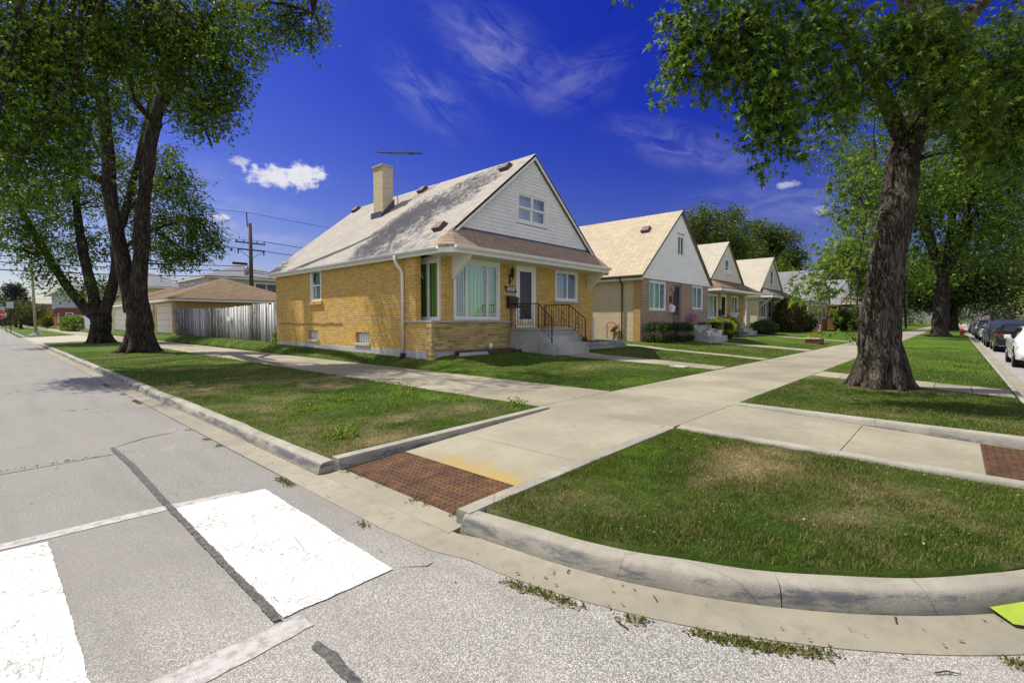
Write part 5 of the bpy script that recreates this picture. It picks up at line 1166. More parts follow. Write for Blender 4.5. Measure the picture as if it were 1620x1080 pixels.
# hydrant
HYD = empty('fire_hydrant', (68, -.55, .15), 'small red fire hydrant on the verge beside the kerb and parked cars', 'fire hydrant'); b = MB(); b.lathe((68, -.55, .13), [(.2, 0), (.2, .05), (.13, .07), (.13, .5), (.17, .52), (.17, .57), (.14, .6), (.1, .7), (.04, .75), (.04, .8)], 12); b.build('barrel', MAT['hydrant_red'], HYD, smooth=True)
b = MB(); b.tube([(67.75, -.55, .5), (68.25, -.55, .5)], .07, 8); b.tube([(68, -.85, .48), (68, -.6, .48)], .09, 8); b.build('nozzle', MAT['hydrant_red'], HYD); b = MB(); b.box(67.68, 68.32, -.72, -.38, .5, .78); b.build('bonnet', MAT['hydrant_red'], HYD, bevel=.04)

# ================================================================ CARS
def car(kind, paint, loc, rz, label, group='cars parked along the right kerb'):
    """lofted body: stations along the length; x forward, y left"""
    P = empty('parked_car', loc, label, 'car', group, rz)
    if kind == 'sedan': Lh, W_, zt = 2.38, .92, 1.44; prof = [(-2.38, .50, .78, .80), (-2.30, .30, .95, .87), (-2.0, .24, 1.04, .91), (-1.55, .22, 1.06, .92), (-.9, .2, 1.0, .92), (0, .19, .95, .92), (.7, .2, .93, .92), (1.2, .21, .90, .915), (1.8, .23, .82, .90), (2.2, .26, .72, .84), (2.38, .38, .58, .72)]; cab = [(-1.98, 1.05, .72, 1.06), (-1.25, 1.03, .60, 1.40), (-.6, 1.0, .585, 1.455), (.05, .97, .58, 1.44), (.55, .95, .6, 1.36), (1.28, .90, .74, .92)]
    else: Lh, W_, zt = 2.35, .95, 1.72; prof = [(-2.35, .55, .95, .84), (-2.28, .34, 1.10, .90), (-2.0, .28, 1.16, .94), (-1.5, .26, 1.14, .95), (-.8, .24, 1.10, .95), (0, .23, 1.07, .95), (.7, .24, 1.05, .95), (1.2, .26, 1.03, .94), (1.8, .28, .97, .92), (2.2, .32, .85, .86), (2.35, .45, .68, .74)]; cab = [(-2.22, 1.12, .80, 1.14), (-2.0, 1.14, .72, 1.62), (-1.3, 1.12, .68, 1.71), (-.4, 1.09, .67, 1.72), (.3, 1.07, .67, 1.66), (.62, 1.05, .68, 1.55), (1.3, 1.02, .80, 1.05)]
    n = len(prof); K = 12
    vs = []
    for (x, zb, zbelt, w_) in prof:
        zm = zb+(zbelt-zb)*.55; sec = [(w_*.80, zb), (w_*.97, zb+.06), (w_, zm), (w_*.985, zbelt-.10), (w_*.93, zbelt-.02), (w_*.7, zbelt+.015)]
        sec = sec+[(-a, z) for a, z in sec[::-1]]; vs += [(x, a, z) for a, z in sec]
    fs = [(i*K+q, i*K+(q+1) % K, (i+1)*K+(q+1) % K, (i+1)*K+q) for i in range(n-1) for q in range(K)]+[tuple(range(K)), tuple((n-1)*K+q for q in range(K))[::-1]]
    def put(b, name, m, parent, **kw):
        o = b.build(name, MAT[m], None, **kw); o.parent = parent; return o
    b = MB(); b.add(vs, fs); body = put(b, 'body', paint, P, angle=38)
    # cabin: roof and pillars in paint, glass slightly proud
    vs = []; K2 = 6
    for (x, zbelt, w_, zr_) in cab:
        wb = .86 if kind == 'sedan' else .90; wb = min(wb, w_+.26*(1 if zr_-zbelt > .15 else .4))
        vs += [(x, wb, zbelt-.02), (x, w_+.03, zr_-.06), (x, w_-.08, zr_), (x, -w_+.08, zr_), (x, -w_-.03, zr_-.06), (x, -wb, zbelt-.02)]
    m_ = len(cab); fs = [(i*K2+q, i*K2+(q+1) % K2, (i+1)*K2+(q+1) % K2, (i+1)*K2+q) for i in range(m_-1) for q in range(K2)]+[tuple(range(K2)), tuple((m_-1)*K2+q for q in range(K2))[::-1]]
    b = MB(); b.add(vs, fs); put(b, 'cabin', paint, P, angle=35)
    gl = MB(); V = [Vector(v) for v in vs]
    def quad(a, bb, c, d, off=.008, sh=.10):
        ce = (a+bb+c+d)/4; nn = (bb-a).cross(d-a).normalized()
        if nn.dot(ce-Vector((ce.x*.6, 0, .9))) < 0: nn = -nn
        q = [p+(ce-p)*sh+nn*off for p in (a, bb, c, d)]; gl.add(q+[p-nn*.02 for p in q], [(0, 1, 2, 3), (0, 4, 5, 1), (1, 5, 6, 2), (2, 6, 7, 3), (3, 7, 4, 0)])
    r = lambda i, q: V[i*K2+q]
    quad(r(0, 2), r(0, 3), r(1, 3), r(1, 2), .012, .05) if kind == 'sedan' else quad(r(0, 1), r(0, 4), r(1, 4), r(1, 1), .012, .06)
    quad(r(m_-1, 2), r(m_-1, 3), r(m_-2, 3), r(m_-2, 2), .012, .05)
    half = m_//2
    for s in (0, 1):
        e0, e1 = (0, 1) if s == 0 else (5, 4)
        for (i, j) in ((1, half), (half, m_-2)):
            quad(r(i, e0), r(j, e0), r(j, e1), r(i, e1), .01, .06)
    put(gl, 'window', 'car_glass', P)
    for (wx, wy) in ((-1.42, 1), (-1.42, -1), (1.40, 1), (1.40, -1)):
        rr_ = .335 if kind == 'sedan' else .37; b = MB(); y0 = wy*(W_-.20); y1 = wy*(W_+.005)
        b.tube([(wx, y0, rr_), (wx, y0+wy*.03, rr_), (wx, y1-wy*.03, rr_), (wx, y1, rr_)], [rr_*.9, rr_, rr_, rr_*.9], 22); wh = put(b, 'wheel', 'tyre', P)
        b = MB(); b.tube([(wx, y1-wy*.02, rr_), (wx, y1+wy*.006, rr_)], [rr_*.66, rr_*.62], 14); put(b, 'rim', 'rim', wh)
        b = MB(); b.tube([(wx, wy*(W_-.25), rr_+.03), (wx, wy*(W_-.012), rr_+.03)], rr_*1.17, 20); put(b, 'wheel_arch', 'under', P)
    b = MB(); b.box(-Lh+.15, Lh-.2, -W_+.15, W_-.15, .16, .3); put(b, 'underbody', 'under', P)
    zt2 = .86 if kind == 'sedan' else 1.0
    for s in (-1, 1):
        b = MB(); b.prism([(-Lh-.005, s*.42, zt2-.07), (-Lh+.03, s*.80, zt2-.05), (-Lh+.20, s*.905, zt2-.02), (-Lh+.20, s*.90, zt2+.08), (-Lh+.05, s*.80, zt2+.09), (-Lh+.02, s*.42, zt2+.05)], (.07, s*.008, 0)); put(b, 'tail_light', 'tail_red', P)
        b = MB(); b.prism([(Lh-.02, s*.45, .58), (Lh-.15, s*.76, .6), (Lh-.35, s*.88, .66), (Lh-.35, s*.87, .76), (Lh-.18, s*.74, .72), (Lh-.05, s*.45, .66)], (-.06, s*.01, 0)); put(b, 'headlight', 'head_clear', P)
        b = MB(); b.box(.72, .92, s*(W_+.02), s*(W_+.2), zt2+.12, zt2+.26); put(b, 'mirror', paint, P, bevel=.03)
    b = MB(); b.box(-Lh-.03, -Lh+.05, -.26, .26, zt2-.14, zt2-.0); put(b, 'number_plate', 'sign_back', P)
    b = MB(); b.box(-Lh-.02, -Lh+.1, -.42, .42, zt2+.0+.045, zt2+.065); b.box(-Lh-.03, -Lh+.1, -.78, .78, .33, .36); put(b, 'chrome_strip', 'chrome', P)
    b = MB(); b.prism([(-Lh-.04, -.80, .36), (-Lh-.04, .80, .36), (-Lh+.25, .9, .36), (-Lh+.25, -.9, .36)], (0, 0, .14)); put(b, 'bumper', paint, P, bevel=.02)
    return P
YC = -2.42
cars = [('sedan', 'car_white', 25.7, 'white car at the right edge, mostly cut off, nearest the camera', math.pi),
        ('sedan', 'car_black', 37.4, 'black sedan with red tail lights parked behind the nearest white car', 0),
        ('suv', 'car_navy', 43.2, 'dark navy sport utility car parked just beyond the black sedan', 0),
        ('suv', 'car_grey', 48.8, 'dark grey sport utility car, third dark car from the black sedan end', 0),
        ('sedan', 'car_white', 57.0, 'white car with a bright tail light beyond the dark sport utility cars', 0),
        ('suv', 'car_grey', 63.2, 'dark car with high red brake light between two white cars', 0),
        ('suv', 'car_silver', 70.0, 'silver white tall car beyond the car with the high red light', 0),
        ('sedan', 'car_blue', 77.5, 'dark blue car in the distant part of the parked row', 0),
        ('sedan', 'car_black', 84.5, 'distant black sedan near the end of the parked row', 0),
        ('suv', 'car_grey', 92.0, 'distant dark tall car second from the end of the parked row', 0),
        ('sedan', 'car_silver', 100, 'most distant silver car ending the parked row', 0)]
for kd, pt, x, lb, rz in cars: car(kd, pt, (x, YC+random.uniform(-.06, .06), .0), rz, lb)
car('suv', 'car_white', (84, 9.2, .5), R(90)+R(80), 'white car on a driveway seen left of the second trunk', 'cars parked along the right kerb')
# ================================================================ VEGETATION
def unit(v): return v/np.maximum(np.linalg.norm(v, axis=-1, keepdims=True), 1e-9)
def leaf_template(kind):
    if kind == 'maple':      # five lobes with pointed tips
        rim = [(.0, .06), (.10, .12), (.40, .02), (.20, .26), (.62, .60), (.20, .50), (.13, .58), (.0, 1.08)]
        pts = [(0, .36)]+[(x, y) for x, y in rim]+[(-x, y) for x, y in rim[-2:0:-1]]
        v = np.array([(x, y, -.28*abs(x)-.12*y*y) for x, y in pts], float); n = len(pts)-1
        f = [(0, 1+i, 1+(i+1) % n) for i in range(n)]
    elif kind == 'tri':      # three-pointed small leaf
        pts = [(0, 0), (.42, .30), (.16, .45), (0, 1), (-.16, .45), (-.42, .30)]
        v = np.array([(x, y, -.3*abs(x)) for x, y in pts], float); f = [(0, 1, 2), (0, 2, 3), (0, 3, 4), (0, 4, 5)]
    else:                    # folded rhombus
        v = np.array([(0, 0, 0), (.36, .5, -.12), (0, 1, 0), (-.36, .5, -.12)], float); f = [(0, 1, 2), (0, 2, 3)]
    return v, np.array(f)
def leaves(clumps, size, kind='rhomb', per=9, length=.45, droop=.5, jitter=.10, rng=RNG, upb=.35):
    """clumps: (cx,cy,cz,rx,ry,rz,n). returns verts, faces, rnd for every leaf"""
    tv, tf = leaf_template(kind); O, Dn = [], []
    for (cx, cy, cz, rx, ry, rz_, n) in clumps:
        m = max(1, int(n/per)); d = unit(rng.normal(size=(m, 3))); rad = rng.random((m, 1))**.45
        o = np.array([cx, cy, cz])+d*rad*np.array([rx, ry, rz_]); sd_ = unit(d*.7+rng.normal(size=(m, 3))*.5+np.array([0, 0, -droop])); L = length*(.6+.8*rng.random((m, 1)))
        t = rng.random((m, per, 1))
        p = o[:, None, :]+sd_[:, None, :]*t*L[:, None, :]+np.array([0, 0, -1.])*(t**2)*droop*L[:, None, :]*.5+rng.normal(size=(m, per, 3))*jitter
        O.append(p.reshape(-1, 3)); Dn.append(np.repeat(sd_, per, 0))
    O = np.concatenate(O); Dn = np.concatenate(Dn); n = len(O)
    tip = unit(Dn*.5+rng.normal(size=(n, 3))*.6+np.array([0, 0, -.35*max(droop, .3)])); nr = unit(rng.normal(size=(n, 3))*.8+np.array([0, 0, upb]))
    side = unit(np.cross(tip, nr)); nr = np.cross(side, tip)*(.3+2.6*rng.random((n, 1))); side = side*(.5+.6*rng.random((n, 1))); s = size*(.55+.75*rng.random((n, 1)))
    V = O[:, None, :]+s[:, None, :]*(side[:, None, :]*tv[None, :, 0:1]+tip[:, None, :]*tv[None, :, 1:2]+nr[:, None, :]*tv[None, :, 2:3])
    Fc = tf[None]+(np.arange(n)*len(tv))[:, None, None]; r = np.repeat(rng.random(n), len(tf))
    return V.reshape(-1, 3), Fc.reshape(-1, 3), r
def crown(P, clumps, size, m, kind='rhomb', name='crown', **kw):
    v, f, r = leaves(clumps, size, kind, **kw); return raw(name, v, f, MAT[m], P, {'rnd': ('FACE', r)})
def limb(b, pts, rads, n=10, sub=5, wob=.04):
    """smooth tapered limb through the given points with a little waviness"""
    P = [Vector(p) for p in pts]; out = []; rr = []
    for i in range(len(P)-1):
        p0, p1, p2, p3 = P[max(i-1, 0)], P[i], P[i+1], P[min(i+2, len(P)-1)]
        for k in range(sub):
            t = k/sub; q = .5*((2*p1)+(p2-p0)*t+(2*p0-5*p1+4*p2-p3)*t*t+(3*p1-p0-3*p2+p3)*t**3); r = rads[i]+(rads[i+1]-rads[i])*t
            out.append(q+Vector((random.uniform(-1, 1), random.uniform(-1, 1), 0))*wob*r); rr.append(r*(1+random.uniform(-.03, .03)))
    out.append(P[-1]); rr.append(rads[-1]); b.tube(out, rr, n); return b
def roots(b, c, r, n, length, h=.5, zf=None):
    for k in range(n):
        a = 2*math.pi*k/n+random.uniform(-.3, .3); d = Vector((math.cos(a), math.sin(a), 0)); L = length*random.uniform(.7, 1.15)
        b.tube([Vector(c)+d*r*.45+Vector((0, 0, h)), Vector(c)+d*r*.72+Vector((0, 0, h*.55)), Vector(c)+d*r*1.0+Vector((0, 0, h*.22)), Vector(c)+d*(r+L*.45)+Vector((0, 0, .03)), Vector(c)+d*(r+L)+Vector((0, 0, -.10))], [r*.42, r*.46, r*.42, r*.30, r*.12], 9)
def gnarl(o, amp=.03, sc=3.0):
    me = o.data; n = len(me.vertices); co = np.empty(n*3, np.float32); me.vertices.foreach_get('co', co); co = co.reshape(-1, 3)
    no = np.empty(n*3, np.float32); me.vertices.foreach_get('normal', no); no = no.reshape(-1, 3)
    d = (vnoise(co[:, 0]*sc+co[:, 2]*.8, co[:, 1]*sc-co[:, 2]*.6, 1)-.5)+.5*(vnoise(co[:, 0]*sc*3, co[:, 1]*sc*3+co[:, 2]*1.5, 1)-.5)
    co = co+no*d[:, None]*amp*2; me.vertices.foreach_set('co', co.ravel()); me.update()
def twigs(b, clumps, limbs, k=.35, r0=.05, every=1, rng=RNG):
    """thin boughs from the nearest limb point to each clump"""
    pts = [Vector(p) for L_ in limbs for p in L_]
    for i, c in enumerate(clumps):
        if i % every: continue
        c_ = Vector(c[:3]); q = min(pts, key=lambda p: (p-c_).length+max(0, p.z-c_.z)*.8); L = (c_-q).length
        if L < .2 or L > 8: continue
        mid = q.lerp(c_, .5)+Vector((rng.normal()*.06*L, rng.normal()*.06*L, .12*L)); rr_ = min(r0, .02+.012*L)
        b.tube([q, q.lerp(mid, .6)+Vector((0, 0, .03*L)), mid, c_, c_+(c_-mid)*.25], [rr_, rr_*.8, rr_*.6, rr_*.3, .006], 5)
def ell(center, rad, n, r, dens, seed, shell=.75, zmin=None, cut=None, flat=1.0):
    """clumps scattered through an ellipsoidal crown"""
    g_ = np.random.default_rng(seed); out = []
    while len(out) < n:
        d = g_.normal(size=3); d /= np.linalg.norm(d); q = g_.random()**(1/(1+3*shell)); p = np.array(center)+d*q*np.array(rad)
        if zmin and p[2] < zmin: continue
        if cut and not cut(p): continue
        rr_ = r*(.6+.8*g_.random()); out.append((*p, rr_, rr_, rr_*.7*flat, int(dens*(rr_/r)**2)))
    return out
def tree(name, label, cat, base, limbs, clumps, size, m, bark='bark', kind='rhomb', group=None, root=None, tw=(0, .05, 1), gn=.03, **kw):
    T = empty(name, base, label, cat, group); b = MB()
    for pts, rads in limbs: limb(b, pts, rads)
    if root: roots(b, base, *root)
    if tw[0] is not None: twigs(b, clumps, [l[0] for l in limbs], r0=tw[1], every=tw[2])
    o = b.build('trunk', MAT[bark], T, smooth=True); gnarl(o, gn); 
    crown(T, clumps, size, m, kind, **kw); return T

# ---- the big silver maple beside the right pavement (R1)
A = lambda *q: at(*q)
R1b = (13.05, 1.15, .15)
tr = [Vector((13.05, 1.15, .1)), Vector((13.05, 1.15, .5)), A(1390, 530, 10.42), A(1396, 450, 10.42), A(1413, 350, 10.45), A(1430, 260, 10.5), A(1446, 180, 10.5), A(1463, 90, 10.6), A(1478, -60, 10.8), A(1500, -260, 11)]
limbs = [(tr, [.50, .42, .375, .345, .345, .325, .30, .26, .22, .15])]
limbs += [([A(1432, 225, 10.5), A(1380, 120, 10.0), A(1300, 20, 9.3), A(1180, -70, 8.6), A(1060, -120, 8.4)], [.17, .13, .10, .07, .04]),
          ([A(1455, 120, 10.6), A(1530, 30, 10.4), A(1640, -80, 10.0)], [.2, .15, .1]), ([A(1448, 170, 10.5), A(1500, 190, 10.2), A(1570, 140, 9.6), A(1650, 110, 9.2)], [.12, .09, .07, .04]),
          ([A(1463, 70, 10.7), A(1400, -60, 11.5), A(1300, -200, 12)], [.18, .13, .08]), ([A(1300, 20, 9.3), A(1230, 60, 9.0), A(1215, 160, 8.9)], [.05, .035, .015])]
cl = []
def C(u, v, t, r, n, sq=1.0, store=None): p = A(u, v, t); (cl if store is None else store).append((p.x, p.y, p.z, r, r, r*sq, n))
for u, v, t, r, n in [(1072, 28, 9.2, .34, 130), (1066, 78, 9.2, .22, 90), (1063, 105, 9.1, .16, 55), (1092, 60, 9.0, .3, 120), (1078, 118, 9.1, .12, 26), (1085, -10, 9, .4, 150), (1118, 105, 9.0, .18, 75), (1130, 90, 9.0, .2, 80), (1122, 122, 9.1, .1, 22),
        (1120, 25, 9.0, .42, 220), (1165, 20, 8.8, .42, 240), (1185, 55, 8.8, .34, 180), (1150, 65, 9.1, .3, 150), (1210, 10, 8.7, .45, 260), (1155, 98, 9.1, .2, 75),
        (1225, 70, 8.6, .38, 230), (1195, 110, 8.6, .28, 150), (1190, 150, 8.6, .26, 130), (1235, 120, 8.6, .30, 190), (1220, 160, 8.5, .27, 170), (1250, 165, 8.6, .2, 95), (1200, 185, 8.6, .2, 85), (1208, 212, 8.6, .13, 40), (1213, 235, 8.6, .09, 18), (1242, 195, 8.6, .2, 80), (1248, 222, 8.6, .1, 24), (1262, 180, 8.6, .12, 30),
        (1265, 20, 8.6, .45, 270), (1280, 70, 8.9, .38, 220), (1300, 115, 9.0, .32, 170), (1315, 155, 9.1, .24, 110), (1295, 160, 9.0, .15, 45), (1330, 40, 9.0, .45, 270), (1352, 95, 9.2, .36, 200), (1345, 140, 9.2, .22, 95), (1335, 172, 9.2, .1, 22), (1372, 130, 9.4, .22, 90),
        (1390, 40, 9.4, .5, 320), (1400, 95, 9.6, .35, 190), (1420, 70, 9.4, .42, 260), (1455, 40, 9.2, .5, 330), (1480, 85, 9.0, .42, 260), (1462, 120, 8.9, .26, 140), (1495, 130, 8.7, .36, 230), (1500, 165, 8.6, .2, 95), (1515, 60, 9.0, .5, 330), (1520, 110, 8.8, .4, 260),
        (1545, 160, 8.9, .4, 240), (1560, 100, 9.2, .5, 330), (1565, 200, 9.3, .4, 220), (1530, 200, 9.2, .25, 110), (1590, 50, 9.2, .55, 330), (1600, 130, 9.3, .5, 300), (1600, 195, 9.4, .4, 220), (1580, 235, 9.6, .26, 100), (1612, 250, 9.6, .25, 90), (1640, 60, 9.2, .6, 300), (1650, 160, 9.4, .5, 250),
        (975, 2, 8.6, .05, 10)]:
    C(u, v, t, r*.84, int(n*2.0), 1.25)
for i in range(46):     # the part of the crown above the picture
    C(random.uniform(1060, 1760), random.uniform(-420, -20), random.uniform(8.6, 13), random.uniform(.5, .85), 170)
T1 = tree('maple_tree', 'huge leaning maple with thick furrowed trunk and drooping boughs beside the right pavement', 'tree', R1b, limbs, cl, .13, 'leaf_maple', kind='maple', root=(.38, 8, .38, .95), tw=(0, .05, 1), gn=.04, per=12, length=.46, droop=1.0, jitter=.055, group='street trees')
# bright shoots and ivy on that trunk
sh = []
for u, v, t, r, n in [(1330, 300, 10.3, .3, 55), (1345, 335, 10.2, .3, 75), (1352, 265, 10.4, .26, 50), (1340, 375, 10.0, .28, 60), (1318, 395, 9.9, .26, 52), (1300, 415, 9.8, .2, 42), (1275, 430, 9.7, .2, 46), (1255, 445, 9.7, .15, 26), (1290, 450, 9.8, .2, 44), (1315, 440, 9.9, .24, 56), (1305, 478, 9.8, .2, 44), (1318, 495, 9.8, .12, 18), (1335, 420, 9.9, .22, 45), (1368, 300, 10.2, .16, 26), (1330, 345, 10.1, .2, 26), (1372, 220, 10.5, .18, 22), (1385, 180, 10.5, .22, 34)]: C(u, v, t, r, int(n*1.3), .9, sh)
crown(T1, sh, .13, 'leaf_bright', 'maple', name='bright_shoot', per=6, length=.3, droop=.4, jitter=.06)
b = MB(); twigs(b, sh, [[A(1370, 430, 10.3), A(1375, 330, 10.3), A(1385, 260, 10.4)]], r0=.018); b.build('shoot_stem', MAT['bark'], T1)
IV = empty('ivy', (12.8, 1.5, .5), 'pale ivy climbing the edges of the big leaning maple trunk', 'ivy')
iv = []
for k in range(46): v = 300+k*5.3; C(1357+6*math.sin(k*.7)-(v-300)*.03, v, 10.35, .055, 14, 1.0, iv)
for k in range(44): v = 215+k*5.2; C(1437-(v-215)*.045+4*math.sin(k*.9), v, 10.3, .05, 12, 1.0, iv)
crown(IV, iv, .075, 'leaf_olive', 'tri', name='foliage', per=4, length=.08, droop=.5, jitter=.03)
b = MB(); b.tube([A(1360, 560, 10.4), A(1356, 480, 10.33), A(1362, 400, 10.35), A(1372, 330, 10.4)], .018, 5); b.tube([A(1433, 520, 10.3), A(1430, 420, 10.25), A(1436, 330, 10.25), A(1447, 240, 10.3)], .02, 5); b.build('stem', MAT['bark'], IV)

# ---- left maple with twin stems (L1)
t0 = 22.0
base = (4.75, 27.6, .16)
B0 = Vector((4.75, 27.6, .1)); fk = A(214, 470, t0)
limbs = [([B0, Vector((4.75, 27.6, .8)), A(221, 500, t0), fk], [.66, .56, .50, .46]),
         ([A(210, 492, t0), A(194, 410, t0), A(177, 330, t0), A(170, 240, t0), A(160, 120, t0), A(140, 0, t0-3), A(120, -140, t0-6)], [.36, .31, .29, .27, .22, .17, .1]),
         ([A(219, 492, t0), A(222, 400, t0), A(229, 300, t0), A(241, 215, t0), A(257, 150, t0)], [.36, .32, .28, .26, .28]),
         ([A(260, 160, t0), A(300, 80, t0-.5), A(350, 10, t0-1.5), A(420, -60, t0-2)], [.22, .16, .12, .07]), ([A(262, 155, t0), A(266, 60, t0-1.5), A(258, -60, t0-4), A(240, -170, t0-6)], [.28, .22, .17, .1]),
         ([A(170, 290, t0), A(110, 262, t0-1), A(60, 242, t0-2), A(-30, 215, t0-3)], [.18, .14, .11, .06]), ([A(160, 140, t0), A(90, 118, t0-2), A(20, 112, t0-4), A(-60, 90, t0-5)], [.17, .13, .1, .06]),
         ([A(350, 20, t0-1.5), A(430, 5, t0-2.5), A(495, 20, t0-3)], [.08, .05, .02]), ([A(252, 200, t0), A(215, 160, t0-1.5), A(200, 90, t0-3)], [.14, .10, .07]),
         ([A(158, 120, t0), A(150, 20, t0-5), A(160, -80, t0-8)], [.15, .1, .06])]
cl = []
L1c = [(500, 15, 19, .55, 260), (480, 45, 19, .5, 220), (505, 50, 19, .35, 100), (492, 70, 19, .2, 40), (450, 20, 19.3, .8, 420), (445, 55, 19.2, .5, 180), (410, 15, 20, .95, 520), (400, 50, 20, .7, 330), (370, 70, 20.5, .8, 400), (405, 78, 20.5, .4, 110), (360, 20, 20.5, 1., 560), (375, 115, 20.8, .55, 230), (355, 110, 21, .7, 300),
       (350, 150, 21, .7, 330), (370, 140, 21, .35, 100), (340, 180, 21, .5, 210), (320, 195, 21, .4, 130), (345, 165, 21.3, .5, 160), (320, 140, 21, .85, 420), (310, 90, 20.5, 1., 520), (300, 170, 21.2, .6, 270), (290, 190, 21.3, .35, 110), (320, 40, 20, 1.1, 600), (275, 60, 20, 1.0, 560), (285, 20, 19, 1.0, 560), (270, 110, 20.5, .9, 430), (240, 40, 18.5, 1.0, 560), (230, 90, 18, .9, 520), (225, 130, 18.5, .8, 430), (210, 30, 17.5, 1.0, 560), (195, 80, 17, .95, 540), (200, 150, 18, .7, 330),
       (190, 180, 19, .6, 230), (160, 40, 16.5, 1.0, 560), (150, 100, 16.5, .95, 520), (165, 150, 17, .75, 360), (150, 190, 18, .7, 320), (170, 230, 20, .6, 180), (120, 60, 16, .9, 500), (110, 120, 16, .85, 460), (120, 170, 17, .8, 400), (110, 215, 18, .7, 300), (80, 30, 15.5, .9, 500), (70, 90, 15.5, .85, 460), (60, 150, 16, .8, 420), (75, 190, 17, .8, 380), (50, 215, 17.5, .7, 300), (30, 60, 15, .9, 480), (20, 20, 15, .9, 480), (20, 125, 15.5, .8, 400), (10, 175, 16, .8, 400), (25, 235, 18, .7, 280), (-20, 100, 15.5, .9, 400), (-20, 200, 16.5, .8, 340), (60, 275, 19, .6, 200), (20, 290, 18.5, .7, 240), (-10, 260, 18, .7, 260), (90, 255, 19, .5, 160), (135, 240, 19.5, .5, 150), (285, 150, 22.5, .7, 280), (215, 200, 22.5, .6, 200), (255, 130, 23, .8, 300)]
for u, v, t, r, n in L1c:
    t = float(np.interp(u, [0, 100, 200, 300, 365, 410, 500], [14, 14.6, 15.4, 16.2, 16.8, 19, 20]))
    if 140 < u < 300 and v > 95: t = 23.2
    C(u, v, t, r*.86, int(n*1.75), .85)
    if u < 330 and t < 22: C(u+random.uniform(-14, 14), v+random.uniform(-10, 14), t-1.2, r*.8, int(n*.4), .85)
for i in range(60): C(random.uniform(-160, 380), random.uniform(-420, -20), random.uniform(12.5, 18), random.uniform(.8, 1.2), 260, .8)
for i in range(16): C(random.uniform(400, 540), random.uniform(-130, -25), random.uniform(18.5, 20), .7, 240, .8)
T2 = tree('maple_tree', 'tall twin-stemmed maple with flared base, nearer of the two left verge trees', 'tree', base, limbs, cl, .16, 'leaf_maple', bark='bark_shaded', kind='tri', root=(.52, 9, .6, 1.2), gn=.05, per=9, length=.6, droop=.5, jitter=.12, group='street trees')
cy = []
for u, v, t, r, n in [(60, 55, 14.6, .45, 150), (45, 95, 14.6, .5, 190), (85, 70, 14.8, .45, 150), (110, 90, 15, .35, 90), (75, 110, 14.8, .35, 110), (30, 75, 14.6, .3, 60), (15, 30, 14.4, .3, 50)]: C(u, v, t, r, n, .8, cy)
crown(T2, cy, .15, 'leaf_bright', 'tri', name='sunlit_foliage', per=8, length=.5, droop=.4, jitter=.1)
# ---- second left maple with three limbs (L2)
t0 = 31.4; base = (5.0, 41.2, .17); B0 = Vector((5.0, 41.2, .1))
limbs = [([B0, Vector((5.0, 41.2, .9)), A(160, 512, t0), A(158, 496, t0)], [.66, .57, .56, .62]),
         ([A(152, 502, t0), A(122, 474, t0), A(92, 432, t0), A(60, 378, t0), A(30, 325, t0-1), A(0, 280, t0-2)], [.34, .28, .25, .21, .15, .09]),
         ([A(156, 500, t0), A(144, 450, t0), A(131, 395, t0), A(122, 330, t0), A(116, 250, t0), A(112, 160, t0)], [.33, .30, .27, .23, .17, .11]),
         ([A(164, 502, t0), A(174, 465, t0), A(183, 430, t0), A(184, 385, t0), A(202, 320, t0), A(222, 240, t0), A(240, 150, t0)], [.37, .32, .29, .26, .21, .16, .1]),
         ([A(202, 330, t0), A(250, 290, t0-.5), A(290, 270, t0-1)], [.14, .09, .04]), ([A(184, 400, t0), A(240, 365, t0), A(300, 345, t0)], [.12, .08, .04])]
cl = []
L2c = [(340, 385, 31, .55, 170), (320, 370, 31, .8, 260), (345, 365, 31, .3, 60), (300, 395, 31, .8, 270), (270, 400, 31, .7, 230), (265, 415, 31, .4, 90), (305, 405, 31, .5, 120), (310, 340, 31, .8, 240), (285, 360, 31.5, 1., 330), (250, 380, 32, 1., 330), (245, 340, 32, 1.1, 360), (290, 310, 31, .8, 240), (270, 280, 31, 1., 310), (300, 290, 31, .4, 90), (265, 250, 31, .8, 210), (245, 300, 31.5, 1.1, 340), (215, 270, 33, 1.1, 300), (205, 340, 33, 1., 260), (195, 380, 33, .8, 170),
       (120, 290, 31, 1.1, 330), (100, 340, 31, 1.0, 300), (80, 300, 30, 1.1, 340), (50, 330, 30, 1.1, 330), (30, 365, 30, .9, 240), (60, 370, 31, .8, 200), (90, 385, 31, .7, 170), (20, 310, 29, 1.1, 330), (-10, 340, 29, 1.1, 300), (5, 385, 29, .6, 120), (55, 400, 30.5, .5, 110), (75, 420, 30.5, .5, 100), (55, 430, 30.5, .4, 70), (60, 448, 30.5, .3, 36), (95, 410, 31, .5, 80), (115, 400, 31.5, .6, 110), (145, 370, 32, .8, 180), (150, 320, 33, 1.0, 240), (140, 405, 32, .5, 80), (165, 400, 32, .5, 70), (110, 445, 31, .4, 50), (130, 455, 31, .4, 46), (155, 440, 32, .5, 80), (165, 460, 31.5, .4, 70), (120, 460, 31, .3, 40), (190, 300, 33, 1.0, 240), (160, 260, 33, 1.1, 260), (75, 450, 31, .25, 24), (40, 395, 30, .6, 120)]
for u, v, t, r, n in L2c: C(u, v, t, r*.98, int(n*2.3), .8); C(u+random.uniform(-12, 12), v+random.uniform(-12, 8), t+1.5, r, int(n*.6), .8)
for i in range(40): C(random.uniform(-40, 290), random.uniform(-40, 260), random.uniform(30, 37), random.uniform(1.0, 1.5), 170, .8)
T3 = tree('maple_tree', 'maple forking low into three dark limbs, farther of the two left verge trees', 'tree', base, limbs, cl, .21, 'leaf_maple', kind='tri', bark='bark_dark', root=(.52, 8, .45, 1.0), gn=.05, per=9, length=.7, droop=.3, jitter=.16, group='street trees')
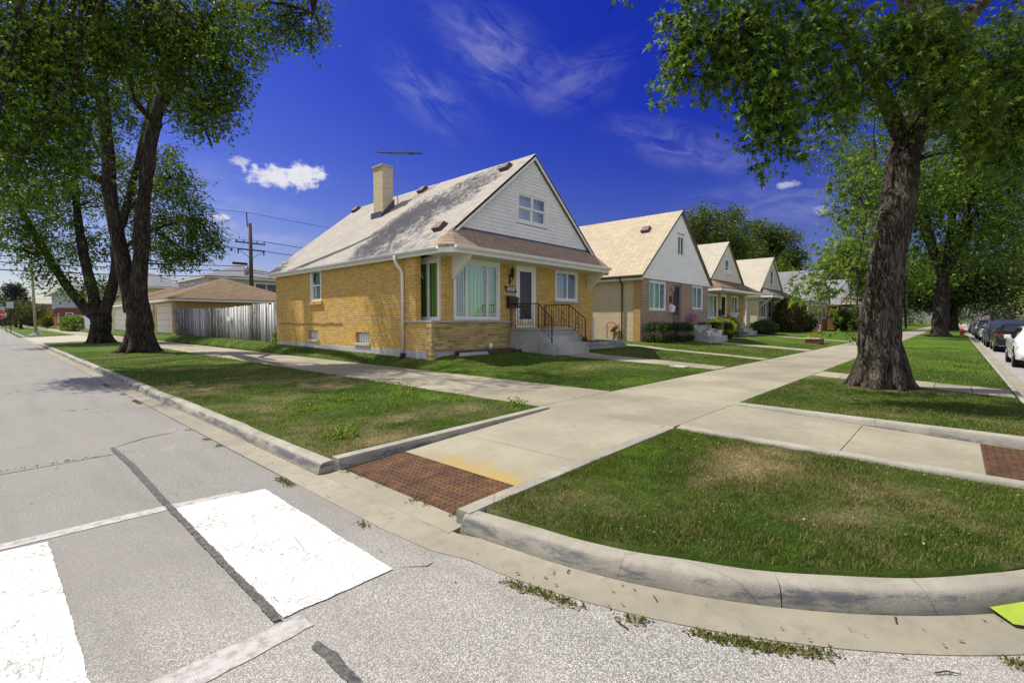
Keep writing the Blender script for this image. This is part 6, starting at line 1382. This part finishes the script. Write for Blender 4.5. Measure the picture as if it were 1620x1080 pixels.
crown(T3, [(*A(u, v, t), r, r, r*.8, n) for u, v, t, r, n in [(290, 350, 30.3, .6, 110), (260, 290, 30.4, .6, 110), (305, 310, 30.3, .4, 60), (275, 265, 30.2, .5, 80), (85, 350, 29.5, .5, 70), (160, 452, 31, .4, 60), (180, 300, 30.5, .6, 70)]], .21, 'leaf_bright', 'tri', name='sunlit_foliage', per=8, length=.6, droop=.3, jitter=.12)
# bare dead twigs on its right side
b = MB()
for (u0, v0, u1, v1) in ((260, 240, 300, 240), (270, 250, 290, 278), (300, 300, 345, 322), (310, 325, 360, 350), (300, 345, 352, 372), (320, 335, 340, 330), (330, 340, 362, 352), (325, 345, 350, 385), (300, 335, 335, 300)):
    p, q = A(u0, v0, 31), A(u1, v1, 31); b.tube([p, p.lerp(q, .5)+Vector((0, 0, .3)), q], [.03, .02, .008], 4)
    for k in range(4): a_ = p.lerp(q, .4+.15*k); b.tube([a_, a_+Vector((random.uniform(-.5, .7), random.uniform(-.5, .2), random.uniform(-.4, .6)))], [.012, .004], 3)
b.build('dead_twig', MAT['bark_dark'], T3)

# ---- the row of street trees behind the big maple
def simple_tree(label, base, h, rad, cz, n, r, dens, size, m, seed, trunk_r=.4, lean=(0, 0), bark='bark', group='street trees', kind='rhomb', forks=5, name='leafy_tree', extra=(), root=True, droop=.4, shell=.75, zmin=None):
    bx, by, bz = base; g_ = random.Random(seed); top = Vector((bx+lean[0], by+lean[1], bz+h*.42)); cl_ = ell((bx+lean[0], by+lean[1], cz), rad, n, r, dens, seed, shell, zmin)+list(extra)
    lm = [([Vector(base)-Vector((0, 0, .1)), Vector((bx, by, bz+.6)), Vector(base).lerp(top, .5), top], [trunk_r*1.45, trunk_r*1.08, trunk_r, trunk_r*.85])]
    for k in range(forks):
        a = 2*math.pi*k/forks+g_.uniform(-.4, .4); e = top+Vector((math.cos(a)*rad[0]*.55, math.sin(a)*rad[1]*.55, (cz-top.z)+rad[2]*g_.uniform(.1, .5)))
        lm.append(([top-Vector((0, 0, trunk_r)), top.lerp(e, .45)+Vector((0, 0, .08*h)), e], [trunk_r*.55, trunk_r*.35, trunk_r*.12]))
    return tree(name, label, 'tree', base, lm, cl_, size, m, bark, kind, group, (trunk_r*.9, 7, trunk_r*1.3, .5) if root else None, tw=(0, trunk_r*.12, 2), gn=.05*trunk_r/.4, per=8, length=r*.7, droop=droop, jitter=r*.16)
ext = [(*A(u, v, t), r, r, r*.85, n) for u, v, t, r, n in [(1300, 210, 40, 1.1, 230), (1330, 190, 40, 1.3, 300), (1360, 170, 40, 1.3, 280), (1325, 240, 40, 1.2, 260), (1350, 280, 40, 1.1, 200), (1335, 310, 40, 1.0, 150), (1370, 240, 41, 1.2, 200), (1290, 215, 39.5, .5, 60), (1350, 400, 41, 1.0, 100), (1370, 350, 41, 1.2, 150),
        (1470, 190, 41, 1.4, 230), (1500, 230, 41, 1.4, 230), (1540, 260, 41, 1.4, 250), (1590, 250, 40, 1.3, 230), (1560, 300, 40, 1.4, 240), (1600, 290, 40, 1.0, 130), (1610, 200, 40, 1.4, 200), (1480, 330, 42, 1.4, 220), (1500, 380, 42, 1.4, 200), (1560, 360, 41, 1.2, 150), (1590, 350, 41, .8, 90), (1575, 395, 41, .8, 80), (1525, 420, 42, 1.0, 110), (1460, 420, 43, 1.2, 150), (1600, 420, 41, .5, 36), (1600, 330, 41, .7, 66), (1560, 200, 41, 1.3, 200), (1500, 300, 42, 1.3, 200), (1450, 300, 43, 1.3, 190)]]
simple_tree('second street maple, its dark straight trunk standing between the big maple and the parked cars', (59.3, 1.0, .19), 13, (8.5, 8.5, 8.0), 14.5, 62, 1.7, 520, .34, 'leaf_maple', 21, .60, (.6, -.1), 'bark_dark', kind='tri', extra=ext, shell=.55, zmin=6)
simple_tree('third street tree with a broad very dark rounded crown beyond the second trunk', (107, .2, .19), 11, (10, 10, 5.2), 9.2, 60, 1.9, 420, .48, 'leaf_dark', 22, .62, (0, 0), 'bark_dark', forks=6, shell=.5)
k = 0
for lb, bs, h, rad, cz, mm, sd in [
    ('bright green tree left of the second trunk over the far pavement', (92, 9, .4), 10, (7, 7, 6), 8.2, 'leaf_maple', 31), ('dark low tree behind the white car left of the second trunk', (98, 20, .6), 9, (6, 6, 5), 6.0, 'leaf_dark', 32),
    ('yellow green tree at the far right beyond the road', (128, -13.5, .2), 12, (9, 8, 5.4), 9.4, 'leaf_yellow', 33), ('tall mid green tree behind the yellow green tree at the right edge', (162, -16, .2), 17, (11, 9, 8.5), 15.5, 'leaf_maple', 34),
    ('small round tree closing the street, directly over the end of the parked cars', (190, 2, .2), 12, (10, 10, 6), 8.0, 'leaf_maple', 35), ('dark distant tree at the street end, right of the third street tree', (175, -7, .2), 13, (10, 10, 7), 9.4, 'leaf_dark', 36),
    ('distant tree at the street end, left of the third street tree', (170, 12, .3), 14, (12, 12, 8), 9.5, 'leaf_olive', 37), ('distant olive tree at the street end beyond the far pale house', (150, 24, .4), 14, (11, 11, 8), 10, 'leaf_olive', 38),
    ('distant dark green tree behind the orange brown house', (118, 32, .6), 13, (9, 9, 7), 9, 'leaf_dark', 39), ('bushy green tree between the grey shingled house and the big trunk', (88, 22, .6), 9, (6, 6, 4.5), 6.5, 'leaf_maple', 40)]:
    simple_tree(lb, bs, h, rad, cz, 26, rad[0]*.28, 260, .55, mm, sd, .5, group='distant trees along the street', forks=4, root=False)
# trees behind the houses
for lb, bs, h, rad, cz, sd in [('large windswept tree behind the second and third houses, its left and tallest crown', (75.9, 28.3, .6), 17, (6.2, 6.2, 6.4), 12.8, 51), ('large tree behind the third and fourth houses, right hand crown of the pair', (95.5, 26.4, .6), 17, (7.0, 7.0, 6.2), 13.6, 52), ('lower tree between the second house roof and the third house gable', (88, 33.0, .6), 13, (7, 7, 5.5), 11, 53)]:
    simple_tree(lb, bs, h, rad, cz, 60, 1.5, 420, .36, 'leaf_olive', sd, .45, group='trees behind the houses', forks=6, droop=.1)
simple_tree('small round street tree left of the stop sign pole at the far left', tuple(A(33, 517, 90)[:2])+(.2,), 4.2, (3.2, 3.2, 1.9), 3.6, 22, .9, 170, .3, 'leaf_reddish', 61, .22, name='small_tree', group='far left plants')
# blue conifer
p = A(25, 506, 112); CT = empty('spruce_tree', (p.x, p.y, .1), 'dark blue green conifer rising behind the stop sign at the far left', 'tree')
b = MB(); b.tube([(p.x, p.y, 0), (p.x, p.y, 9.8)], [.3, .05], 8); b.build('trunk', MAT['bark_dark'], CT)
cl = []
for k in range(60):
    z = 1.0+8.9*(k/60); rr_ = (1-(z-1)/10.0)**.7*4.4; a = k*2.4; q = random.uniform(.45, 1); cl.append((p.x+math.cos(a)*rr_*q, p.y+math.sin(a)*rr_*q, z, 1.1*rr_/4+.3, 1.1*rr_/4+.3, .26, 200))
crown(CT, cl, .32, 'needle_blue', 'rhomb', name='crown', per=8, length=.8, droop=-.1, jitter=.12)

# ---- shrubs and hedges
def shrub(name, label, c, rad, n, size, m, seed, kind='rhomb', dens=60, boxy=False, group='clipped shrubs by the houses', cat='shrub', z0=.6):
    """dense clipped shrub: dark inner twigs mass plus a skin of leaves"""
    P = empty(name, (c[0], c[1], z0), label, cat, group); g_ = np.random.default_rng(seed)
    b = MB(); 
    for k in range(7): a = g_.random()*6.28; b.tube([(c[0], c[1], z0-.1), (c[0]+math.cos(a)*rad[0]*.5, c[1]+math.sin(a)*rad[1]*.5, c[2]+rad[2]*.3)], [.03, .01], 4)
    b.build('stem', MAT['bark_dark'], P)
    d = unit(g_.normal(size=(n, 3))); 
    if boxy: d = np.sign(d)*np.abs(d)**.38; d = d/np.maximum(np.abs(d).max(-1, keepdims=True)*.5+.5*np.linalg.norm(d, axis=-1, keepdims=True)/1.25, 1e-6)
    q = .55+.47*g_.random((n, 1))**.5; lum_ = 1+.06*np.sin(d[:, :1]*9+seed)+.05*np.sin(d[:, 1:2]*11)
    O = np.array(c)+d*q*lum_*np.array(rad); O = O[O[:, 2] > z0-.02]; n = len(O); dd = unit(O-np.array(c))
    tv, tf = leaf_template(kind); tip = unit(dd*.6+g_.normal(size=(n, 3))*.7); nr = unit(dd*.5+g_.normal(size=(n, 3))*.7+np.array([0, 0, .3])); side = unit(np.cross(tip, nr)); nr = np.cross(side, tip); s = size*(.6+.7*g_.random((n, 1)))
    V = O[:, None]+s[:, None]*(side[:, None]*tv[None, :, 0:1]+tip[:, None]*tv[None, :, 1:2]+nr[:, None]*tv[None, :, 2:3]); Fc = tf[None]+(np.arange(n)*len(tv))[:, None, None]
    raw('foliage', V.reshape(-1, 3), Fc.reshape(-1, 3), MAT[m], P, {'rnd': ('FACE', np.repeat(g_.random(n), len(tf)))}); return P
G2 = 'clipped shrubs by the houses'
shrub('hedge', 'dark box hedge clipped flat left of the second house steps', (23.65, 10.75, .98), (1.9, .55, .52), 9000, .075, 'leaf_hedge', 1, boxy=True, cat='hedge')
shrub('hedge', 'dark clipped hedge right of the second house steps, beside the big grey pot', (29.9, 10.7, 1.0), (1.5, .6, .5), 7000, .08, 'leaf_hedge', 2, boxy=True, cat='hedge')
shrub('shrub', 'bright yellow green shrub between the second and third houses', (33.2, 11.6, 1.15), (1.6, .9, .6), 4200, .13, 'leaf_yellow', 3, cat='shrub')
shrub('shrub', 'fresh green bush behind the yellow green shrub by the third house', (36.0, 12.2, 1.2), (1.6, .8, .65), 4200, .13, 'leaf_bright', 4)
shrub('shrub', 'dark dome shaped shrub in front of the third house right end', (42.0, 11.2, 1.05), (1.9, .9, .6), 5200, .11, 'leaf_hedge', 5)
shrub('shrub', 'tall rounded dark evergreen bush in front of the fourth house', (52.0, 11.6, 1.95), (2.1, 1.3, 1.95), 9000, .17, 'leaf_reddish', 6, z0=.55)
shrub('shrub', 'small round dark shrub right of the tall evergreen bush', (57.6, 11.4, 1.5), (1.5, .9, 1.0), 4200, .15, 'leaf_dark', 7)
shrub('shrub', 'spreading glossy dark shrub below the orange brown house', (70.5, 9.6, 1.5), (3.8, 1.2, 1.5), 7500, .22, 'leaf_dark', 8)
shrub('shrub', 'dark shrub beside the white porch posts of the orange brown house', (80.0, 9.0, 1.5), (2.6, 1.1, 1.4), 4800, .22, 'leaf_hedge', 9)
shrub('shrub', 'rounded dark shrub by the far pavement left of the white car', (72, 6.8, 1.4), (.1, .1, .1), 20, .1, 'leaf_dark', 10) if False else None
shrub('shrub', 'round clipped tree-like bush above the far verge, left of the second trunk', (78.0, 8.6, 3.2), (2.2, 2.0, 1.6), 5200, .25, 'leaf_dark', 11, z0=1.6) if False else None
p = A(115, 519, 82); shrub('hedge', 'rounded green hedge in front of the pale picket fence at the far left', (8.3, 93, 1.1), (1.0, 5, 1.1), 9000, .22, 'leaf_maple', 12, boxy=True, group='far left plants', cat='hedge', z0=.3)
p = A(78, 505, 100); shrub('shrub', 'yellow green sprawling shrub beside the red brick house', (p.x, p.y, 1.9), (1.6, 2, 1.5), 3600, .3, 'leaf_yellow', 13, group='far left plants', z0=.3)
p = A(81, 512, 105); shrub('shrub', 'round green bush at the red brick house corner', (p.x+.4, p.y, 1.5), (1.0, 1.4, 1.3), 2600, .25, 'leaf_bright', 14, group='far left plants', z0=.3)
p = A(57, 500, 125); shrub('shrub', 'dark green bush mass behind the lamp pole', (p.x+.5, p.y, 2.4), (3.0, 2.5, 2.4), 4200, .35, 'leaf_maple', 15, group='far left plants', z0=.2)
for i, (x, y, r, mm, lb) in enumerate([(16.2, 11.0, .16, 'leaf_bright', 'small green plant in the stone edged bed of the corner house'), (9.25, 23.2, .35, 'leaf_bright', 'weedy green plant where the board fence meets the corner house')]):
    zz = float(terr(x, y))+(.2 if i == 0 else .15); shrub('garden_plant', lb, (x, y, zz), (r, r, r*1.1), 220, .12, mm, 70+i, group='garden plants', cat='plant', z0=zz-.25)
# pots and flowers
def potplant(label, x, y, z, r, h, pot, leafm, flower=None, seed=0, cat='flower pot'):
    P = empty('flower_pot', (x, y, z), label, cat, 'potted plants'); b = MB(); b.lathe((x, y, z), [(r*.6, 0), (r, h), (r*1.08, h), (r*1.08, h*1.12)], 14); b.build('pot', MAT[pot], P)
    crown(P, [(x, y, z+h*1.35, r*1.1, r*1.1, r*.7, 70)], .10, leafm, 'tri', name='foliage', per=5, length=.12, droop=.2, jitter=.03)
    if flower: crown(P, [(x, y, z+h*1.8, r*1.3, r*1.3, r*.9, 90)], .09, flower, 'rhomb', name='bloom', per=4, length=.12, droop=.2, jitter=.04)
for o in [o for o in bpy.data.objects if o.get('_pl')]:
    del o['_pl']; crown(o, [(o.location.x, o.location.y, 1.22, .15, .15, .12, 60)], .09, 'leaf_bright', 'tri', name='foliage', per=5, length=.1, droop=.2, jitter=.03)
potplant('wide grey bowl planter on the lawn by the second house', 31.3, 9.6, .6, .42, .36, 'pot_grey', 'leaf_yellow', cat='planter')
potplant('purple flowers in a hanging pot by the second house dark door', 27.6, 11.2, 1.5, .2, .2, 'terracotta', 'leaf_bright', 'petal_pink')
potplant('pink flowers in a window pot at the third house', 40.1, 13.0, 1.9, .45, .3, 'pot_white', 'leaf_maple', 'petal_pink')
PK = empty('brick_planter', (34, 5.9, .25), 'small square brick planter with pale leaves and a flag on the lawn by the pavement', 'planter'); b = MB(); b.box(32.7, 34.3, 5.8, 6.5, .2, .55); b.build('box', MAT['brick_red'], PK, bevel=.02); b = MB(); b.box(32.65, 34.35, 5.75, 6.55, .55, .61); b.build('rim', MAT['stonecap'], PK)
crown(PK, [(33.5, 6.15, .72, .7, .3, .2, 260)], .14, 'leaf_yellow', 'tri', name='foliage', per=5, length=.2, droop=.2, jitter=.05)
FL2 = empty('small_flag', (34.6, 6.2, .3), 'small flag on a stick behind the square brick planter, left of the big maple trunk', 'flag', 'small flags'); flag(FL2, 34.6, 6.2, .3, 1.15, .9)
# lawn ornaments beyond
for i, (x, y) in enumerate(((62, 6.2), (58.5, 6.6))):
    b = MB(); b.lathe((x, y, .25), [(.1, 0), (.22, .2), (.12, .5), (.15, .7), (.03, .85)], 8); tag(b.build('garden_ornament', MAT['pot_white'], smooth=True), ['small white garden ornament on the far lawn, nearer the second trunk', 'small white garden ornament on the far lawn, nearer the big maple'][i], 'ornament', 'white garden ornaments')

# ---------------------------------------------------------------- grass blades
def blades(n, sampler, h, wd, seed, keep=None):
    g_ = np.random.default_rng(seed); x, y = sampler(g_, n); dr_ = dryness(x, y)
    k = g_.random(len(x)) > np.clip((dr_-.55)*1.5, 0, .75); x, y, dr_ = x[k], y[k], dr_[k]; n = len(x)
    tuft = .55+.9*fbm(x, y, 1.7, 3)*(.5+vnoise(x, y, 9)); z = terr(x, y)+.010+.022*(fbm(x, y, 2.4)-.5)-.008
    a = g_.random(n)*2*math.pi; H = h*(.5+.8*g_.random(n))*tuft*(1-.4*np.clip(dr_, 0, 1)); W_ = wd*(.6+.8*g_.random(n)); ln = (.25+.75*g_.random(n))*H*(.6+.5*dr_); la = g_.random(n)*2*math.pi
    dx_, dy_ = np.cos(a)*W_/2, np.sin(a)*W_/2; lx, ly = np.cos(la)*ln, np.sin(la)*ln
    V = np.stack([np.stack([x-dx_, y-dy_, z], -1), np.stack([x+dx_, y+dy_, z], -1), np.stack([x+dx_*.8+lx*.35, y+dy_*.8+ly*.35, z+H*.6], -1), np.stack([x-dx_*.8+lx*.35, y-dy_*.8+ly*.35, z+H*.6], -1), np.stack([x+lx, y+ly, z+H], -1)], 1)
    i = np.arange(n)*5; F3 = np.concatenate([np.stack([i, i+1, i+2], -1), np.stack([i, i+2, i+3], -1), np.stack([i+3, i+2, i+4], -1)]); rnd = g_.random(n)
    return V.reshape(-1, 3), F3, np.repeat(dr_, 5), np.tile(rnd, 3)
def disc_island(g_, n):
    a = g_.random(n)*math.pi/2+math.pi; r = 3.395*np.sqrt(g_.random(n)); return 6.0+r*np.cos(a), 2.5+r*np.sin(a)+.15*(1+np.sin(a))
def rect(x0, x1, y0, y1, fall=None):
    def f(g_, n):
        x = x0+(x1-x0)*g_.random(n); y = y0+(y1-y0)*g_.random(n)
        if fall: d = np.hypot(x, y); k = g_.random(n) < np.clip((fall/d)**1.6, 0, 1); x, y = x[k], y[k]
        return x, y
    return f
parts = [blades(120000, disc_island, .042, .0042, 1), blades(95000, rect(2.48, 6.08, 4.98, 11.5, 6), .040, .0055, 2), blades(60000, rect(2.48, 6.1, 10, 30, 12), .05, .009, 3),
         blades(60000, rect(8.72, 13.1, -.90, 2.66, 11), .042, .006, 4), blades(40000, rect(15.0, 34, -.90, 2.66, 17), .05, .011, 5), blades(9000, rect(13.0, 15.2, -.9, 2.6), .03, .007, 6),
         blades(90000, rect(8.47, 14.2, 5.08, 11.4, 9), .042, .0065, 7), blades(26000, rect(15.2, 18.9, 5.08, 10.1, 14), .045, .009, 8), blades(40000, rect(19.6, 32, 5.08, 10.2, 18), .05, .012, 9), blades(14000, rect(8.47, 9.0, 11.5, 41, 16), .06, .010, 10)]
# keep the paths clear
def clear(x, y):
    t = np.clip((y-5.06)/4.7, 0, 1); xa = 14.15-1.25*t; xb = 15.25-.75*t
    return ~(((x > xa-.02) & (x < xb+.02) & (y > 5.05) & (y < 9.8)) | ((x > 25.9) & (x < 27.3) & (y > 5)) | ((y < 2.7) & (x > 13.1+1.3*(y+.9)/3.58-.02) & (x < 14.5+1.2*(y+.9)/3.58+.02)))
vs, fs, dr_, rn = [], [], [], []; off = 0
for V, F3, d_, r_ in parts:
    n5 = len(V)//5; ok = clear(V[::5, 0], V[::5, 1]); idx = np.nonzero(ok)[0]; remap = -np.ones(n5, int); remap[idx] = np.arange(len(idx))
    V = V.reshape(n5, 5, 3)[idx].reshape(-1, 3); d_ = d_.reshape(n5, 5)[idx].ravel(); m3 = len(F3)//3; Fk = []; rk = []
    for q in range(3):
        blk = F3[q*m3:(q+1)*m3][idx]; base_ = (blk//5)*5; blk = blk-base_+(remap[blk//5]*5); Fk.append(blk); rk.append(r_[q*m3:(q+1)*m3][idx])
    fs.append(np.concatenate(Fk)+off); vs.append(V); dr_.append(d_); rn.append(np.concatenate(rk)); off += len(V)
gr_ = raw('grass', np.concatenate(vs), np.concatenate(fs), MAT['grass_blade'], None, {'dry': ('POINT', np.concatenate(dr_)), 'rnd': ('FACE', np.concatenate(rn))}, kind='stuff')
tag(gr_, 'short mown grass, green with dry straw patches, on the verges and lawns', 'grass')
# weeds in the joint between gutter and asphalt, and at the foot of the plates
g_ = np.random.default_rng(77); O = []
path_pts = [(1.95, y, .3) for y in np.arange(2.6, 16, .02)]+[(6+3.93*math.cos(R(a)), 2.5+3.93*math.sin(R(a)), 1) for a in np.arange(180, 262, .25)]
for x, y, k in path_pts:
    s_ = vnoise(x*1.9+3, y*1.9, 1); s2 = vnoise(x*6, y*6+9, 1)
    if s_*.6+s2*.4 > (.60 if k > .5 else .67):
        m_ = int(30*(s_*.6+s2*.4-.5)*(2.2 if k > .5 else 1.3))
        for _ in range(m_): O.append((x+g_.normal()*.022, y+g_.normal()*.022, .008))
for x, y in [(2.55, 4.4), (2.53, 4.0), (2.5, 3.45), (2.53, 3.3), (2.56, 2.95), (2.62, 2.9), (2.5, 4.62), (3.0, 2.82)]:
    for _ in range(36): O.append((x+g_.normal()*.04, y+g_.normal()*.03, .03))
for _ in range(80): O.append((1.2-g_.random()*1.4, 7.42+g_.normal()*.02, .005))
for u_, v_, s_ in ((9.9, 5.02, 0),): pass
O = np.array(O); n = len(O); tv, tf = leaf_template('tri'); tip = unit(g_.normal(size=(n, 3))*.8+np.array([0, 0, .55])); nr = unit(g_.normal(size=(n, 3))); side = unit(np.cross(tip, nr)); nr = np.cross(side, tip); s = .012+.018*g_.random((n, 1))
V = O[:, None]+s[:, None]*(side[:, None]*tv[None, :, 0:1]*1.1+tip[:, None]*tv[None, :, 1:2]+nr[:, None]*tv[None, :, 2:3])
tag(raw('weeds', V.reshape(-1, 3), (tf[None]+(np.arange(n)*len(tv))[:, None, None]).reshape(-1, 3), MAT['leaf_weed'], None, {'rnd': ('FACE', np.repeat(g_.random(n), len(tf)))}, kind='stuff'), 'low green weeds growing in the joint between gutter and asphalt', 'weeds')
# taller fresh weeds in the left verge
cl = [(2.95, 5.55, .18, .22, .22, .02, 300), (3.15, 5.85, .18, .25, .2, .02, 200), (5.95, 5.35, .22, .14, .22, .02, 160), (5.6, 6.5, .22, .2, .3, .02, 170), (4.3, 8.1, .2, .5, .35, .02, 380), (5.2, 7.6, .2, .5, .35, .02, 320), (4.0, 6.6, .2, .3, .2, .02, 120), (5.9, 8.8, .2, .2, .8, .02, 330), (3.3, 7.6, .2, .3, .3, .02, 150)]
v, f_, r = leaves([(*c[:6], int(c[6]*.8)) for c in cl], .042, 'rhomb', per=5, length=.05, droop=-1.2, jitter=.02, upb=.1); tag(raw('weeds', v, f_, MAT['leaf_bright'], None, {'rnd': ('FACE', r)}, kind='stuff'), 'fresh bright green weeds in the patchy left verge', 'weeds')

# ---------------------------------------------------------------- litter: twigs, dry leaves, the lime card
g_ = random.Random(3)
def litter_twig(x, y, z, L, a, label):
    b = MB(); d = Vector((math.cos(a), math.sin(a), 0)); n_ = Vector((-d.y, d.x, 0)); b.tube([Vector((x, y, z)), Vector((x, y, z+.006))+d*L*.5+n_*L*.08, Vector((x, y, z))+d*L], [.004, .0035, .002], 5)
    b.tube([Vector((x, y, z))+d*L*.55, Vector((x, y, z+.006))+d*L*.7+n_*L*.18], [.0025, .001], 4)
    tag(b.build('twig', MAT['twig']), label, 'twig', 'twigs on the gutter and road')
litter_twig(2.86, .02, .008, .11, -.9, 'thin dark forked twig on the asphalt edge near the bottom right corner')
litter_twig(3.18, .18, .02, .07, .1, 'short dark curved bark sliver on the gutter by the right bottom weeds')
litter_twig(2.2, 1.2, .006, .10, 1.3, 'small twig lying on the asphalt beside the middle weeds')
litter_twig(2.52, 1.2, .02, .05, .8, 'short dark twig on the gutter below the rounded kerb crack')
litter_twig(2.42, 1.75, .02, .045, .2, 'tiny twig on the gutter left of the rounded kerb')
vs_, fs_ = [], []
for k in range(190):
    m_ = g_.random()
    if m_ < .4: a = R(g_.uniform(181, 268)); rr_ = g_.uniform(3.62, 4.0); x, y, z = 6+rr_*math.cos(a), 2.5+rr_*math.sin(a), .018
    elif m_ < .7: x, y, z = g_.uniform(2.0, 2.28), g_.uniform(3, 30), .017
    elif m_ < .85: x, y, z = g_.uniform(.2, 6), g_.uniform(-1, 8), .006; z = .006 if x < 1.9 else .02
    else: x, y, z = g_.uniform(14, 30), g_.uniform(-1.4, -1.2), .02
    if m_ >= .7 and m_ < .85 and x > 1.9: continue
    s = g_.uniform(.006, .018); a = g_.random()*6.3; i = len(vs_)
    vs_ += [(x+s*math.cos(a), y+s*math.sin(a), z+g_.uniform(0, .008)), (x-s*.5*math.sin(a), y+s*.5*math.cos(a), z), (x-s*math.cos(a), y-s*math.sin(a), z+g_.uniform(0, .006)), (x+s*.5*math.sin(a), y-s*.5*math.cos(a), z)]; fs_.append((i, i+1, i+2, i+3))
tag(raw('leaf_litter', vs_, fs_, MAT['litter_brown'], None, kind='stuff'), 'scattered dry leaf bits along the gutter and kerb', 'leaf litter')
vq, fq = [], []
for k in range(200):       # small dry leaves and straw lying in the turf
    if k % 2: a = R(g_.uniform(183, 268)); rr_ = 3.3*math.sqrt(g_.random()); x, y = 6+rr_*math.cos(a), 2.5+rr_*math.sin(a)
    else: x, y = g_.choice([(g_.uniform(2.6, 6), g_.uniform(5, 14)), (g_.uniform(9, 16), g_.uniform(-.8, 2.6)), (g_.uniform(9, 14), g_.uniform(5.2, 10))])
    z = float(terr(x, y))+g_.uniform(.025, .045); s = g_.uniform(.006, .016); a = g_.random()*6.3; i = len(vq); w2 = s*g_.choice([.15, .5, .6])
    vq += [(x+s*math.cos(a), y+s*math.sin(a), z+g_.uniform(0, .01)), (x-w2*math.sin(a), y+w2*math.cos(a), z), (x-s*math.cos(a), y-s*math.sin(a), z+g_.uniform(0, .008)), (x+w2*math.sin(a), y-w2*math.cos(a), z)]; fq.append((i, i+1, i+2, i+3))
tag(raw('fallen_leaves', vq, fq, MAT['dry_leaf'], None, kind='stuff'), 'small pale dry leaves and straw lying in the grass', 'fallen leaves')
cdp = Vector((3.68, -.26, .035)); CRD = empty('lime_card', cdp, 'torn lime green printed card lying in the gutter at the right edge', 'card'); b = MB()
b.add([(3.66, -0.17, .05), (3.56, -0.27, .03), (3.68, -0.51, .028), (3.90, -0.63, .04), (3.94, -0.47, .055), (3.78, -0.24, .06)], [(0, 1, 2, 3, 4, 5)]); b.add([(3.66, -0.17, .048), (3.56, -0.27, .028), (3.68, -0.51, .026), (3.90, -0.63, .038), (3.94, -0.47, .053), (3.78, -0.24, .058)], [(5, 4, 3, 2, 1, 0)])
b.build('card', MAT['lime_card'], CRD)
b = MB(); b.tube([(3.80, -.36, .050), (3.80, -.36, .056)], .035, 16); b.build('printed_spot', MAT['dark_purple'], CRD)
b = MB()
for k in range(7): cx_, cy_ = 3.695+k*.016, -.40-k*.018; b.add([(cx_, cy_, .046+k*.0015), (cx_+.010, cy_-.006, .046+k*.0015), (cx_+.016, cy_+.008, .048+k*.0015), (cx_+.006, cy_+.014, .048+k*.0015)], [(0, 1, 2, 3)])
tag(b.build('print_mark', MAT['dark_purple'], CRD), kind='stuff')
for w_, lb in (((3.9, .75, .17), 'small pale scrap on the corner grass near the walkway'), ((4.0, .1, .165), 'small pale scrap on the corner grass, lower right')):
    b = MB(); b.box(w_[0], w_[0]+.028, w_[1], w_[1]+.012, w_[2]+.01, w_[2]+.018); tag(b.build('paper_scrap', MAT['pole_concrete'], bevel=.003), lb, 'paper scrap', 'paper scraps on the grass')

# ---------------------------------------------------------------- separate pieces become separate parts
def split_loose(o):
    me = o.data; n = len(me.vertices); par = list(range(n))
    def find(a):
        while par[a] != a: par[a] = par[par[a]]; a = par[a]
        return a
    for e in me.edges:
        a, b_ = find(e.vertices[0]), find(e.vertices[1])
        if a != b_: par[a] = b_
    groups = {}
    for p in me.polygons: groups.setdefault(find(p.vertices[0]), []).append(p)
    if len(groups) < 2 or len(groups) > 100: return
    for k, ps in enumerate(groups.values()):
        ids = sorted({v for p in ps for v in p.vertices}); mp = {v: i for i, v in enumerate(ids)}; m2 = bpy.data.meshes.new(o.name.split('.')[0])
        m2.from_pydata([tuple(me.vertices[v].co) for v in ids], [], [tuple(mp[v] for v in p.vertices) for p in ps]); m2.polygons.foreach_set('use_smooth', [p.use_smooth for p in ps])
        for m_ in me.materials: m2.materials.append(m_)
        if k == 0: keep = m2; continue
        q = bpy.data.objects.new(o.name.split('.')[0], m2); COL.objects.link(q); q.parent = o.parent; q.location = o.location; q.rotation_euler = o.rotation_euler
    o.data = keep
SPLIT = {'post', 'gutter', 'groove', 'insulator', 'handrail', 'step', 'meter', 'brace', 'nozzle', 'white_board', 'dark_board', 'wall_lantern', 'picket', 'baluster', 'bargeboard', 'fascia', 'eave_soffit', 'crossarm', 'downspout', 'chrome_strip', 'window', 'element', 'pipe', 'rail', 'scroll', 'dead_twig'}
for o in list(bpy.data.objects):
    nm = o.name.split('.')[0]
    if o.type == 'MESH' and o.parent and nm in SPLIT and not (nm == 'window' and o.children) and not (nm in ('window',) and o.parent.get('category') != 'car') and not o.children: split_loose(o)
